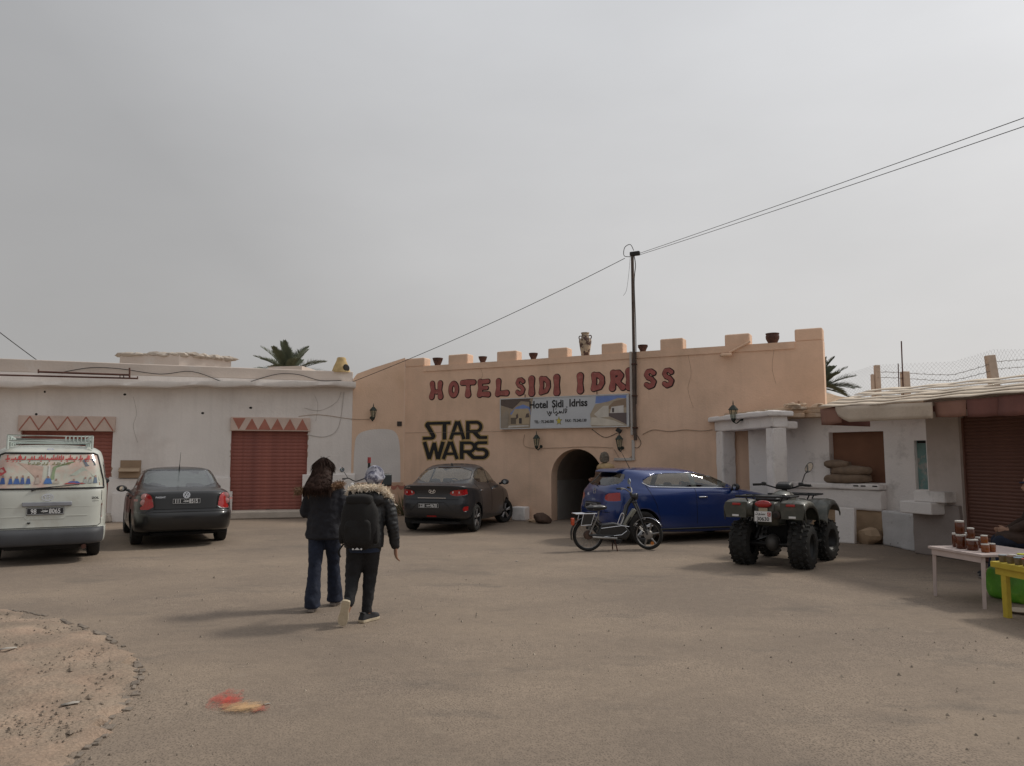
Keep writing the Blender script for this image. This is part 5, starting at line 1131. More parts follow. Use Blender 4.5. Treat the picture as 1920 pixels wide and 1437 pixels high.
onrear(cA, 'badge', stroke_vf([(ring, .0065), ([(-.026, .040), (0, .005), (.026, .040)], .0062), ([(-.044, .022), (-.020, -.036), (0, .0), (.020, -.036), (.044, .022)], .0062)], .003), M_chrome, p1 + n_ * .008, .15)
p2, n_ = sh.hit('rear', .44, .905); onrear(cA, 'lettering', text_vf('PASSAT', .042, .001, 1.2), M_chrome, p2 + n_ * .006, .12)
p3, n_ = sh.hit('top', -.92, 0); MB().cyl(p3, p3 + Vector((-.04, 0, .09)), .012, .007, 8).tube([p3 + Vector((-.04, 0, .09)), p3 + Vector((-.16, 0, .34))], [.005, .003], 6).build('aerial', M_bplast, cA)
mirrors(cA, .72, .86, .96, M_bplast); interior(cA, -1.5, .9, .68, .95, .45, 1.02, -1.05); seatset(cA, (-.75, .15), .5, .98)
# ---- grey sedan
RRp = G(888, 996); Hb = R(90 - 15)
rows = [(-1.82, .32, 1.88, .25, .66, .22, 6, 5), (-1.93, .34, 1.98, .28, .78, .22, 6.5, 5), (-1.985, .46, 2.03, .42, .825, .3, 6.5, 5), (-1.99, .62, 2.02, .58, .842, .48, 6.5, 5), (-1.975, .70, 1.97, .66, .842, .62, 6.5, 5), (-1.95, .80, 1.90, .72, .838, .74, 6.5, 5), (-1.95, .92, 1.82, .78, .83, .84, 6.5, 5), (-1.975, 1.015, 1.7, .83, .815, .91, 6.5, 5), (-1.955, 1.04, 1.55, .87, .80, .945, 6, 5),
        (-1.80, 1.052, 1.3, .93, .78, .98, 6, 5), (-1.62, 1.07, 1.02, 1.0, .76, 1.02, 5.5, 4.5), (-1.42, 1.16, .80, 1.11, .73, 1.11, 5, 4), (-1.10, 1.31, .45, 1.29, .675, 1.28, 5, 4), (-.76, 1.44, .08, 1.42, .60, 1.41, 5, 4), (-.5, 1.49, -.05, 1.475, .47, 1.475, 5, 4), (-.35, 1.508, -.12, 1.505, .25, 1.503, 4, 4), (-.28, 1.515, -.2, 1.515, .01, 1.515, 4, 4)]
M_pgrey = mat('graphite_car_paint', (.016, .0165, .0205), .36, metal=.1, var=.1, vs=2, coat=.35, col2=(.026, .025, .026), c2s=1.5, c2=(.5, .8))
fw = Vector((math.cos(Hb), math.sin(Hb), 0)); lf = Vector((-fw.y, fw.x, 0)); loc = RRp + lf * .73 + fw * 1.225
sw_ = [chaikin([(-1.22, 1.10), (-.15, 1.05), (.84, 1.02), (.22, 1.38), (-.10, 1.405), (-.74, 1.40)], 1)]
cB, sh, parts = car('grey_sedan', 'dark grey compact saloon parked below the black wall lettering', loc, Hb, rows, M_pgrey, (-1.225, 1.225), .30, .19, .735, sw_, chaikin([(-.66, 1.10), (.66, 1.10), (.56, 1.42), (-.56, 1.42)], 1), chaikin([(-.66, 1.03), (.66, 1.03), (.55, 1.40), (-.55, 1.40)], 1), 'five', M_glass, M_glass)
for sg in (1, -1):
    po = [(sg * a, b) for a, b in ((.40, .835), (.62, .80), (.95, .91), (.95, .965), (.70, .955), (.44, .93))]
    parts.append(('tail_light', sh.cut('rearw', chaikin(po, 1), lambda c_, n_: c_[:, 2] > .7), M_red))
    parts.append(('bumper_reflector', sh.cut('rearw', chaikin([(sg * .70, .46), (sg * .82, .52), (sg * .76, .60), (sg * .69, .56)], 1)), M_red))
car_finish(cB, sh, parts, M_pgrey, (-1.225, 1.225), .30, .19, .735, 'five', R(-24))
for sg in (1, -1): sh.ribbon('rear', [(sg * .46, .87), (sg * .62, .865), (sg * .62, .91), (sg * .47, .915)], 'reverse_lens', M_white_l, cB)
p0, n_ = sh.hit('rear', 0, .60); plate(cB, p0.x - .014, .06, .60, '228', '9670', R(2))
sh.line('rear', [(-.33, .765), (.33, .765)], .011, .004).build('chrome_strip', M_chrome, cB); sh.line('rear', [(-.62, .735), (.62, .735)], .005).build('lid_gap', M_seam, cB)
sh.line('rear', [(-.5, .50), (-.30, .67), (.30, .67), (.5, .50)], .010, .003).build('bumper_crease', M_bplast, cB); sh.ribbon('rear', [(-.12, .36), (.12, .36), (.10, .39), (-.10, .39)], 'fog_lamp', M_red, cB, .01)
p1, n_ = sh.hit('rear', 0, .91); el = [(.075 * math.cos(a), .042 * math.sin(a)) for a in np.linspace(0, 6.2832, 33)]
onrear(cB, 'badge', stroke_vf([(el, .006), ([(-.042, -.030), (-.022, .030)], .0075), ([(.022, -.030), (.042, .030)], .0075), ([(-.034, -.004), (.034, .004)], .006)], .003), M_chrome, p1 + n_ * .008)
p2, n_ = sh.hit('rear', .52, .985); onrear(cB, 'lettering', text_vf('HYUNDAI', .038, .001, 1.1), M_chrome, p2 + n_ * .005, -.1)
for sd_ in ('sideL', 'sideR'):
    sh.ribbon(sd_, [(-.20, 1.05), (-.10, 1.05), (-.10, 1.405), (-.20, 1.405)], 'door_pillar', M_bplast, cB, .006); sh.line(sd_, [(-.15, 1.03), (-.15, .40)], .005).build('door_gap', M_seam, cB); sh.line(sd_, [(.88, 1.0), (.86, .40)], .005).build('door_gap', M_seam, cB); sh.line(sd_, [(-1.18, 1.08), (-.95, .72), (-.88, .40)], .005).build('door_gap', M_seam, cB)
    for x in (-.92, .02):
        h_, n_ = sh.hit(sd_, x, .90); MB().box(h_ + n_ * .012, (.18, .03, .03)).build('door_handle', M_chrome, cB, bev=.012)
p3, n_ = sh.hit('top', -.62, 0); MB().prism([(-.09, 0), (.07, 0), (-.06, .06)], -.012, .012).build('shark_fin', M_bplast, cB, loc=p3, bev=.008)
mirrors(cB, .70, .84, 1.02, M_pgrey); interior(cB, -1.4, .9, .66, .98, .45, 1.04, -.98); seatset(cB, (-.65, .2), .5, 1.02)
# ---- blue hatchback
Hc = R(21); RRp = G(1204, 1020); fw = Vector((math.cos(Hc), math.sin(Hc), 0)); lf = Vector((-fw.y, fw.x, 0)); loc = RRp + lf * .75 + fw * 1.295
rows = [(-1.80, .32, 1.95, .25, .68, .20, 5, 5), (-1.93, .35, 2.06, .28, .80, .20, 5.5, 5), (-1.975, .48, 2.11, .42, .85, .3, 5.5, 5), (-1.98, .64, 2.11, .58, .867, .48, 5.5, 5), (-1.955, .74, 2.08, .68, .867, .62, 5.5, 5), (-1.93, .88, 2.02, .78, .862, .79, 5.5, 5), (-1.91, .98, 1.90, .86, .850, .90, 5.5, 5), (-1.88, 1.04, 1.68, .92, .83, .97, 5, 4.5), (-1.85, 1.08, 1.40, .975, .81, 1.01, 5, 4.5), (-1.81, 1.12, 1.14, 1.03, .79, 1.045, 5, 4),
        (-1.70, 1.23, .82, 1.16, .75, 1.15, 4.5, 4), (-1.60, 1.33, .47, 1.28, .70, 1.265, 4.5, 4), (-1.55, 1.39, .12, 1.375, .62, 1.36, 4.5, 4), (-1.48, 1.42, -.08, 1.417, .5, 1.41, 4.5, 4), (-1.1, 1.442, -.25, 1.438, .28, 1.437, 4, 4), (-.8, 1.45, -.5, 1.45, .01, 1.45, 4, 4)]
M_pblue = mat('blue_car_paint', (.005, .029, .155), .28, metal=.2, var=.08, vs=2, coat=.8, spec=.5)
sw_ = [chaikin([(-1.28, 1.17), (-1.12, 1.09), (-.16, 1.065), (.92, 1.05), (.34, 1.29), (.12, 1.335), (-.06, 1.345), (-.85, 1.335), (-1.1, 1.28)], 1)]
cC, sh, parts = car('blue_hatchback', 'metallic blue hatchback parked side on in front of the arch', loc, Hc, rows, M_pblue, (-1.295, 1.295), .31, .2, .755, sw_, chaikin([(-.60, 1.10), (.60, 1.10), (.58, 1.25), (.50, 1.35), (-.50, 1.35), (-.58, 1.25)], 1), chaikin([(-.68, 1.055), (.68, 1.055), (.55, 1.355), (-.55, 1.355)], 1), 'five', M_glass, M_glassd)
for sg in (1, -1):
    parts.append(('tail_light', sh.cut('rearw', chaikin([(sg * a, b) for a, b in ((.42, .84), (.60, .80), (.95, .86), (.95, .97), (.75, .985), (.46, .95))], 1), lambda c_, n_: c_[:, 2] > .7), M_red))
    parts.append(('headlight', sh.cut('front', chaikin([(sg * .45, .66), (sg * .78, .70), (sg * .83, .86), (sg * .60, .80)], 1), lambda c_, n_: c_[:, 2] < .90), M_white_l))
car_finish(cC, sh, parts, M_pblue, (-1.295, 1.295), .31, .2, .755, 'five')
MB().prism([(-1.67, 1.352), (-1.50, 1.375), (-1.38, 1.43), (-1.58, 1.415), (-1.68, 1.37)], -.44, .44).build('spoiler', M_pblue, cC, bev=.012)
p0, n_ = sh.hit('rear', 0, .62); sh.ribbon('rear', [(-.36, .64), (.36, .64), (.32, .78), (-.32, .78)], 'plate_recess', M_bplast, cC, .006); plate(cC, p0.x - .016, 0, .71, '', '', R(3))
p1, n_ = sh.hit('rear', 0, .98); dm = [(0, .075), (.05, 0), (0, -.075), (-.05, 0), (0, .075)]; onrear(cC, 'badge', stroke_vf([(dm, .011)], .003), M_chrome, p1 + n_ * .008, .1)
for sd_ in ('sideL', 'sideR'):
    sh.ribbon(sd_, [(-.17, 1.05), (-.05, 1.045), (-.05, 1.345), (-.17, 1.345)], 'door_pillar', M_bplast, cC, .006); sh.line(sd_, [(-.11, 1.04), (-.11, .36)], .005).build('door_gap', M_seam, cC); sh.line(sd_, [(.92, .98), (.90, .36)], .005).build('door_gap', M_seam, cC); sh.line(sd_, [(-1.22, 1.14), (-1.02, .74), (-.92, .36)], .005).build('door_gap', M_seam, cC)
    sh.line(sd_, [(-1.27, 1.16), (-1.12, 1.082), (-.16, 1.055), (.92, 1.042)], .008, .002).build('window_trim', M_chrome, cC)
    sh.line(sd_, [(-.9, .27), (.9, .27)], .02, 0).build('sill_trim', M_bplast, cC)
    h_, n_ = sh.hit(sd_, .04, .87); MB().box(h_ + n_ * .014, (.20, .03, .028)).build('door_handle', M_chrome, cC, bev=.012)
sh.line('rear', [(-.62, .60), (.62, .60)], .006).build('lid_gap', M_seam, cC)
p3, n_ = sh.hit('top', -1.12, 0); MB().tube([p3, p3 + Vector((-.20, 0, .36))], [.008, .003], 6).build('aerial', M_bplast, cC)
MB().tube([(-1.86, .0, 1.10), (-1.80, .22, 1.13)], [.014, .008], 6).build('rear_wiper', M_bplast, cC)
mirrors(cC, .76, .86, 1.03, M_bplast); interior(cC, -1.6, .9, .68, .97, .45, .95, -1.0); seatset(cC, (-.8, .15), .5, 1.0)
# ---- white van
Hv = R(90 + 31)
rows = [(-2.25, .36, 2.0, .32, .70, .32, 9, 5), (-2.40, .30, 2.1, .30, .80, .32, 9, 5), (-2.455, .34, 2.15, .40, .835, .36, 9, 5), (-2.46, .47, 2.16, .5, .845, .46, 9, 5), (-2.42, .535, 2.14, .55, .845, .53, 9, 5), (-2.36, .555, 2.12, .6, .842, .57, 9, 5), (-2.345, .75, 2.10, .75, .845, .75, 9, 5), (-2.335, .95, 2.07, .95, .845, .95, 9, 5), (-2.315, 1.10, 2.0, 1.1, .843, 1.10, 9, 5), (-2.28, 1.22, 1.88, 1.22, .835, 1.22, 8, 5),
        (-2.19, 1.50, 1.55, 1.5, .80, 1.5, 8, 5), (-2.10, 1.70, 1.32, 1.7, .755, 1.70, 7, 5), (-2.03, 1.77, 1.2, 1.77, .70, 1.775, 7, 5), (-1.85, 1.825, .95, 1.82, .58, 1.825, 6, 5), (-1.4, 1.85, .5, 1.85, .3, 1.85, 5, 5), (-.7, 1.86, 0, 1.86, .01, 1.86, 4, 4)]
M_pvan = mat('cream_van_paint', (.52, .535, .49), .38, var=.08, vs=1.5, coat=.3, col2=(.40, .38, .32), c2s=2.2, c2=(.52, .78))
fw = Vector((math.cos(Hv), math.sin(Hv), 0)); rt = Vector((fw.y, -fw.x, 0)); RRw = G(176, 1040); loc = RRw - rt * .72 + fw * 1.28
cD, sh, parts = car('white_van', 'dirty cream white van with printed rear window and roof rack', loc, Hv, rows, M_pvan, (-1.28, 1.28), .32, .2, .72, [chaikin([(-2.0, 1.2), (-1.0, 1.2), (-1.0, 1.62), (-1.95, 1.62)], 1), chaikin([(-.9, 1.2), (.3, 1.2), (.3, 1.62), (-.9, 1.62)], 1), chaikin([(.4, 1.2), (1.5, 1.16), (1.2, 1.6), (.4, 1.62)], 1)],
                    chaikin([(-.78, 1.15), (.78, 1.15), (.76, 1.30), (.665, 1.68), (.60, 1.715), (-.60, 1.715), (-.665, 1.68), (-.76, 1.30)], 1), chaikin([(-.70, 1.2), (.70, 1.2), (.62, 1.68), (-.62, 1.68)], 1), 'cap', M_glassd, mat('window_film', (.46, .47, .40), .25, var=.2, vs=3, coat=.5, col2=(.52, .36, .30), c2s=2.5, c2=(.45, .6)))
for sg in (1, -1):
    parts.append(('indicator', sh.cut('rearw', [(sg * a, b) for a, b in ((.745, .90), (.90, .90), (.90, 1.08), (.765, 1.06))]), mat('amber_dull', (.30, .12, .05), .25, var=.15, coat=.4)))
    parts.append(('tail_light', sh.cut('rearw', [(sg * a, b) for a, b in ((.745, .70), (.90, .70), (.90, .897), (.745, .897))]), M_red))
bsel = sh.cut('rearw', [(-1, .2), (1, .2), (1, .55), (-1, .55)]); parts.append(('bumper', bsel, mat('grey_bumper', (.05, .052, .058), .6, var=.15, vs=4)))
car_finish(cD, sh, parts, M_pvan, (-1.28, 1.28), .32, .19, .70, 'cap')
def vr(a, b, k=.004): h_, n_ = sh.hit('rear', a, b); return h_ + n_ * k
sh.line('rear', [(-.765, 1.16), (.765, 1.16), (.75, 1.30), (.66, 1.685), (.60, 1.71), (-.60, 1.71), (-.66, 1.685), (-.75, 1.30), (-.765, 1.16)], .016, .004).build('window_gasket', M_bplast, cD)
sh.line('rear', [(-.74, 1.12), (-.74, .60), (-.70, .57), (.70, .57), (.74, .60), (.74, 1.12)], .006).build('tailgate_gap', M_seam, cD); sh.line('rear', [(-.70, .88), (.70, .88)], .006, -.001).build('tailgate_crease', M_pvan, cD)
sh.line('rear', [(-.55, .74), (-.27, .74), (-.24, .70), (.26, .70), (.30, .74), (.6, .74)], .008, .0).build('tailgate_crease', M_pvan, cD)
p0 = vr(0, .925, .014); MB().box(p0, (.03, .66, .062), Matrix.Rotation(.06, 3, 'Y')).build('handle_bar', mat('dull_chrome', (.30, .31, .34), .4, metal=.7, var=.2, vs=5), cD, bev=.008)
p0 = vr(.02, .82, .012); plate(cD, p0.x, .02, .82, '98', '8065', R(3), .50, .115)
p1 = vr(0, 1.03, .007); oo = lambda rx, ry, cx=0, cy=0: [(cx + rx * math.cos(a), cy + ry * math.sin(a)) for a in np.linspace(0, 6.2832, 33)]
onrear(cD, 'badge', stroke_vf([(oo(.075, .050), .007), (oo(.028, .046), .0055), (oo(.052, .018, 0, .022), .0055)], .003), M_chrome, p1, .1)
onrear(cD, 'lettering', text_vf('GAZOIL', .045, .002, 1.0), M_bplast, vr(-.62, .99, .006), .05); onrear(cD, 'lettering', stroke_vf([([(-.08, 0), (.08, .002)], .003)], .003), M_bplast, vr(-.62, .955, .005))
onrear(cD, 'badge', stroke_vf([(oo(.04, .02), .006), ([(-.05, 0), (.05, 0)], .005)], .003), M_chrome, vr(0, 1.765, .01), .5)
MB().bb(-.02, .02, -.02, .02, -.012, .012).build('lock', M_bplast, cD, loc=vr(.23, .645, .004), bev=.004)
# printed film: dancers, meadow, red script
def film(pts, col, k=.006):
    m_ = mat('film_%02x%02x%02x' % tuple(int(c_ * 255) for c_ in col), col, .3, var=.15, vs=15, coat=.4); MB().add([vr(-a, b, k) for a, b in pts], [tuple(range(len(pts)))]).build('film_print', m_, cD, smooth=False)
film([(.02, 1.30), (.7, 1.27), (.62, 1.55), (.3, 1.58), (.05, 1.5)], (.20, .26, .14)); film([(-.71, 1.20), (.71, 1.20), (.70, 1.25), (-.70, 1.26)], (.42, .20, .10), .0065); film([(-.70, 1.27), (-.10, 1.26), (-.08, 1.5), (-.4, 1.56), (-.66, 1.5)], (.46, .33, .27)); film([(.28, 1.36), (.46, 1.50), (.62, 1.34)], (.36, .40, .34), .007)
film([(.45, 1.60), (.60, 1.62), (.64, 1.52), (.5, 1.50)], (.08, .09, .12), .007); film([(-.68, 1.45), (-.60, 1.5), (-.56, 1.42), (-.63, 1.36)], (.42, .05, .05), .007)
for x, w_, h_, cl in ((-.60, .035, .14, (.03, .08, .26)), (-.50, .03, .12, (.04, .10, .30)), (-.42, .045, .12, (.04, .10, .30)), (-.345, .03, .14, (.05, .09, .26)), (-.27, .035, .12, (.04, .09, .28)), (-.15, .035, .14, (.40, .33, .28)), (-.01, .06, .12, (.05, .14, .38)), (.10, .05, .06, (.4, .36, .3)), (.34, .10, .05, (.06, .10, .30)), (.50, .03, .09, (.32, .34, .32)), (.57, .03, .09, (.30, .32, .30)), (.64, .03, .13, (.08, .12, .18))):
    film([(x - w_, 1.235), (x + w_, 1.235), (x + w_ * .5, 1.235 + h_ * .7), (x - w_ * .5, 1.235 + h_ * .7)], cl, .008); film([(x - .014, 1.235 + h_ * .7), (x + .014, 1.235 + h_ * .7), (x + .012, 1.235 + h_ * .7 + .035), (x - .012, 1.235 + h_ * .7 + .035)], (.28, .17, .13), .009)
film([(-.015, 1.34), (.015, 1.34), (.012, 1.52), (-.01, 1.52)], (.55, .55, .52), .009); film([(.2, 1.225), (.5, 1.225), (.46, 1.245), (.24, 1.245)], (.40, .06, .05), .0085)
rz_ = random.Random(4); st = []
x = -.58
while x < .52:
    w_ = rz_.uniform(.03, .07); st.append(([(x, 0), (x + w_, 0), (x + w_, rz_.uniform(.015, .05))], .008)); 
    if rz_.random() < .5: st.append(([(x + w_ * .5, 0), (x + w_ * .5, rz_.choice((.06, .065, -.03)))], .007))
    if rz_.random() < .4: st.append(([(x + w_ * .4, -.03), (x + w_ * .4 + .01, -.03)], .007))
    x += w_ + (.03 if rz_.random() < .25 else .0)
vf = stroke_vf(st, .005); MB().add([vr(-a, 1.615 + b, .009) for a, b in vf[0]], vf[1]).build('film_script', mat('film_red_script', (.42, .05, .045), .4, var=.05), cD, smooth=False)
st = [([(-.28 + i * .045, 0), (-.28 + i * .045 + .028, 0), (-.28 + i * .045 + .028, .03)] if i % 3 else [(-.28 + i * .045, .03), (-.28 + i * .045, 0), (-.28 + i * .045 + .025, .015)], .005) for i in range(13) if i not in (6,)]
vf = stroke_vf(st, .004); MB().add([vr(-a, 1.535 + b, .009) for a, b in vf[0]], vf[1]).build('film_script', mat('film_olive_script', (.16, .15, .05), .4, var=.05), cD, smooth=False)
MB().tube([vr(.22, 1.13, .02), vr(.15, 1.16, .03), vr(-.42, 1.215, .02)], [.014, .010, .006], 6).build('rear_wiper', M_bplast, cD)
M_rack = mat('rack_white', (.50, .56, .53), .5, var=.15, vs=5)
rk_ = bpy.data.objects.new('roof_rack', None); C.objects.link(rk_); rk_.parent = cD
for z in (1.90, 1.99): MB().tube([(-2.0, -.58, z), (-2.0, .58, z), (.6, .58, z), (.6, -.58, z)], .017, 8, closed=True).build('rack_rail', M_rack, rk_)
for x in (-2.0, -1.1, -.3, .6):
    for sg in (-1, 1): MB().tube([(x, sg * .58, 1.99), (x, sg * .58, 1.78)], .017, 8).build('rack_leg', M_rack, rk_)
for i in range(14): MB().bb(-1.95 + i * .19, -1.89 + i * .19, -.57, .57, 1.905, 1.925).build('rack_slat', M_rack, rk_, smooth=False)
for i in range(7): MB().tube([(-2.0, -.20 - .055 * i, 1.90), (-2.0, -.20 - .055 * i, 1.99)], .010, 6).build('rack_bar', M_rack, rk_)
MB().cyl((-2.45, -.52, .26), (-1.9, -.52, .28), .035).build('exhaust', M_rust, cD); MB().bb(-2.2, -1.6, -.5, .55, .22, .38).build('fuel_tank', M_inner, cD, bev=.05)
mirrors(cD, 1.5, .86, 1.15, M_bplast); interior(cD, -2.1, 1.4, .70, 1.1, .9); seatset(cD, (-1.2, -.2, .7), .7, 1.2)
# ================================================================ quad bike
M_olive = mat('dusty_olive_plastic', (.052, .055, .045), .5, var=.2, vs=4, coat=.2, col2=(.11, .10, .08), c2s=4, c2=(.5, .75)); M_frame = mat('black_tube', (.015, .015, .016), .5, metal=.3, var=.15)
Hq = R(90 - 36); rl, rr = G(1392, 1058), G(1512, 1067); q0 = (rl + rr) / 2; fw = Vector((math.cos(Hq), math.sin(Hq), 0))
quad = thing('quad_bike', 'dusty olive quad bike with racks and white number plate', 'quad bike', q0, Hq)
def knobby(x, y, r_, w, turn=0):
    t_ = bpy.data.objects.new('wheel', None); C.objects.link(t_); t_.parent = quad; t_.location = (x, y, r_); t_.rotation_euler = (0, 0, turn); h_ = w / 2; sg = 1 if y > 0 else -1
    mb = MB().lathe([(r_ * .48, -h_ * .8), (r_ * .55, -h_ * .98), (r_ * .8, -h_), (r_ * .92, -h_ * .85), (r_ * .955, -h_ * .5), (r_ * .96, 0), (r_ * .955, h_ * .5), (r_ * .92, h_ * .85), (r_ * .8, h_), (r_ * .55, h_ * .98), (r_ * .48, h_ * .8)], 36, (0, 0, 0), 'y', False)
    mb.build('tyre', M_tyre, t_)
    mb = MB(); n_ = 20
    for i in range(n_):
        for k, (yy, ww, da, dr) in enumerate(((-.72, .36, .0, .93), (-.26, .4, .5, .975), (.26, .4, 0, .975), (.72, .36, .5, .93))):
            a = (i + da) * 2 * math.pi / n_; rot = Matrix.Rotation(-a, 3, 'Y') @ Matrix.Rotation(.5 if yy < 0 else -.5, 3, 'X' if abs(yy) > .5 else 'Z') if abs(yy) < .5 else Matrix.Rotation(-a, 3, 'Y') @ Matrix.Rotation(.45 if yy > 0 else -.45, 3, 'X').inverted()
            mb.box((math.cos(a) * r_ * dr, yy * h_, math.sin(a) * r_ * dr), (r_ * .10, ww * h_, r_ * .15), rot)
    mb.build('tread', M_tyre, t_, smooth=False, kind='stuff')
    MB().lathe([(.02, .0), (r_ * .3, -.02), (r_ * .42, .03), (r_ * .5, .06), (r_ * .52, .07)] if sg > 0 else [(.02, .0), (r_ * .3, .02), (r_ * .42, -.03), (r_ * .5, -.06), (r_ * .52, -.07)], 24, (0, sg * h_ * .3, 0), 'y', False).build('rim', M_frame, t_)
WB = 1.27
knobby(0, .44, .335, .30); knobby(0, -.44, .335, .30); knobby(WB, .45, .325, .24, R(-8)); knobby(WB, -.45, .325, .24, R(-8))
def fender(path, y0, y1, lip, nm='fender'):
    """strip over a wheel: path in x,z, from y0 (inner) to y1 (outer) with a turned-down outer lip"""
    p = crom([(a, 0, b) for a, b in path], 5); rows_ = []
    for q in p:
        rows_.append([(q.x, y0, q.z - .03), (q.x, y0 + (y1 - y0) * .3, q.z), (q.x, y0 + (y1 - y0) * .75, q.z + .005), (q.x, y0 + (y1 - y0) * .95, q.z - .015), (q.x, y1, q.z - .05), (q.x * .99, y1 + .003, q.z - lip)])
    return MB().grid(rows_).build(nm, M_olive, quad, solid=.012, ang=60)
for sg in (1, -1):
    fender([(-.36, .80), (-.40, .92), (-.34, .985), (-.15, 1.01), (.08, .985), (.28, .88), (.38, .70)], sg * .17, sg * .60, .10)
    fender([(WB - .45, .66), (WB - .36, .84), (WB - .18, .95), (WB + .08, .97), (WB + .30, .90), (WB + .42, .78)], sg * .16, sg * .60, .09)
    # hanging flap behind the wheel
    MB().prism([(sg * .24, .98), (sg * .58, .97), (sg * .595, .86), (sg * .57, .74), (sg * .26, .745)][::sg], -.006, .006).build('mud_flap', M_olive, quad, bev=.004)
for o in [c_ for c_ in quad.children if c_.name.startswith('mud_flap')]: o.rotation_euler = (0, 0, R(90)); o.location = (-.405, 0, 0)
for sg in (1, -1):
    MB().box((-.418, sg * .40, .945), (.02, .13, .035)).build('reflector', M_red, quad, bev=.008)
    MB().box((-.416, sg * .42, .775), (.006, .10, .03)).build('sticker', M_pw, quad, bev=.002)
MB().prism([(-.38, .84), (-.34, .99), (.0, 1.02), (.30, .97), (.62, .93), (.62, .72), (.3, .6), (-.2, .62)], -.17, .17).build('body', M_olive, quad, bev=.05, seg=3)
MB().prism([(-.30, 1.0), (-.26, 1.06), (.05, 1.075), (.32, 1.03), (.42, .96), (.0, .96)], -.17, .17).build('seat', mat('vinyl_seat', (.02, .02, .021), .6, var=.15, bump=.15, bs=50), quad, bev=.05, seg=3)
b = MB().ball((.58, 0, .96), (.34, .19, .17), 22, 14); b.build('tank_cowl', M_olive, quad)
MB().prism([(.8, .62), (.82, .98), (1.2, .98), (1.52, .90), (1.60, .72), (1.55, .55), (1.0, .5)], -.20, .20).build('front_body', M_olive, quad, bev=.05, seg=3)
for sg in (1, -1): MB().lathe([(.001, 0), (.065, .0), (.07, -.03)], 16, (1.595, sg * .13, .76), 'x').build('headlight', M_white_l, quad)
def rack(x0, x1, z, hw, lab):
    MB().tube(crom([(x0, -hw, z), (x0, hw, z), (x1, hw, z), (x1, -hw, z)], 1) + [Vector((x0, -hw, z))], .014, 8).build('rack_hoop', M_frame, quad)
    for y in np.linspace(-hw + .1, hw - .1, 5): MB().tube([(x0, y, z), (x1, y, z)], .009, 6).build('rack_bar', M_frame, quad)
    for x in (x0 + .08, x1 - .08):
        for sg in (-1, 1): MB().tube([(x, sg * hw * .7, z), (x, sg * hw * .6, z - .08)], .011, 6).build('rack_stay', M_frame, quad)
rack(-.44, .02, 1.065, .40, ''); rack(1.05, 1.50, 1.045, .38, '')
b = MB().ball((-.40, 0, .955), (.05, .125, .055), 18, 10); b.build('tail_light', M_red, quad)
MB().box((-.41, 0, .865), (.03, .13, .07)).build('plate_lamp', mat('old_beige_plastic', (.34, .29, .20), .6, var=.2, vs=10), quad, bev=.008)
pq = bpy.data.objects.new('number_plate', None); C.objects.link(pq); pq.parent = quad; pq.location = (-.43, 0, .775)
MB().bb(-.003, .003, -.125, .125, -.075, .075).build('plate_board', M_pw, pq, bev=.002)
onrear(pq, 'plate_number', text_vf('30630', .078, .0015, .95), M_pb, (-.005, 0, -.062)); onrear(pq, 'plate_script', stroke_vf([([(a * .36, b * .35) for a, b in q], r_ * .32) for q, r_ in TUNIS], .002), M_pb, (-.005, .115, .024))
onrear(pq, 'plate_emblem', poly_vf([(-.022, -.03), (.022, -.03), (.026, .03), (-.026, .03)]), M_red, (-.0045, -.092, .032)); onrear(pq, 'plate_emblem_mark', stroke_vf([(arc(0, 0, .013, 40, 320, 12), .003)], .002), M_pw, (-.0055, -.092, .032))
MB().lathe([(.001, -.02), (.035, -.02), (.06, .0), (.065, .1), (.06, .5)], 18, (-.42, -.19, .80), 'x').build('muffler', mat('rusty_muffler', (.05, .035, .03), .6, metal=.4, var=.3, vs=9), quad)
MB().lathe([(.001, .0), (.03, .0), (.034, -.03)], 14, (-.425, -.19, .80), 'x').build('exhaust_tip', M_dark, quad)
MB().cyl((0, -.40, .335), (0, .40, .335), .035).build('rear_axle', M_frame, quad); MB().ball((0, 0, .36), (.13, .11, .13), 16, 10).build('gear_housing', mat('dusty_alloy', (.10, .095, .09), .6, metal=.5, var=.2), quad)
for sg in (1, -1):
    MB().tube([(.45, sg * .2, .40), (0, sg * .34, .33)], .024, 8).build('swing_arm', M_frame, quad); MB().tube([(.02, sg * .27, .40), (.2, sg * .17, .78)], .035, 10).build('shock', M_frame, quad)
    MB().tube([(WB, sg * .40, .32), (.95, sg * .15, .42)], .02, 8).build('front_arm', M_frame, quad); MB().bb(.36, .86, sg * .24, sg * .50, .33, .37).build('footrest', M_frame, quad, bev=.01)
MB().bb(.25, 1.3, -.15, .15, .30, .62).build('engine', M_inner, quad, bev=.04)
MB().tube(crom([(.52, .43, 1.21), (.58, .30, 1.215), (.66, .14, 1.165), (.68, .0, 1.14), (.66, -.14, 1.165), (.58, -.30, 1.215), (.52, -.43, 1.21)], 5), .013, 8).build('handlebar', M_frame, quad)
for sg in (1, -1):
    MB().tube([(.505, sg * .45, 1.21), (.55, sg * .33, 1.215)], .021, 10).build('grip', M_tyre, quad); MB().box((.57, sg * .29, 1.225), (.06, .07, .06)).build('switch_box', M_bplast, quad, bev=.012); MB().tube([(.62, sg * .30, 1.21), (.60, sg * .45, 1.20)], .008, 6).build('lever', M_frame, quad)
MB().box((.68, 0, 1.20), (.20, .26, .09), Matrix.Rotation(-.25, 3, 'Y'), .85).build('instrument_pod', M_bplast, quad, bev=.03, seg=3); MB().cyl((.72, 0, .95), (.68, 0, 1.16), .04).build('steering_column', M_frame, quad)
MB().tube([(.58, -.30, 1.24), (.60, -.345, 1.38), (.60, -.39, 1.43)], .008, 6).build('mirror_stalk', M_frame, quad)
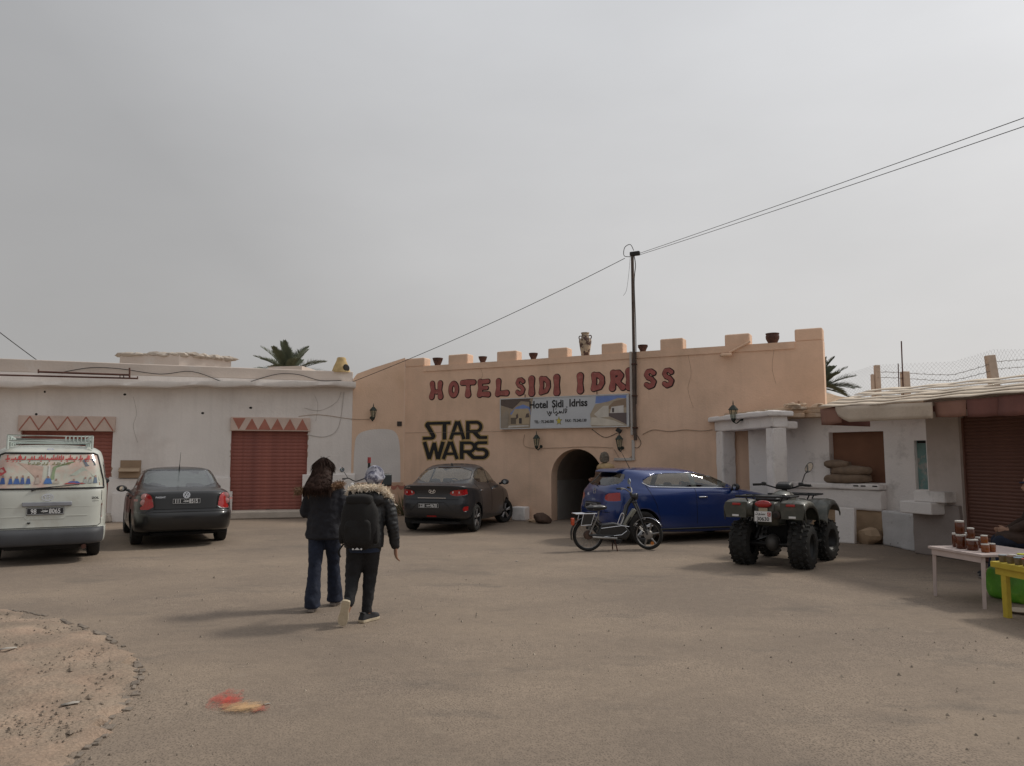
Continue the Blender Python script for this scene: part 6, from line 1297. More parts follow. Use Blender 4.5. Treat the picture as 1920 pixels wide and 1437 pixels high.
mi = bpy.data.objects.new('mirror', None); C.objects.link(mi); mi.parent = quad; mi.location = (.60, -.415, 1.49); mi.rotation_euler = (0, R(-12), R(8))
b = MB().ball((0, 0, 0), (.03, .058, .085), 18, 12); b.v = [(max(p[0], -.008), p[1] + p[2] * -.35, p[2]) for p in b.v]; b.build('mirror_shell', M_bplast, mi)
mg = MB().lathe([(.001, 0), (1, 0)], 24, (0, 0, 0), 'x', False); mg.v = [(-.0095, p[1] * .05 - p[2] * .075 * .35, p[2] * .075) for p in mg.v]; mg.build('mirror_glass', M_mir, mi)

# ================================================================ moped
Hm = R(12); m0 = G(1103, 1034); mop = thing('moped', 'old black moped with rear carrier on its centre stand beside the blue car', 'moped', m0, Hm)
M_blk = mat('moped_black', (.014, .014, .015), .4, var=.2, vs=8, coat=.3); M_met = mat('worn_metal', (.26, .25, .24), .45, metal=.7, var=.25, vs=12)
def spoked(parent, x, z, r_, turn=0, mag=False):
    t_ = bpy.data.objects.new('wheel', None); C.objects.link(t_); t_.parent = parent; t_.location = (x, 0, z); t_.rotation_euler = (0, 0, turn)
    MB().tube([((r_ - .028) * math.cos(a), 0, (r_ - .028) * math.sin(a)) for a in np.linspace(0, 6.2832, 41)[:-1]], .028, 10, closed=True).build('tyre', M_tyre, t_)
    MB().lathe([(r_ - .052, -.018), (r_ - .062, -.01), (r_ - .062, .01), (r_ - .052, .018)], 40, (0, 0, 0), 'y', False).build('rim', M_met, t_)
    if mag:
        for i in range(6):
            a = i * math.pi / 3; MB().tube([(.03 * math.cos(a), 0, .03 * math.sin(a)), ((r_ - .06) * math.cos(a + .2), 0, (r_ - .06) * math.sin(a + .2))], [.022, .014], 6).build('spoke', M_met, t_)
    else:
        for i in range(18):
            a = i * math.pi / 9; MB().tube([(.05 * math.cos(a + .5), .02 if i % 2 else -.02, .05 * math.sin(a + .5)), ((r_ - .058) * math.cos(a), 0, (r_ - .058) * math.sin(a))], .0025, 4).build('spoke', M_met, t_)
    MB().lathe([(.001, -.05), (.075, -.045), (.085, 0), (.075, .045), (.001, .05)], 20, (0, 0, 0), 'y', False).build('hub', M_met if mag else mat('rusty_hub', (.10, .06, .045), .6, metal=.4, var=.3, vs=12), t_)
    return t_
spoked(mop, 0, .285, .285)
WBm = 1.13
fork = bpy.data.objects.new('front_fork', None); C.objects.link(fork); fork.parent = mop; fork.location = (WBm - .0, 0, .27); fork.rotation_euler = (0, 0, R(-38))
spoked(fork, 0, .0, .27, 0, True)
tilt = Vector((-.27, 0, .62))
for sg in (1, -1): MB().tube([(0, sg * .06, 0), tuple(Vector((0, sg * .06, 0)) + tilt * .95)], [.018, .022], 8).build('fork_leg', M_blk, fork)
MB().tube([tilt * .9, tilt * 1.18], .026, 10).build('head_tube', M_blk, fork); MB().box(tilt * .92, (.06, .17, .04)).build('fork_crown', M_blk, fork, bev=.01)
MB().grid([[(.30 * math.cos(a), y, .30 * math.sin(a)) for y in (-.045, -.03, 0, .03, .045)] for a in np.linspace(R(30), R(150), 18)]).build('front_mudguard', M_chrome, fork, solid=.006)
for sg in (1, -1): MB().tube([(0, sg * .05, 0), (-.24, sg * .045, .17)], .006, 5).build('guard_stay', M_met, fork)
hb_ = tilt * 1.16
MB().tube(crom([hb_ + Vector((-.14, .30, .10)), hb_ + Vector((-.06, .20, .10)), hb_ + Vector((0, .06, .03)), hb_ + Vector((0, -.06, .03)), hb_ + Vector((-.06, -.20, .10)), hb_ + Vector((-.14, -.30, .10))], 5), .011, 8).build('handlebar', M_met, fork)
for sg in (1, -1):
    MB().tube([hb_ + Vector((-.16, sg * .325, .10)), hb_ + Vector((-.10, sg * .245, .10))], .017, 8).build('grip', M_tyre, fork); MB().tube([hb_ + Vector((-.05, sg * .2, .10)), hb_ + Vector((-.09, sg * .30, .075))], .006, 5).build('lever', M_met, fork)
MB().lathe([(.001, .05), (.055, .045), (.065, .03), (.05, -.05), (.02, -.07)], 18, hb_ + Vector((.08, 0, -.05)), 'x').build('headlight', M_blk, fork)
MB().tube([hb_ + Vector((-.06, .18, .1)), hb_ + Vector((-.10, .26, .18)), hb_ + Vector((-.13, .33, .20))], .005, 5).build('mirror_stalk', M_met, fork)
mm = MB().lathe([(.001, 0), (.055, 0), (.057, .012), (.03, .02)], 20, (0, 0, 0), 'x'); o = mm.build('mirror', M_mir, fork, loc=hb_ + Vector((-.15, .37, .21))); o.rotation_euler = (0, 0, R(45))
MB().lathe([(.001, -.003), (.03, -.003), (.03, .003)], 14, (0, .0, 0), 'y').build('wheel_reflector', M_amb, fork, loc=(.08, -.03, -.15))
hp = Vector((WBm, 0, .27)) + Matrix.Rotation(R(-38), 3, 'Z') @ (tilt * 1.05)
MB().tube([hp, hp + Vector((-.12, 0, -.16)), (.62, 0, .40), (.30, 0, .36)], [.03, .04, .045, .04], 10).build('frame_beam', M_blk, mop)
MB().prism([(.60, .40), (.66, .37), (.90, .70), (.85, .74)], -.05, .05).build('leg_shield', mat('shield_grey', (.20, .195, .16), .5, var=.15), mop, bev=.012)
onside = flat('shield_stripe', poly_vf([(.69, .47), (.715, .455), (.80, .58), (.775, .60)]), M_blk, mop, (0, -.053, 0), (1, 0, 0), (0, 0, 1))
MB().tube(crom([(.50, -.06, .40), (.58, -.06, .60), (.62, -.06, .66), (.65, -.06, .60), (.56, -.06, .40)], 5), .008, 6).build('guard_hoop', M_chrome, mop)
MB().prism([(.14, .27), (.22, .47), (.45, .50), (.66, .45), (.78, .32), (.70, .20), (.30, .20)], -.07, .07).build('engine_cover', M_blk, mop, bev=.025); MB().tube([(.22, -.075, .40), (.60, -.075, .44), (.74, -.075, .42)], .006, 5).build('trim_strip', M_chrome, mop); MB().tube([(.26, -.075, .25), (.60, -.075, .28), (.70, -.075, .35)], .006, 5).build('trim_strip', M_chrome, mop)
MB().lathe([(.001, -.06), (.10, -.06), (.11, 0), (.10, .06), (.001, .06)], 18, (.52, 0, .22), 'y').build('engine', M_inner, mop)
MB().tube([(0, -.06, .285), (.45, -.07, .27)], .016, 8).build('swing_arm', M_blk, mop); MB().tube([(0, .06, .285), (.45, .07, .27)], .016, 8).build('swing_arm', M_blk, mop); MB().tube([(.05, -.10, .25), (.5, -.10, .22)], .022, 10).build('exhaust', M_met, mop)
for sg in (1, -1): 
    MB().tube([(0.0, sg * .075, .30), (.16, sg * .075, .62)], .014, 8).build('shock', M_met, mop)
    MB().tube([Vector((.04 + .10 * i / 24, sg * .075, .40 + .20 * i / 24)) + Vector((.022 * math.cos(i * 1.57), .022 * math.sin(i * 1.57), 0)) for i in range(25)], .006, 5).build('spring', M_met, mop)
MB().tube([(.18, 0, .42), (.20, 0, .70)], .018, 8).build('seat_post', M_met, mop)
b = MB().ball((.16, 0, .76), (.20, .11, .055), 18, 10); b.v = [(x, y * (1.25 if x < .12 else .8), z) for x, y, z in b.v]; b.build('saddle', M_blk, mop)
MB().tube([(-.26, -.13, .66), (.12, -.13, .665), (.12, .13, .665), (-.26, .13, .66)], .009, 6, closed=True).build('carrier_rail', M_chrome, mop)
for y in (-.07, 0, .07): MB().tube([(-.26, y, .66), (.12, y, .665)], .007, 5).build('carrier_bar', M_chrome, mop)
for sg in (1, -1):
    MB().tube([(-.12, sg * .13, .66), (-.17, sg * .13, .46), (.02, sg * .12, .47), (.08, sg * .13, .66)], .008, 6).build('carrier_stay', M_chrome, mop); MB().prism([(-.12, .645), (-.165, .475), (.015, .485), (.075, .65)], sg * .126 - .004, sg * .126 + .004).build('pannier_panel', M_blk, mop)
MB().grid([[(.315 * math.cos(a), y, .285 + .315 * math.sin(a)) for y in (-.05, 0, .05)] for a in np.linspace(R(40), R(195), 20)]).build('rear_mudguard', M_blk, mop, solid=.006)
MB().box((-.285, 0, .52), (.05, .09, .13)).build('tail_light', mat('orange_tail', (.52, .07, .02), .25, var=.1, coat=.5), mop, bev=.015)
for sg in (1, -1): MB().tube([(.46, sg * .05, .24), (.50, sg * .13, .004)], .011, 6).build('stand_leg', M_rust, mop)
for sg in (1, -1): MB().tube([(.5, sg * .05, .20), (.5, sg * .16, .20)], .008, 6).build('crank', M_met, mop); MB().box((.5, sg * .18, .20), (.08, .05, .02)).build('pedal', M_tyre, mop)
# two-stroke on the far side: motorcycle behind the walkers
mcp = at(682, 900, 19.3); Hk = R(90 + 40); mc = thing('motorcycle', 'black motorcycle with red topped pole parked at the end wall behind the walkers', 'motorcycle', (mcp.x, 19.3, 0), Hk)
def mwheel(x, r_):
    t_ = bpy.data.objects.new('wheel', None); C.objects.link(t_); t_.parent = mc; t_.location = (x, 0, r_)
    MB().tube([((r_ - .05) * math.cos(a), 0, (r_ - .05) * math.sin(a)) for a in np.linspace(0, 6.2832, 33)[:-1]], .055, 10, closed=True).build('tyre', M_tyre, t_)
    MB().lathe([(r_ - .09, -.03), (r_ - .1, 0), (r_ - .09, .03)], 32, (0, 0, 0), 'y', False).build('rim', M_rimd, t_)
    for i in range(5): a = i * 1.2566; MB().tube([(0, 0, 0), ((r_ - .09) * math.cos(a), 0, (r_ - .09) * math.sin(a))], .02, 6).build('spoke', M_rimd, t_)
mwheel(-.70, .32); mwheel(.70, .32)
MB().tube([(.70, 0, .32), (.42, 0, 1.0)], .04, 8).build('fork', M_met, mc); MB().prism([(-.45, .5), (-.3, .75), (.3, .72), (.36, .4), (-.2, .32)], -.13, .13).build('engine', M_inner, mc, bev=.05); MB().ball((.15, 0, .86), (.28, .15, .13), 16, 10).build('tank', M_blk, mc)
MB().prism([(-.75, .84), (-.72, .93), (-.2, .86), (-.1, .8), (-.2, .74)], -.13, .13).build('seat', M_blk, mc, bev=.04); MB().tube([(-.7, 0, .32), (-.1, 0, .45)], .04, 8).build('swing_arm', M_frame, mc)
MB().bb(-1.02, -.62, -.22, .22, .96, 1.26).build('top_case', mat('dark_teal_case', (.03, .036, .038), .5, var=.1), mc, bev=.04, seg=3); MB().tube([(-.85, .0, .95), (-.6, 0, .88)], .03, 6).build('case_rack', M_frame, mc)
MB().tube(crom([(.25, .40, 1.12), (.32, .25, 1.13), (.40, 0, 1.05), (.32, -.25, 1.13), (.25, -.40, 1.12)], 5), .014, 8).build('handlebar', M_frame, mc)
for sg in (1, -1):
    MB().tube([(.30, sg * .28, 1.13), (.32, sg * .36, 1.26), (.32, sg * .40, 1.30)], .007, 5).build('mirror_stalk', M_frame, mc); o = MB().lathe([(.001, -.008), (.065, -.006), (.07, .01), (.03, .02)], 18, (0, 0, 0), 'x').build('mirror', M_mir, mc, loc=(.32, sg * .44, 1.35))
    MB().tube([(.26, sg * .38, 1.12), (.24, sg * .46, 1.12)], .02, 8).build('grip', M_tyre, mc)
MB().cyl((-.72, .26, .75), (-.72, .26, 1.52), .035, .032, 12).build('light_pole', M_bplast, mc); MB().cyl((-.72, .26, 1.521), (-.72, .26, 1.66), .042, .040, 14).build('beacon', mat('beacon_red', (.36, .05, .05), .3, var=.1), mc); MB().tube([(-.72, .26, .80), (-.55, .1, .80)], .02, 6).build('pole_bracket', M_frame, mc)
MB().lathe([(.001, .05), (.08, .04), (.09, 0), (.05, -.08)], 18, (.58, 0, .92), 'x').build('headlight', M_white_l, mc); MB().tube([(-.2, .1, .35), (-.3, .30, .02)], .014, 6).build('side_stand', M_frame, mc)
MB().box((-.95, 0, .80), (.04, .16, .07)).build('tail_light', M_red, mc, bev=.012)
# ================================================================ people
M_skin = mat('skin', (.36, .20, .135), .55, var=.08, vs=20); M_navy = mat('navy_parka', (.009, .0095, .0155), .8, var=.2, vs=9, bump=.35, bs=22); M_jean = mat('blue_denim', (.007, .012, .030), .85, var=.2, vs=12, bump=.2, bs=120, col2=(.016, .026, .055), c2s=3, c2=(.5, .8))
M_blkj = mat('black_puffer', (.0085, .009, .011), .6, var=.2, vs=9, bump=.3, bs=18); M_blkt = mat('black_trousers', (.0075, .0075, .009), .85, var=.15, vs=8, bump=.2, bs=40); M_pack = mat('black_nylon', (.0065, .0055, .0055), .85, var=.2, vs=10, bump=.2, bs=90)
M_hair = mat('dark_brown_hair', (.034, .018, .013), .7, var=.4, vs=25, spec=.15); M_furb = mat('brown_fur', (.24, .145, .085), .9, var=.35, vs=30); M_furw = mat('cream_fur', (.78, .69, .57), .9, var=.2, vs=30); M_sole = mat('cream_sole', (.50, .42, .30), .7, var=.12, vs=12, bump=.3, bs=60)
def grown(mb, name, m, parent, vox=.012, smooth=6, disp=None):
    me = bpy.data.meshes.new(name); me.from_pydata([tuple(p) for p in mb.v], [], mb.f); me.materials.append(m)
    o = bpy.data.objects.new(name, me); C.objects.link(o); o.parent = parent
    q = o.modifiers.new('r', 'REMESH'); q.mode = 'VOXEL'; q.voxel_size = vox; q.use_smooth_shade = True
    if smooth: q = o.modifiers.new('s', 'SMOOTH'); q.factor = .5; q.iterations = smooth
    if disp:
        tx = bpy.data.textures.new(name, 'CLOUDS'); tx.noise_scale = disp[1]; tx.noise_depth = 2; q = o.modifiers.new('d', 'DISPLACE'); q.texture = tx; q.strength = disp[0]; q.mid_level = .5; q.texture_coords = 'LOCAL'
    return o
def stack(mb, secs, n=24):
    """closed loft of ellipses: (x, y, z, rx, ry)"""
    P_ = [Vector(s_[:3]) for s_ in secs]; v = []; f = []
    for x, y, z, rx, ry in secs:
        for k in range(n): a = 2 * math.pi * k / n; v.append((x + rx * math.cos(a), y + ry * math.sin(a), z))
    for i in range(len(secs) - 1):
        for k in range(n): f.append((i * n + k, i * n + (k + 1) % n, (i + 1) * n + (k + 1) % n, (i + 1) * n + k))
    f.append(tuple(range(n - 1, -1, -1))); f.append(tuple((len(secs) - 1) * n + k for k in range(n))); return mb.add(v, f)
def limb(mb, pts, n=14):
    for (a, ra), (b, rb) in zip(pts, pts[1:]): mb.cap(a, b, ra, rb, n)
    return mb
def hand(mb, wrist, d, side, curl=.35, k=1.0):
    """palm, four unequal bent fingers and a thumb from the side of the palm; d = pointing direction, side = thumb side"""
    w, d, t_ = Vector(wrist), Vector(d).normalized(), Vector(side).normalized(); t_ = (t_ - d * t_.dot(d)).normalized(); n_ = d.cross(t_)
    for q in (-.030, -.010, .010, .030): mb.cap(w + t_ * q * .7 * k, w + d * .085 * k + t_ * q * k, .014 * k, .0125 * k, 8)
    for q, l_ in ((.030, .068), (.010, .076), (-.010, .070), (-.030, .055)):
        a = w + d * .088 * k + t_ * q * k; b = a + (d * math.cos(curl) + n_ * math.sin(curl)) * l_ * .5 * k; c_ = b + (d * math.cos(curl * 2.4) + n_ * math.sin(curl * 2.4)) * l_ * .5 * k
        mb.cap(a, b, .0095 * k, .009 * k, 8); mb.cap(b, c_, .009 * k, .007 * k, 8)
    a = w + d * .02 * k + t_ * .028 * k; b = a + (d * .7 + t_ * .6 + n_ * .25).normalized() * .042 * k; c_ = b + (d * .95 + t_ * .1 + n_ * .35).normalized() * .034 * k
    mb.cap(a, b, .0125 * k, .0105 * k, 8); mb.cap(b, c_, .0105 * k, .008 * k, 8)
def head(mb, c, k=1.0, face=Vector((0, 1, 0))):
    c = Vector(c); f_ = Vector(face).normalized(); s_ = Vector((f_.y, -f_.x, 0))
    mb.ball(c + Vector((0, 0, .03)), (.078 * k, .092 * k, .10 * k), 20, 14); mb.ball(c + f_ * .025 * k + Vector((0, 0, -.045)), (.058 * k, .066 * k, .075 * k), 16, 10)
    mb.cap(c + f_ * .088 * k + Vector((0, 0, .01)), c + f_ * .108 * k + Vector((0, 0, -.022)), .009 * k, .014 * k, 8)
    for sg in (-1, 1):
        mb.ball(c + s_ * sg * .078 * k + Vector((0, 0, -.005)), (.014 * k, .022 * k, .032 * k), 8, 6); mb.ball(c + s_ * sg * .03 * k + f_ * .078 * k + Vector((0, 0, .012)), .012 * k, 8, 6)
    mb.cap(c + f_ * .088 * k + s_ * -.02 + Vector((0, 0, -.055)), c + f_ * .088 * k + s_ * .02 + Vector((0, 0, -.055)), .008, None, 8)
def strands(name, m, parent, roots, seed, w=.006):
    """roots: list of (point, direction, length, droop)"""
    r_ = random.Random(seed); mb = MB()
    for p, d, l_, dr in roots:
        p, d = Vector(p), Vector(d).normalized(); s_ = d.cross(Vector((r_.uniform(-1, 1), r_.uniform(-1, 1), r_.uniform(-1, 1)))).normalized() * w * r_.uniform(.6, 1.2); L_ = l_ * r_.uniform(.7, 1.2)
        a = p + d * L_ * .35 - Vector((0, 0, dr * L_ * .12)); b = p + d * L_ * .7 - Vector((0, 0, dr * L_ * .45)); c_ = p + d * L_ - Vector((0, 0, dr * L_))
        mb.add([p - s_, p + s_, a - s_, a + s_, b - s_ * .7, b + s_ * .7, c_], [(0, 1, 3, 2), (2, 3, 5, 4), (4, 5, 6)])
    return mb.build(name, m, parent, smooth=True, ang=0, kind='stuff')
def shoe(parent, heel, toe, up, m_up, m_so, w=.085, nm='shoe'):
    """shoe between heel and toe points on the sole line; up = normal of the sole"""
    t_ = bpy.data.objects.new(nm, None); C.objects.link(t_); t_.parent = parent; h_, to, u = Vector(heel), Vector(toe), Vector(up).normalized(); d = (to - h_); L_ = d.length; d.normalize(); s_ = d.cross(u).normalized()
    prof = [(0, .66), (.08, .82), (.25, .80), (.42, .74), (.6, .92), (.78, 1.0), (.92, .82), (1.0, .45)]
    out_ = [(a * L_, b * w / 2) for a, b in prof] + [(a * L_, -b * w / 2) for a, b in prof[::-1]]; out_ = chaikin(out_, 2); n = len(out_); v = []
    for q, sc in ((0, .97), (.012, 1.02), (.028, 1.0)): v += [h_ + d * (L_ / 2 + (a - L_ / 2) * sc) + s_ * b * sc + u * q for a, b in out_]
    MB().add(v, [tuple(range(n))] + [(r_ * n + i, r_ * n + (i + 1) % n, (r_ + 1) * n + (i + 1) % n, (r_ + 1) * n + i) for r_ in range(2) for i in range(n)] + [tuple(range(3 * n - 1, 2 * n - 1, -1))]).build('sole', m_so, t_)
    v = []; lv = ((.0281, 1.0, 0), (.045, .96, 0), (.062, .84, .0))
    for q, sc, sh_ in lv: v += [h_ + d * (L_ / 2 + (a - L_ / 2) * sc) + s_ * b * sc + u * (q + (.022 * (1 - a / L_) if q > .05 else 0)) for a, b in out_]
    v += [h_ + d * (L_ * .22 + (a - L_ * .5) * .42) + s_ * b * .62 + u * .10 for a, b in out_]
    MB().add(v, [(r_ * n + i, r_ * n + (i + 1) % n, (r_ + 1) * n + (i + 1) % n, (r_ + 1) * n + i) for r_ in range(3) for i in range(n)] + [tuple(range(4 * n - 1, 3 * n - 1, -1))]).build('upper', m_up, t_)
    return t_
# ---- walker on the left: navy parka, flared jeans, long brown hair
g0 = G(606, 1139); pe = thing('person', 'person with long brown hair in navy parka and flared jeans, walking away', 'person', g0)
LF_, RF_ = G(585, 1146) - g0, G(627, 1134) - g0
mb = MB(); head(mb, (-.04, .03, 1.50), 1.0, Vector((.25, 1, 0))); limb(mb, [((-.03, .0, 1.30), .055), ((-.04, .02, 1.42), .05)]); stack(mb, [(0, 0, .78, .15, .11), (0, 0, .95, .14, .11), (0, 0, 1.1, .13, .10), (0, 0, 1.25, .15, .10), (-.01, 0, 1.33, .09, .07)])
limb(mb, [((-.17, 0, 1.29), .05), ((-.23, .0, 1.03), .042), ((-.17, .20, .98), .03)]); hand(mb, (-.16, .23, .985), (.4, 1, .1), (.7, -.3, .5), .5)
limb(mb, [((.16, 0, 1.29), .05), ((.205, .0, 1.03), .042), ((.215, .17, 1.10), .03)]); hand(mb, (.215, .20, 1.115), (-.25, .8, .5), (-.3, -.2, .9), .55)
for f_, hx in ((LF_, -.085), (RF_, .085)): limb(mb, [((hx, 0, .82), .08), ((f_.x * .75 + hx * .25, f_.y * .5, .46), .055), ((f_.x, f_.y - .02, .08), .04), ((f_.x, f_.y + .10, .045), .032)])
grown(mb, 'body', M_skin, pe, .0085, 4)
mb = MB(); stack(mb, [(-.005, 0, .745, .205, .155), (-.005, 0, .80, .208, .158), (-.005, 0, .92, .195, .15), (0, 0, 1.04, .182, .142), (0, -.005, 1.16, .187, .14), (-.005, -.01, 1.26, .19, .135), (-.01, -.01, 1.325, .15, .115), (-.02, 0, 1.37, .08, .08)])
limb(mb, [((-.15, 0, 1.285), .08), ((-.225, 0, 1.04), .065), ((-.175, .18, .985), .052)]); limb(mb, [((.135, 0, 1.285), .08), ((.205, .0, 1.04), .066), ((.215, .17, 1.095), .05)])
mb.ball((-.03, -.10, 1.29), (.165, .085, .11), 18, 10)
grown(mb, 'parka', M_navy, pe, .013, 5, (.030, .075))
mb = MB()
for f_, hx in ((LF_, -.085), (RF_, .080)):
    kx, ky = f_.x * .7 + hx * .3, f_.y * .55
    stack(mb, [(hx, 0, .88, .10, .125), (hx, 0, .76, .098, .115), ((hx + kx) / 2, ky * .5, .62, .085, .092), (kx, ky, .46, .068, .072), ((kx + f_.x) / 2, (ky + f_.y) / 2, .28, .073, .08), (f_.x, f_.y + .01, .12, .082, .10), (f_.x, f_.y + .02, .035, .088, .115)], 20)
mb.ball((0, 0, .84), (.17, .12, .12), 18, 10); grown(mb, 'jeans', M_jean, pe, .011, 4, (.022, .07))
for f_, tw_ in ((LF_, -.1), (RF_, .15)): shoe(pe, (f_.x - tw_ * .05, f_.y - .08, .0), (f_.x + tw_ * .12, f_.y + .16, .0), (0, 0, 1), mat('grey_shoe', (.10, .085, .08), .7, var=.2), mat('shoe_sole_grey', (.22, .19, .17), .8))
r_ = random.Random(2); roots = []
hc = Vector((-.04, .03, 1.525))
mb = MB().ball(hc, (.092, .108, .115), 20, 14); stack(mb, [(-.06, -.222, 1.235, .085, .03), (-.058, -.22, 1.27, .130, .05), (-.052, -.195, 1.31, .150, .07), (-.046, -.125, 1.38, .135, .09), (-.042, -.04, 1.46, .110, .105), (-.04, .0, 1.55, .085, .095)]); grown(mb, 'hair_mass', M_hair, pe, .012, 3, (.015, .03))
for i in range(2600):
    a = r_.uniform(0, 6.283); e_ = math.asin(r_.uniform(-.5, 1)); d = Vector((math.cos(a) * math.cos(e_), math.sin(a) * math.cos(e_), math.sin(e_)))
    if d.y > .55 and d.z < .5: continue
    p = hc + Vector((d.x * .094, d.y * .110, d.z * .117)); tang = Vector((d.x * .8, d.y * .8, 0)) * max(d.z, 0) + Vector((0, 0, -1)) * (1 - max(d.z, 0) * .75); roots.append((p, tang + d * .06 + Vector((r_.uniform(-.08, .08), 0, 0)), r_.uniform(.05, .12), .25 * max(d.z, .1)))
for i in range(2600):
    z = r_.uniform(1.28, 1.5); a = r_.uniform(math.pi * .95, 2.05 * math.pi); zz_ = [1.2, 1.25, 1.31, 1.38, 1.46, 1.52]; k_ = np.interp(z, zz_, [.09, .137, .152, .137, .112, .098]); kd = np.interp(z, zz_, [.034, .053, .073, .093, .108, .105]); yc = np.interp(z, zz_, [-.225, -.225, -.195, -.125, -.04, 0])
    roots.append(((-.047 + k_ * math.cos(a), yc + kd * math.sin(a), z), (r_.uniform(-.12, .12) + .04 * math.cos(a), -.25 if z > 1.34 else -.03, -1), r_.uniform(.04, .09), .1))
for i in range(14): a = r_.uniform(0, 6.283); roots.append((hc + Vector((.03 * math.cos(a), .03 * math.sin(a), .112)), (math.cos(a) * .8 + .3, math.sin(a), .9), r_.uniform(.03, .06), .4))
strands('hair_strands', M_hair, pe, roots, 3, .0028)
roots = []                                                   # brown fur rim of the hood lying on the shoulders
rim = crom([(-.30, -.02, 1.255), (-.27, -.12, 1.285), (-.16, -.165, 1.275), (-.03, -.16, 1.285), (.10, -.145, 1.325), (.165, -.08, 1.345), (.17, .0, 1.34)], 30)
for i in range(2600):
    p = rim[r_.randrange(len(rim))] + Vector((r_.gauss(0, .014), r_.gauss(0, .014), r_.gauss(0, .012))); roots.append((p, Vector((r_.gauss(0, 1), r_.gauss(-.4, 1), r_.gauss(.2, .9))), r_.uniform(.03, .055), .2))
strands('fur_rim', M_furb, pe, roots, 5, .0035); MB().tube(rim[::6], .026, 8).build('fur_core', M_furb, pe)
# ---- walker on the right: black puffer with cream fur, headscarf
g1_ = G(688, 1165); pr = thing('person', 'person in black padded coat with cream fur hood and grey headscarf, mid stride', 'person', g1_)
toe = G(640, 1178) - g1_
mb = MB(); head(mb, (.035, .12, 1.415), 1.0, Vector((.35, 1, -.15))); limb(mb, [((.0, .06, 1.24), .055), ((.03, .10, 1.36), .05)]); stack(mb, [(-.05, 0, .76, .16, .12), (-.05, 0, .9, .15, .12), (-.04, .02, 1.05, .14, .11), (-.02, .05, 1.2, .15, .10), (-.01, .06, 1.27, .09, .07)])
limb(mb, [((-.17, .05, 1.22), .05), ((-.23, .1, .97), .042), ((-.18, .30, .95), .03)]); hand(mb, (-.17, .33, .955), (.3, 1, .1), (.8, 0, .4), .5)
limb(mb, [((.17, .05, 1.22), .052), ((.235, .03, .97), .044), ((.262, .07, .755), .028)]); hand(mb, (.265, .075, .73), (.02, .16, -1), (-.35, .8, 0), .33, 1.05)
limb(mb, [((.02, 0, .80), .085), ((.01, .06, .44), .055), ((-.005, .0, .09), .04), ((.03, .10, .045), .033)])
ank = Vector((toe.x + .045, toe.y + .13, .21)); limb(mb, [((-.12, 0, .80), .085), ((-.15, -.02, .42), .055), (ank, .04), (Vector((toe.x + .01, toe.y + .085, .095)), .028)])
grown(mb, 'body', M_skin, pr, .0075, 3)
mb = MB(); stack(mb, [(-.045, 0, .735, .20, .155), (-.045, 0, .79, .205, .16), (-.045, 0, .90, .20, .155), (-.04, .01, 1.0, .19, .15), (-.03, .03, 1.10, .19, .145), (-.02, .045, 1.19, .195, .135), (-.012, .055, 1.26, .15, .11), (0, .07, 1.31, .085, .08)])
limb(mb, [((-.16, .05, 1.215), .08), ((-.225, .1, .98), .066), ((-.185, .27, .955), .052)])
arm = crom([(.155, .05, 1.22), (.20, .045, 1.10), (.232, .035, .97), (.25, .05, .86), (.262, .068, .755)], 10)
mb.tube(arm, [.078 - .028 * i / (len(arm) - 1) + .005 * math.sin(i * 1.9) for i in range(len(arm))], 16); mb.cap((.262, .068, .768), (.264, .071, .748), .053, .050)
mb.ball((-.01, -.05, 1.22), (.175, .09, .10), 18, 10)
grown(mb, 'padded_coat', M_blkj, pr, .011, 3, (.022, .06))
mb = MB()
stack(mb, [(.025, 0, .86, .11, .13), (.025, .0, .76, .108, .125), (.02, .03, .62, .092, .10), (.012, .055, .45, .07, .076), (.004, .03, .28, .06, .068), (-.004, .0, .13, .05, .058), (-.004, .0, .085, .05, .058)], 20)
limb(mb, [((-.11, 0, .82), .115), ((-.13, -.01, .62), .094), ((-.15, -.02, .43), .074), (Vector((-.15, -.02, .43)).lerp(ank, .5), .062), (ank, .048)], 18); mb.ball((-.045, 0, .80), (.18, .135, .12), 18, 10)
grown(mb, 'trousers', M_blkt, pr, .011, 4, (.020, .06))
mb = MB(); stack(mb, [(-.045, 0, .69, .165, .14), (-.045, 0, .70, .17, .145), (-.045, 0, .77, .175, .148)]); mb.build('shirt_hem', mat('blue_shirt', (.012, .022, .05), .85, var=.2, vs=15), pr)
shoe(pr, (-.05, -.09, 0), (.085, .15, 0), (0, 0, 1), mat('black_trainer', (.014, .014, .016), .7, var=.2), M_sole, .095)
sdir = Vector((0, -.96, .28)).normalized()
shoe(pr, (toe.x + .045, toe.y - .015, .262), (toe.x - .005, toe.y + .035, .012), (-.05, .98, .16), mat('black_trainer', (.014, .014, .016), .7), M_sole, .10)
roots = []; rim = crom([(-.19, .08, 1.235), (-.185, -.02, 1.285), (-.13, -.085, 1.325), (0, -.10, 1.335), (.11, -.07, 1.325), (.175, .0, 1.285), (.205, .05, 1.20), (.20, .08, 1.15)], 30)
for i in range(3800):
    p = rim[r_.randrange(len(rim))] + Vector((r_.gauss(0, .015), r_.gauss(0, .015), r_.gauss(0, .014))); roots.append((p, Vector((r_.gauss(0, 1), r_.gauss(-.5, 1), r_.gauss(.35, .9))), r_.uniform(.03, .055), .15))
strands('fur_rim', M_furw, pr, roots, 6, .0034); MB().tube(rim[::6], .03, 8).build('fur_core', M_furw, pr)
M_scarf = mat('grey_patterned_scarf', (.33, .33, .38), .85, var=.1, vs=8, col2=(.09, .09, .13), c2s=16, c2=(.47, .53), bump=.3, bs=40)
mb = MB().ball((.035, .10, 1.455), (.098, .112, .105), 22, 14); mb.ball((.03, .0, 1.425), (.075, .05, .06), 16, 10)
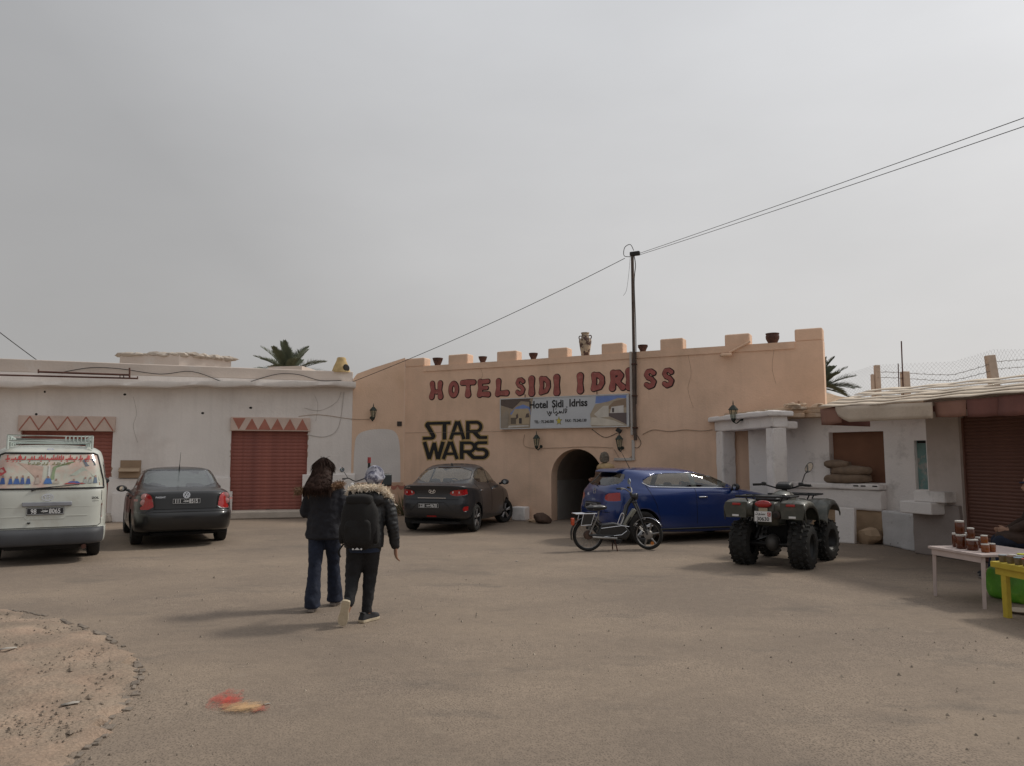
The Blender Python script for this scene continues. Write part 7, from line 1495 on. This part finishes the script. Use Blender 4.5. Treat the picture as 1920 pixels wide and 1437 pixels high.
for i in range(4): mb.tube([(.035 + (.088 - .012 * i) * math.cos(a), .10 + (.10 - .012 * i) * math.sin(a), 1.435 + .026 * i + .02 * math.sin(a + i)) for a in np.linspace(0, 6.2832, 25)[:-1]], .021, 8, closed=True)
grown(mb, 'headscarf', M_scarf, pr, .009, 2, (.008, .03))
bp = thing('backpack', 'large black backpack worn by the person in the black coat', 'backpack', g1_ + Vector((-.06, -.17, .73))); bp.scale = (.9, .95, .93)
def sellip(c, r, e1, e2, n=26, m=18):
    mb = MB(); P_ = []
    sg = lambda q, e_: math.copysign(abs(q) ** e_, q)
    for j in range(m + 1):
        v = -math.pi / 2 + math.pi * j / m; P_.append([(c[0] + r[0] * sg(math.cos(v), e1) * sg(math.cos(u), e2), c[1] + r[1] * sg(math.cos(v), e1) * sg(math.sin(u), e2), c[2] + r[2] * sg(math.sin(v), e1)) for u in [2 * math.pi * k / n for k in range(n)] + [0]])
    return mb.grid(P_)
b = sellip((0, 0, .29), (.205, .10, .29), .72, .75); b.v = [(x * (1.04 - .28 * max(0, z - .30)), y - .02 * (1 - z), z) for x, y, z in b.v]; b.build('main_bag', M_pack, bp, disp=(.05, .11))
sellip((0, -.085, .19), (.15, .045, .15), .75, .75).build('front_pocket', M_pack, bp, disp=(.035, .09)); sellip((.0, -.02, .525), (.15, .085, .06), .6, .6).build('top_lid', M_pack, bp)
for sg in (-1, 1):
    MB().tube(crom([(sg * .11, .02, .52), (sg * .135, .10, .60), (sg * .15, .22, .56)], 5), [.022] * 11, 8).build('shoulder_strap', M_pack, bp); sellip((sg * .19, 0, .17), (.03, .07, .11), .6, .6).build('side_pocket', M_pack, bp)
    MB().lathe([(.001, -.004), (.010, -.004), (.010, .004)], 10, (sg * .045, -.10, .015), 'y').build('buckle_dot', M_pw, bp)
MB().prism([(-.03, .008), (0, .03), (.03, .008)], -.108, -.10).build('tag', M_pw, bp); MB().tube(crom([(.11, .10, .50), (.15, .07, .48), (.17, .05, .40)], 4), .010, 6).build('strap_end', mat('grey_webbing', (.12, .12, .13), .8), bp); MB().tube(crom([(-.17, .0, .06), (-.22, -.02, -.02), (-.20, -.01, -.08)], 5), .010, 6).build('strap_end', M_pack, bp)
# ---- figure beside the arch, mostly hidden by the blue car
s_, _ = hs_(1146, 900); w3 = HF.w(s_, -.42, 0); pf = thing('person', 'person in brown robe, tan shawl and grey head wrap beside the arch', 'person', w3, HA + R(160))
mb = MB(); head(mb, (0, .04, 1.64), 1.0); limb(mb, [((0, 0, 1.45), .055), ((0, .02, 1.56), .05)]); stack(mb, [(0, 0, .85, .15, .12), (0, 0, 1.1, .15, .11), (0, 0, 1.35, .17, .11), (0, 0, 1.45, .1, .08)])
for sg in (-1, 1): limb(mb, [((sg * .19, 0, 1.40), .05), ((sg * .25, .04, 1.12), .042), ((sg * .18, .26, 1.10), .03)]); hand(mb, (sg * .17, .29, 1.10), (-sg * .4, 1, 0), (0, 0, 1), .4); limb(mb, [((sg * .09, 0, .88), .09), ((sg * .1, .02, .48), .06), ((sg * .1, 0, .08), .042), ((sg * .1, .13, .04), .033)])
grown(mb, 'body', M_skin, pf, .010, 3)
mb = MB(); stack(mb, [(0, 0, .05, .27, .24), (0, 0, .4, .24, .20), (0, 0, .8, .21, .17), (0, 0, 1.1, .20, .15), (0, 0, 1.35, .22, .14), (0, 0, 1.47, .12, .1)]); [limb(mb, [((sg * .18, 0, 1.39), .08), ((sg * .25, .04, 1.12), .07), ((sg * .185, .24, 1.10), .06)]) for sg in (-1, 1)]
grown(mb, 'robe', mat('brown_robe', (.16, .095, .065), .9, var=.25, vs=8, bump=.3, bs=20), pf, .014, 4, (.03, .09))
mb = MB().ball((-.02, 0, 1.40), (.25, .17, .13), 20, 12); mb.ball((-.12, -.03, 1.30), (.17, .17, .16), 18, 10); grown(mb, 'shawl', mat('tan_shawl', (.42, .30, .16), .9, var=.2, vs=8, bump=.3, bs=25), pf, .013, 4, (.03, .07))
mb = MB().ball((0, .02, 1.69), (.105, .115, .11), 20, 12); [mb.tube([(.085 * math.cos(a), .02 + .095 * math.sin(a), 1.57 + .045 * i + .02 * math.sin(a * 2 + i)) for a in np.linspace(0, 6.2832, 21)[:-1]], .034, 8, closed=True) for i in range(3)]
grown(mb, 'head_wrap', mat('grey_brown_wrap', (.14, .12, .095), .9, var=.3, vs=14, bump=.4, bs=30), pf, .011, 2, (.015, .04))
# ---- seated vendor at the right edge
ps = thing('person', 'person in brown jacket and blue jeans sitting by the shop shutter', 'person', (7.12, 10.40, 0), R(62))
mb = MB(); head(mb, (0, .06, 1.27), 1.0, Vector((0, 1, -.2))); limb(mb, [((0, .0, 1.08), .055), ((0, .04, 1.2), .05)]); stack(mb, [(0, -.05, .45, .17, .13), (0, -.04, .65, .16, .12), (0, -.01, .9, .17, .11), (0, .0, 1.06, .10, .08)])
for sg in (-1, 1):
    limb(mb, [((sg * .19, 0, 1.02), .05), ((sg * .26, .12, .76), .043), ((sg * .12, .34, .66), .03)]); hand(mb, (sg * .10, .37, .655), (-sg * .5, 1, -.1), (0, 0, 1), .5); limb(mb, [((sg * .10, 0, .52), .085), ((sg * .13, .48, .50), .06), ((sg * .13, .55, .09), .042), ((sg * .13, .67, .045), .034)])
grown(mb, 'body', M_skin, ps, .010, 3)
mb = MB(); stack(mb, [(0, -.05, .44, .23, .19), (0, -.04, .6, .22, .18), (0, -.02, .8, .21, .16), (0, 0, .98, .20, .14), (0, .01, 1.08, .12, .1)]); [limb(mb, [((sg * .17, 0, 1.01), .085), ((sg * .26, .12, .77), .072), ((sg * .14, .31, .665), .055)]) for sg in (-1, 1)]; mb.ball((0, .22, .56), (.24, .30, .13), 18, 10); grown(mb, 'jacket', mat('brown_jacket', (.05, .028, .02), .85, var=.25, vs=7, bump=.4, bs=22), ps, .013, 4, (.03, .08))
mb = MB(); [limb(mb, [((sg * .10, 0, .52), .11), ((sg * .13, .47, .505), .082), ((sg * .13, .545, .12), .062)], 16) for sg in (-1, 1)]; grown(mb, 'jeans', M_jean, ps, .013, 4, (.02, .07))
[shoe(ps, (sg * .13, .47, 0), (sg * .14, .74, 0), (0, 0, 1), mat('black_trainer', (.014, .014, .016), .7), mat('shoe_sole_grey', (.22, .19, .17), .8), .10) for sg in (-1, 1)]
mb = MB().ball((0, .03, 1.315), (.10, .115, .10), 18, 12); mb.ball((0, .13, 1.30), (.07, .07, .015), 14, 8); grown(mb, 'cap', mat('navy_cap', (.015, .022, .05), .8, var=.1), ps, .009, 2)
st_ = thing('stool', 'low wooden stool under the seated person', 'stool', (7.12, 10.40, 0), R(62)); M_wood = mat('grey_wood', (.20, .14, .09), .85, var=.25, vs=9)
MB().bb(-.2, .2, -.2, .18, .38, .42).build('seat', M_wood, st_, bev=.01); [MB().cyl((a * .16, b * .15, 0), (a * .14, b * .13, .38), .02, n=8).build('leg', M_wood, st_) for a in (-1, 1) for b in (-1, 1)]
# ================================================================ stalls
M_tbl = mat('pinkish_white_paint', (.50, .41, .38), .7, var=.12, vs=5, col2=(.30, .22, .18), c2s=9, c2=(.62, .70), bump=.2, bs=40)
A_, B_ = G(1744, 1024, .585), G(1842, 1040, .585); C_ = G(1918, 1031, .585); u1 = (A_ - B_); l1_ = u1.length; ang = math.atan2(u1.y, u1.x)
tb = thing('honey_table', 'pinkish white wooden table carrying the honey jars', 'table', (B_.x, B_.y, 0), ang)
w2_ = -.86; wd = .86
MB().bb(-.02, l1_ + .02, -wd, .02, .555, .585).build('table_top', M_tbl, tb, bev=.006); MB().bb(.02, l1_ - .02, -.04, 0, .49, .5549).build('apron', M_tbl, tb, smooth=False); MB().bb(.02, l1_ - .02, -wd + .02, -wd + .06, .49, .5549).build('apron', M_tbl, tb, smooth=False)
for a, b, tx, ty in ((.03, -.03, -.04, .05), (l1_ - .03, -.03, .01, .01), (.03, -wd + .05, -.04, -.02), (l1_ - .03, -wd + .05, .02, -.02)): MB().tube([(a, b, .556), (a + tx, b + ty, 0)], [.030, .024], 4).build('leg', M_tbl, tb, smooth=False)
M_hon = mat('honey', (.095, .020, .004), .18, var=.3, vs=14, coat=.4, spec=.4); M_hon2 = mat('light_honey', (.20, .055, .010), .18, var=.25, vs=14, coat=.4, spec=.4); M_lid = mat('white_lid', (.60, .58, .55), .5, var=.08)
def jar_(px, py, w_, h_, z0, lab, m=M_hon, grp='honey jars on the table'):
    p = G(px, py, z0); t_ = thing('honey_jar', lab, 'jar', p, 0, grp); r0 = w_ / 2
    MB().lathe([(r0 * .85, .0), (r0, .012), (r0, h_ * .80), (r0 * .9, h_ * .87), (r0 * .88, h_ * .88)], 20).build('glass_body', m, t_); MB().lathe([(r0 * .94, h_ * .88), (r0 * .95, h_ * .885), (r0 * .95, h_ * .99), (r0 * .9, h_)], 20).build('lid', M_lid, t_); return p.z + h_
T0 = .5855
jar_(1794, 1026, .092, .165, T0, 'tall dark honey jar at the back left of the table'); z_ = jar_(1803, 1029, .115, .165, T0, 'broad dark honey jar carrying the topmost jar'); jar_(1812, 1024.5, .09, .162, T0, 'dark honey jar behind the broad dark jar')
jar_(1800, 1001.5, .10, .155, z_ + .0005, 'dark honey jar standing highest on the table')
z_ = jar_(1824, 1032, .125, .125, T0, 'wide squat honey jar in the middle of the table'); jar_(1821, 1010.5, .078, .125, z_ + .0005, 'small honey jar stacked on the wide squat jar'); jar_(1834.5, 1028, .07, .13, T0, 'narrow honey jar behind the middle stack')
z_ = jar_(1848, 1036, .088, .095, T0, 'low pale honey jar at the right carrying a small jar', M_hon2); jar_(1846, 1019, .075, .09, z_ + .0005, 'small pale honey jar stacked on the right', M_hon2); jar_(1860, 1035, .08, .095, T0, 'low pale honey jar at the right end of the row', M_hon2)
# yellow table
M_yt = mat('yellow_paint', (.50, .38, .035), .6, var=.12, vs=6, col2=(.38, .27, .04), c2s=7, c2=(.6, .7)); Y0 = G(1856, 1052, .56); yt = thing('yellow_table', 'bright yellow wooden table with spice tubs at the right edge', 'table', (Y0.x, Y0.y, 0), R(-84))
MB().bb(0, 1.2, 0, .8, .50, .56).build('table_top', M_yt, yt, bev=.006); MB().bb(.03, 1.17, .03, .06, .43, .499).build('apron', M_yt, yt, smooth=False)
for a, b in ((.13, .06), (1.1, .06), (.13, .72), (1.1, .72)): MB().box((a, b, .249), (.07, .05, .498)).build('leg', M_yt, yt, bev=.004)
cols = [((.55, .52, .06), 'lime'), ((.45, .08, .05), 'red'), ((.30, .33, .36), 'grey'), ((.45, .10, .07), 'orange red')]
rr_ = random.Random(9)
def tub(x, y, r0, h_, lid, lab, body=(.16, .12, .07), z0=.561):
    w_ = yt.matrix_basis @ Vector((x, y, z0)); t_ = thing('spice_tub', lab, 'tub', w_, 0, 'spice tubs on the yellow table')
    MB().lathe([(r0 * .75, 0), (r0 * .95, h_ * .9)], 14).build('cup', mat('tub_%d' % int(body[0] * 100), body, .5, var=.3, vs=30), t_); MB().lathe([(r0, h_ * .9), (r0 * 1.02, h_ * .95), (r0, h_), (r0 * .5, h_ * 1.02)], 14).build('lid', mat('tublid_%d%d' % (int(lid[0] * 100), int(lid[2] * 100)), lid, .5, var=.1), t_)
from mathutils import Matrix as _M
yt.matrix_basis = _M.Translation((Y0.x, Y0.y, 0)) @ _M.Rotation(R(-84), 4, 'Z')
names = ['grey', 'red', 'green', 'brown', 'orange', 'white', 'blue grey', 'pink']; lc = [(.30, .33, .36), (.45, .08, .05), (.12, .28, .06), (.16, .09, .06), (.5, .17, .04), (.5, .48, .45), (.22, .3, .36), (.5, .2, .18)]
pos = ['front row nearest the table corner', 'second along the front row', 'third along the front row', 'fourth along the front row', 'fifth along the front row']
k_ = 0
for i in range(5):
    for j in range(2):
        c_ = (i * 3 + j * 5) % 8; tub(.10 + i * .105, .07 + j * .11, .042, .075, lc[c_], f'small {names[c_]} lidded spice tub, ' + (pos[i] if not j else pos[i].replace('front row', 'second row'))); k_ += 1
tub(.06, .33, .055, .075, (.50, .52, .05), 'open lime rimmed tub on the far corner of the yellow table', (.20, .16, .08)); tub(.30, .42, .055, .085, (.52, .10, .05), 'open red rimmed tub on the yellow table', (.20, .16, .08))
gb = thing('green_bag', 'crumpled bright green plastic bag under the yellow table', 'bag', G(1905, 1126), R(-84)); b = sellip((0, 0, .20), (.30, .18, .21), .5, .5); b.v = [(x * (1.1 - .3 * z), y * (1.1 - .4 * z), max(z, 0)) for x, y, z in b.v]; b.build('sack', mat('green_plastic', (.10, .33, .025), .35, var=.2, vs=8, bump=.5, bs=10, col2=(.22, .42, .05), c2s=5), gb, disp=(.06, .08))
MB().tube(crom([(-.1, 0, .36), (-.06, 0, .44), (.02, 0, .44), (.06, 0, .36)], 5), .010, 6).build('handle', MATS['green_plastic'], gb)
p = G(1914, 1150); tag(MB().lathe([(.04, 0), (.08, .004), (.15, .03), (.152, .034), (.08, .012), (.001, .008)], 24).build('dish', mat('pale_dish', (.5, .42, .34), .5, var=.1), loc=p), 'shallow pale dish on the ground below the yellow table', 'dish')
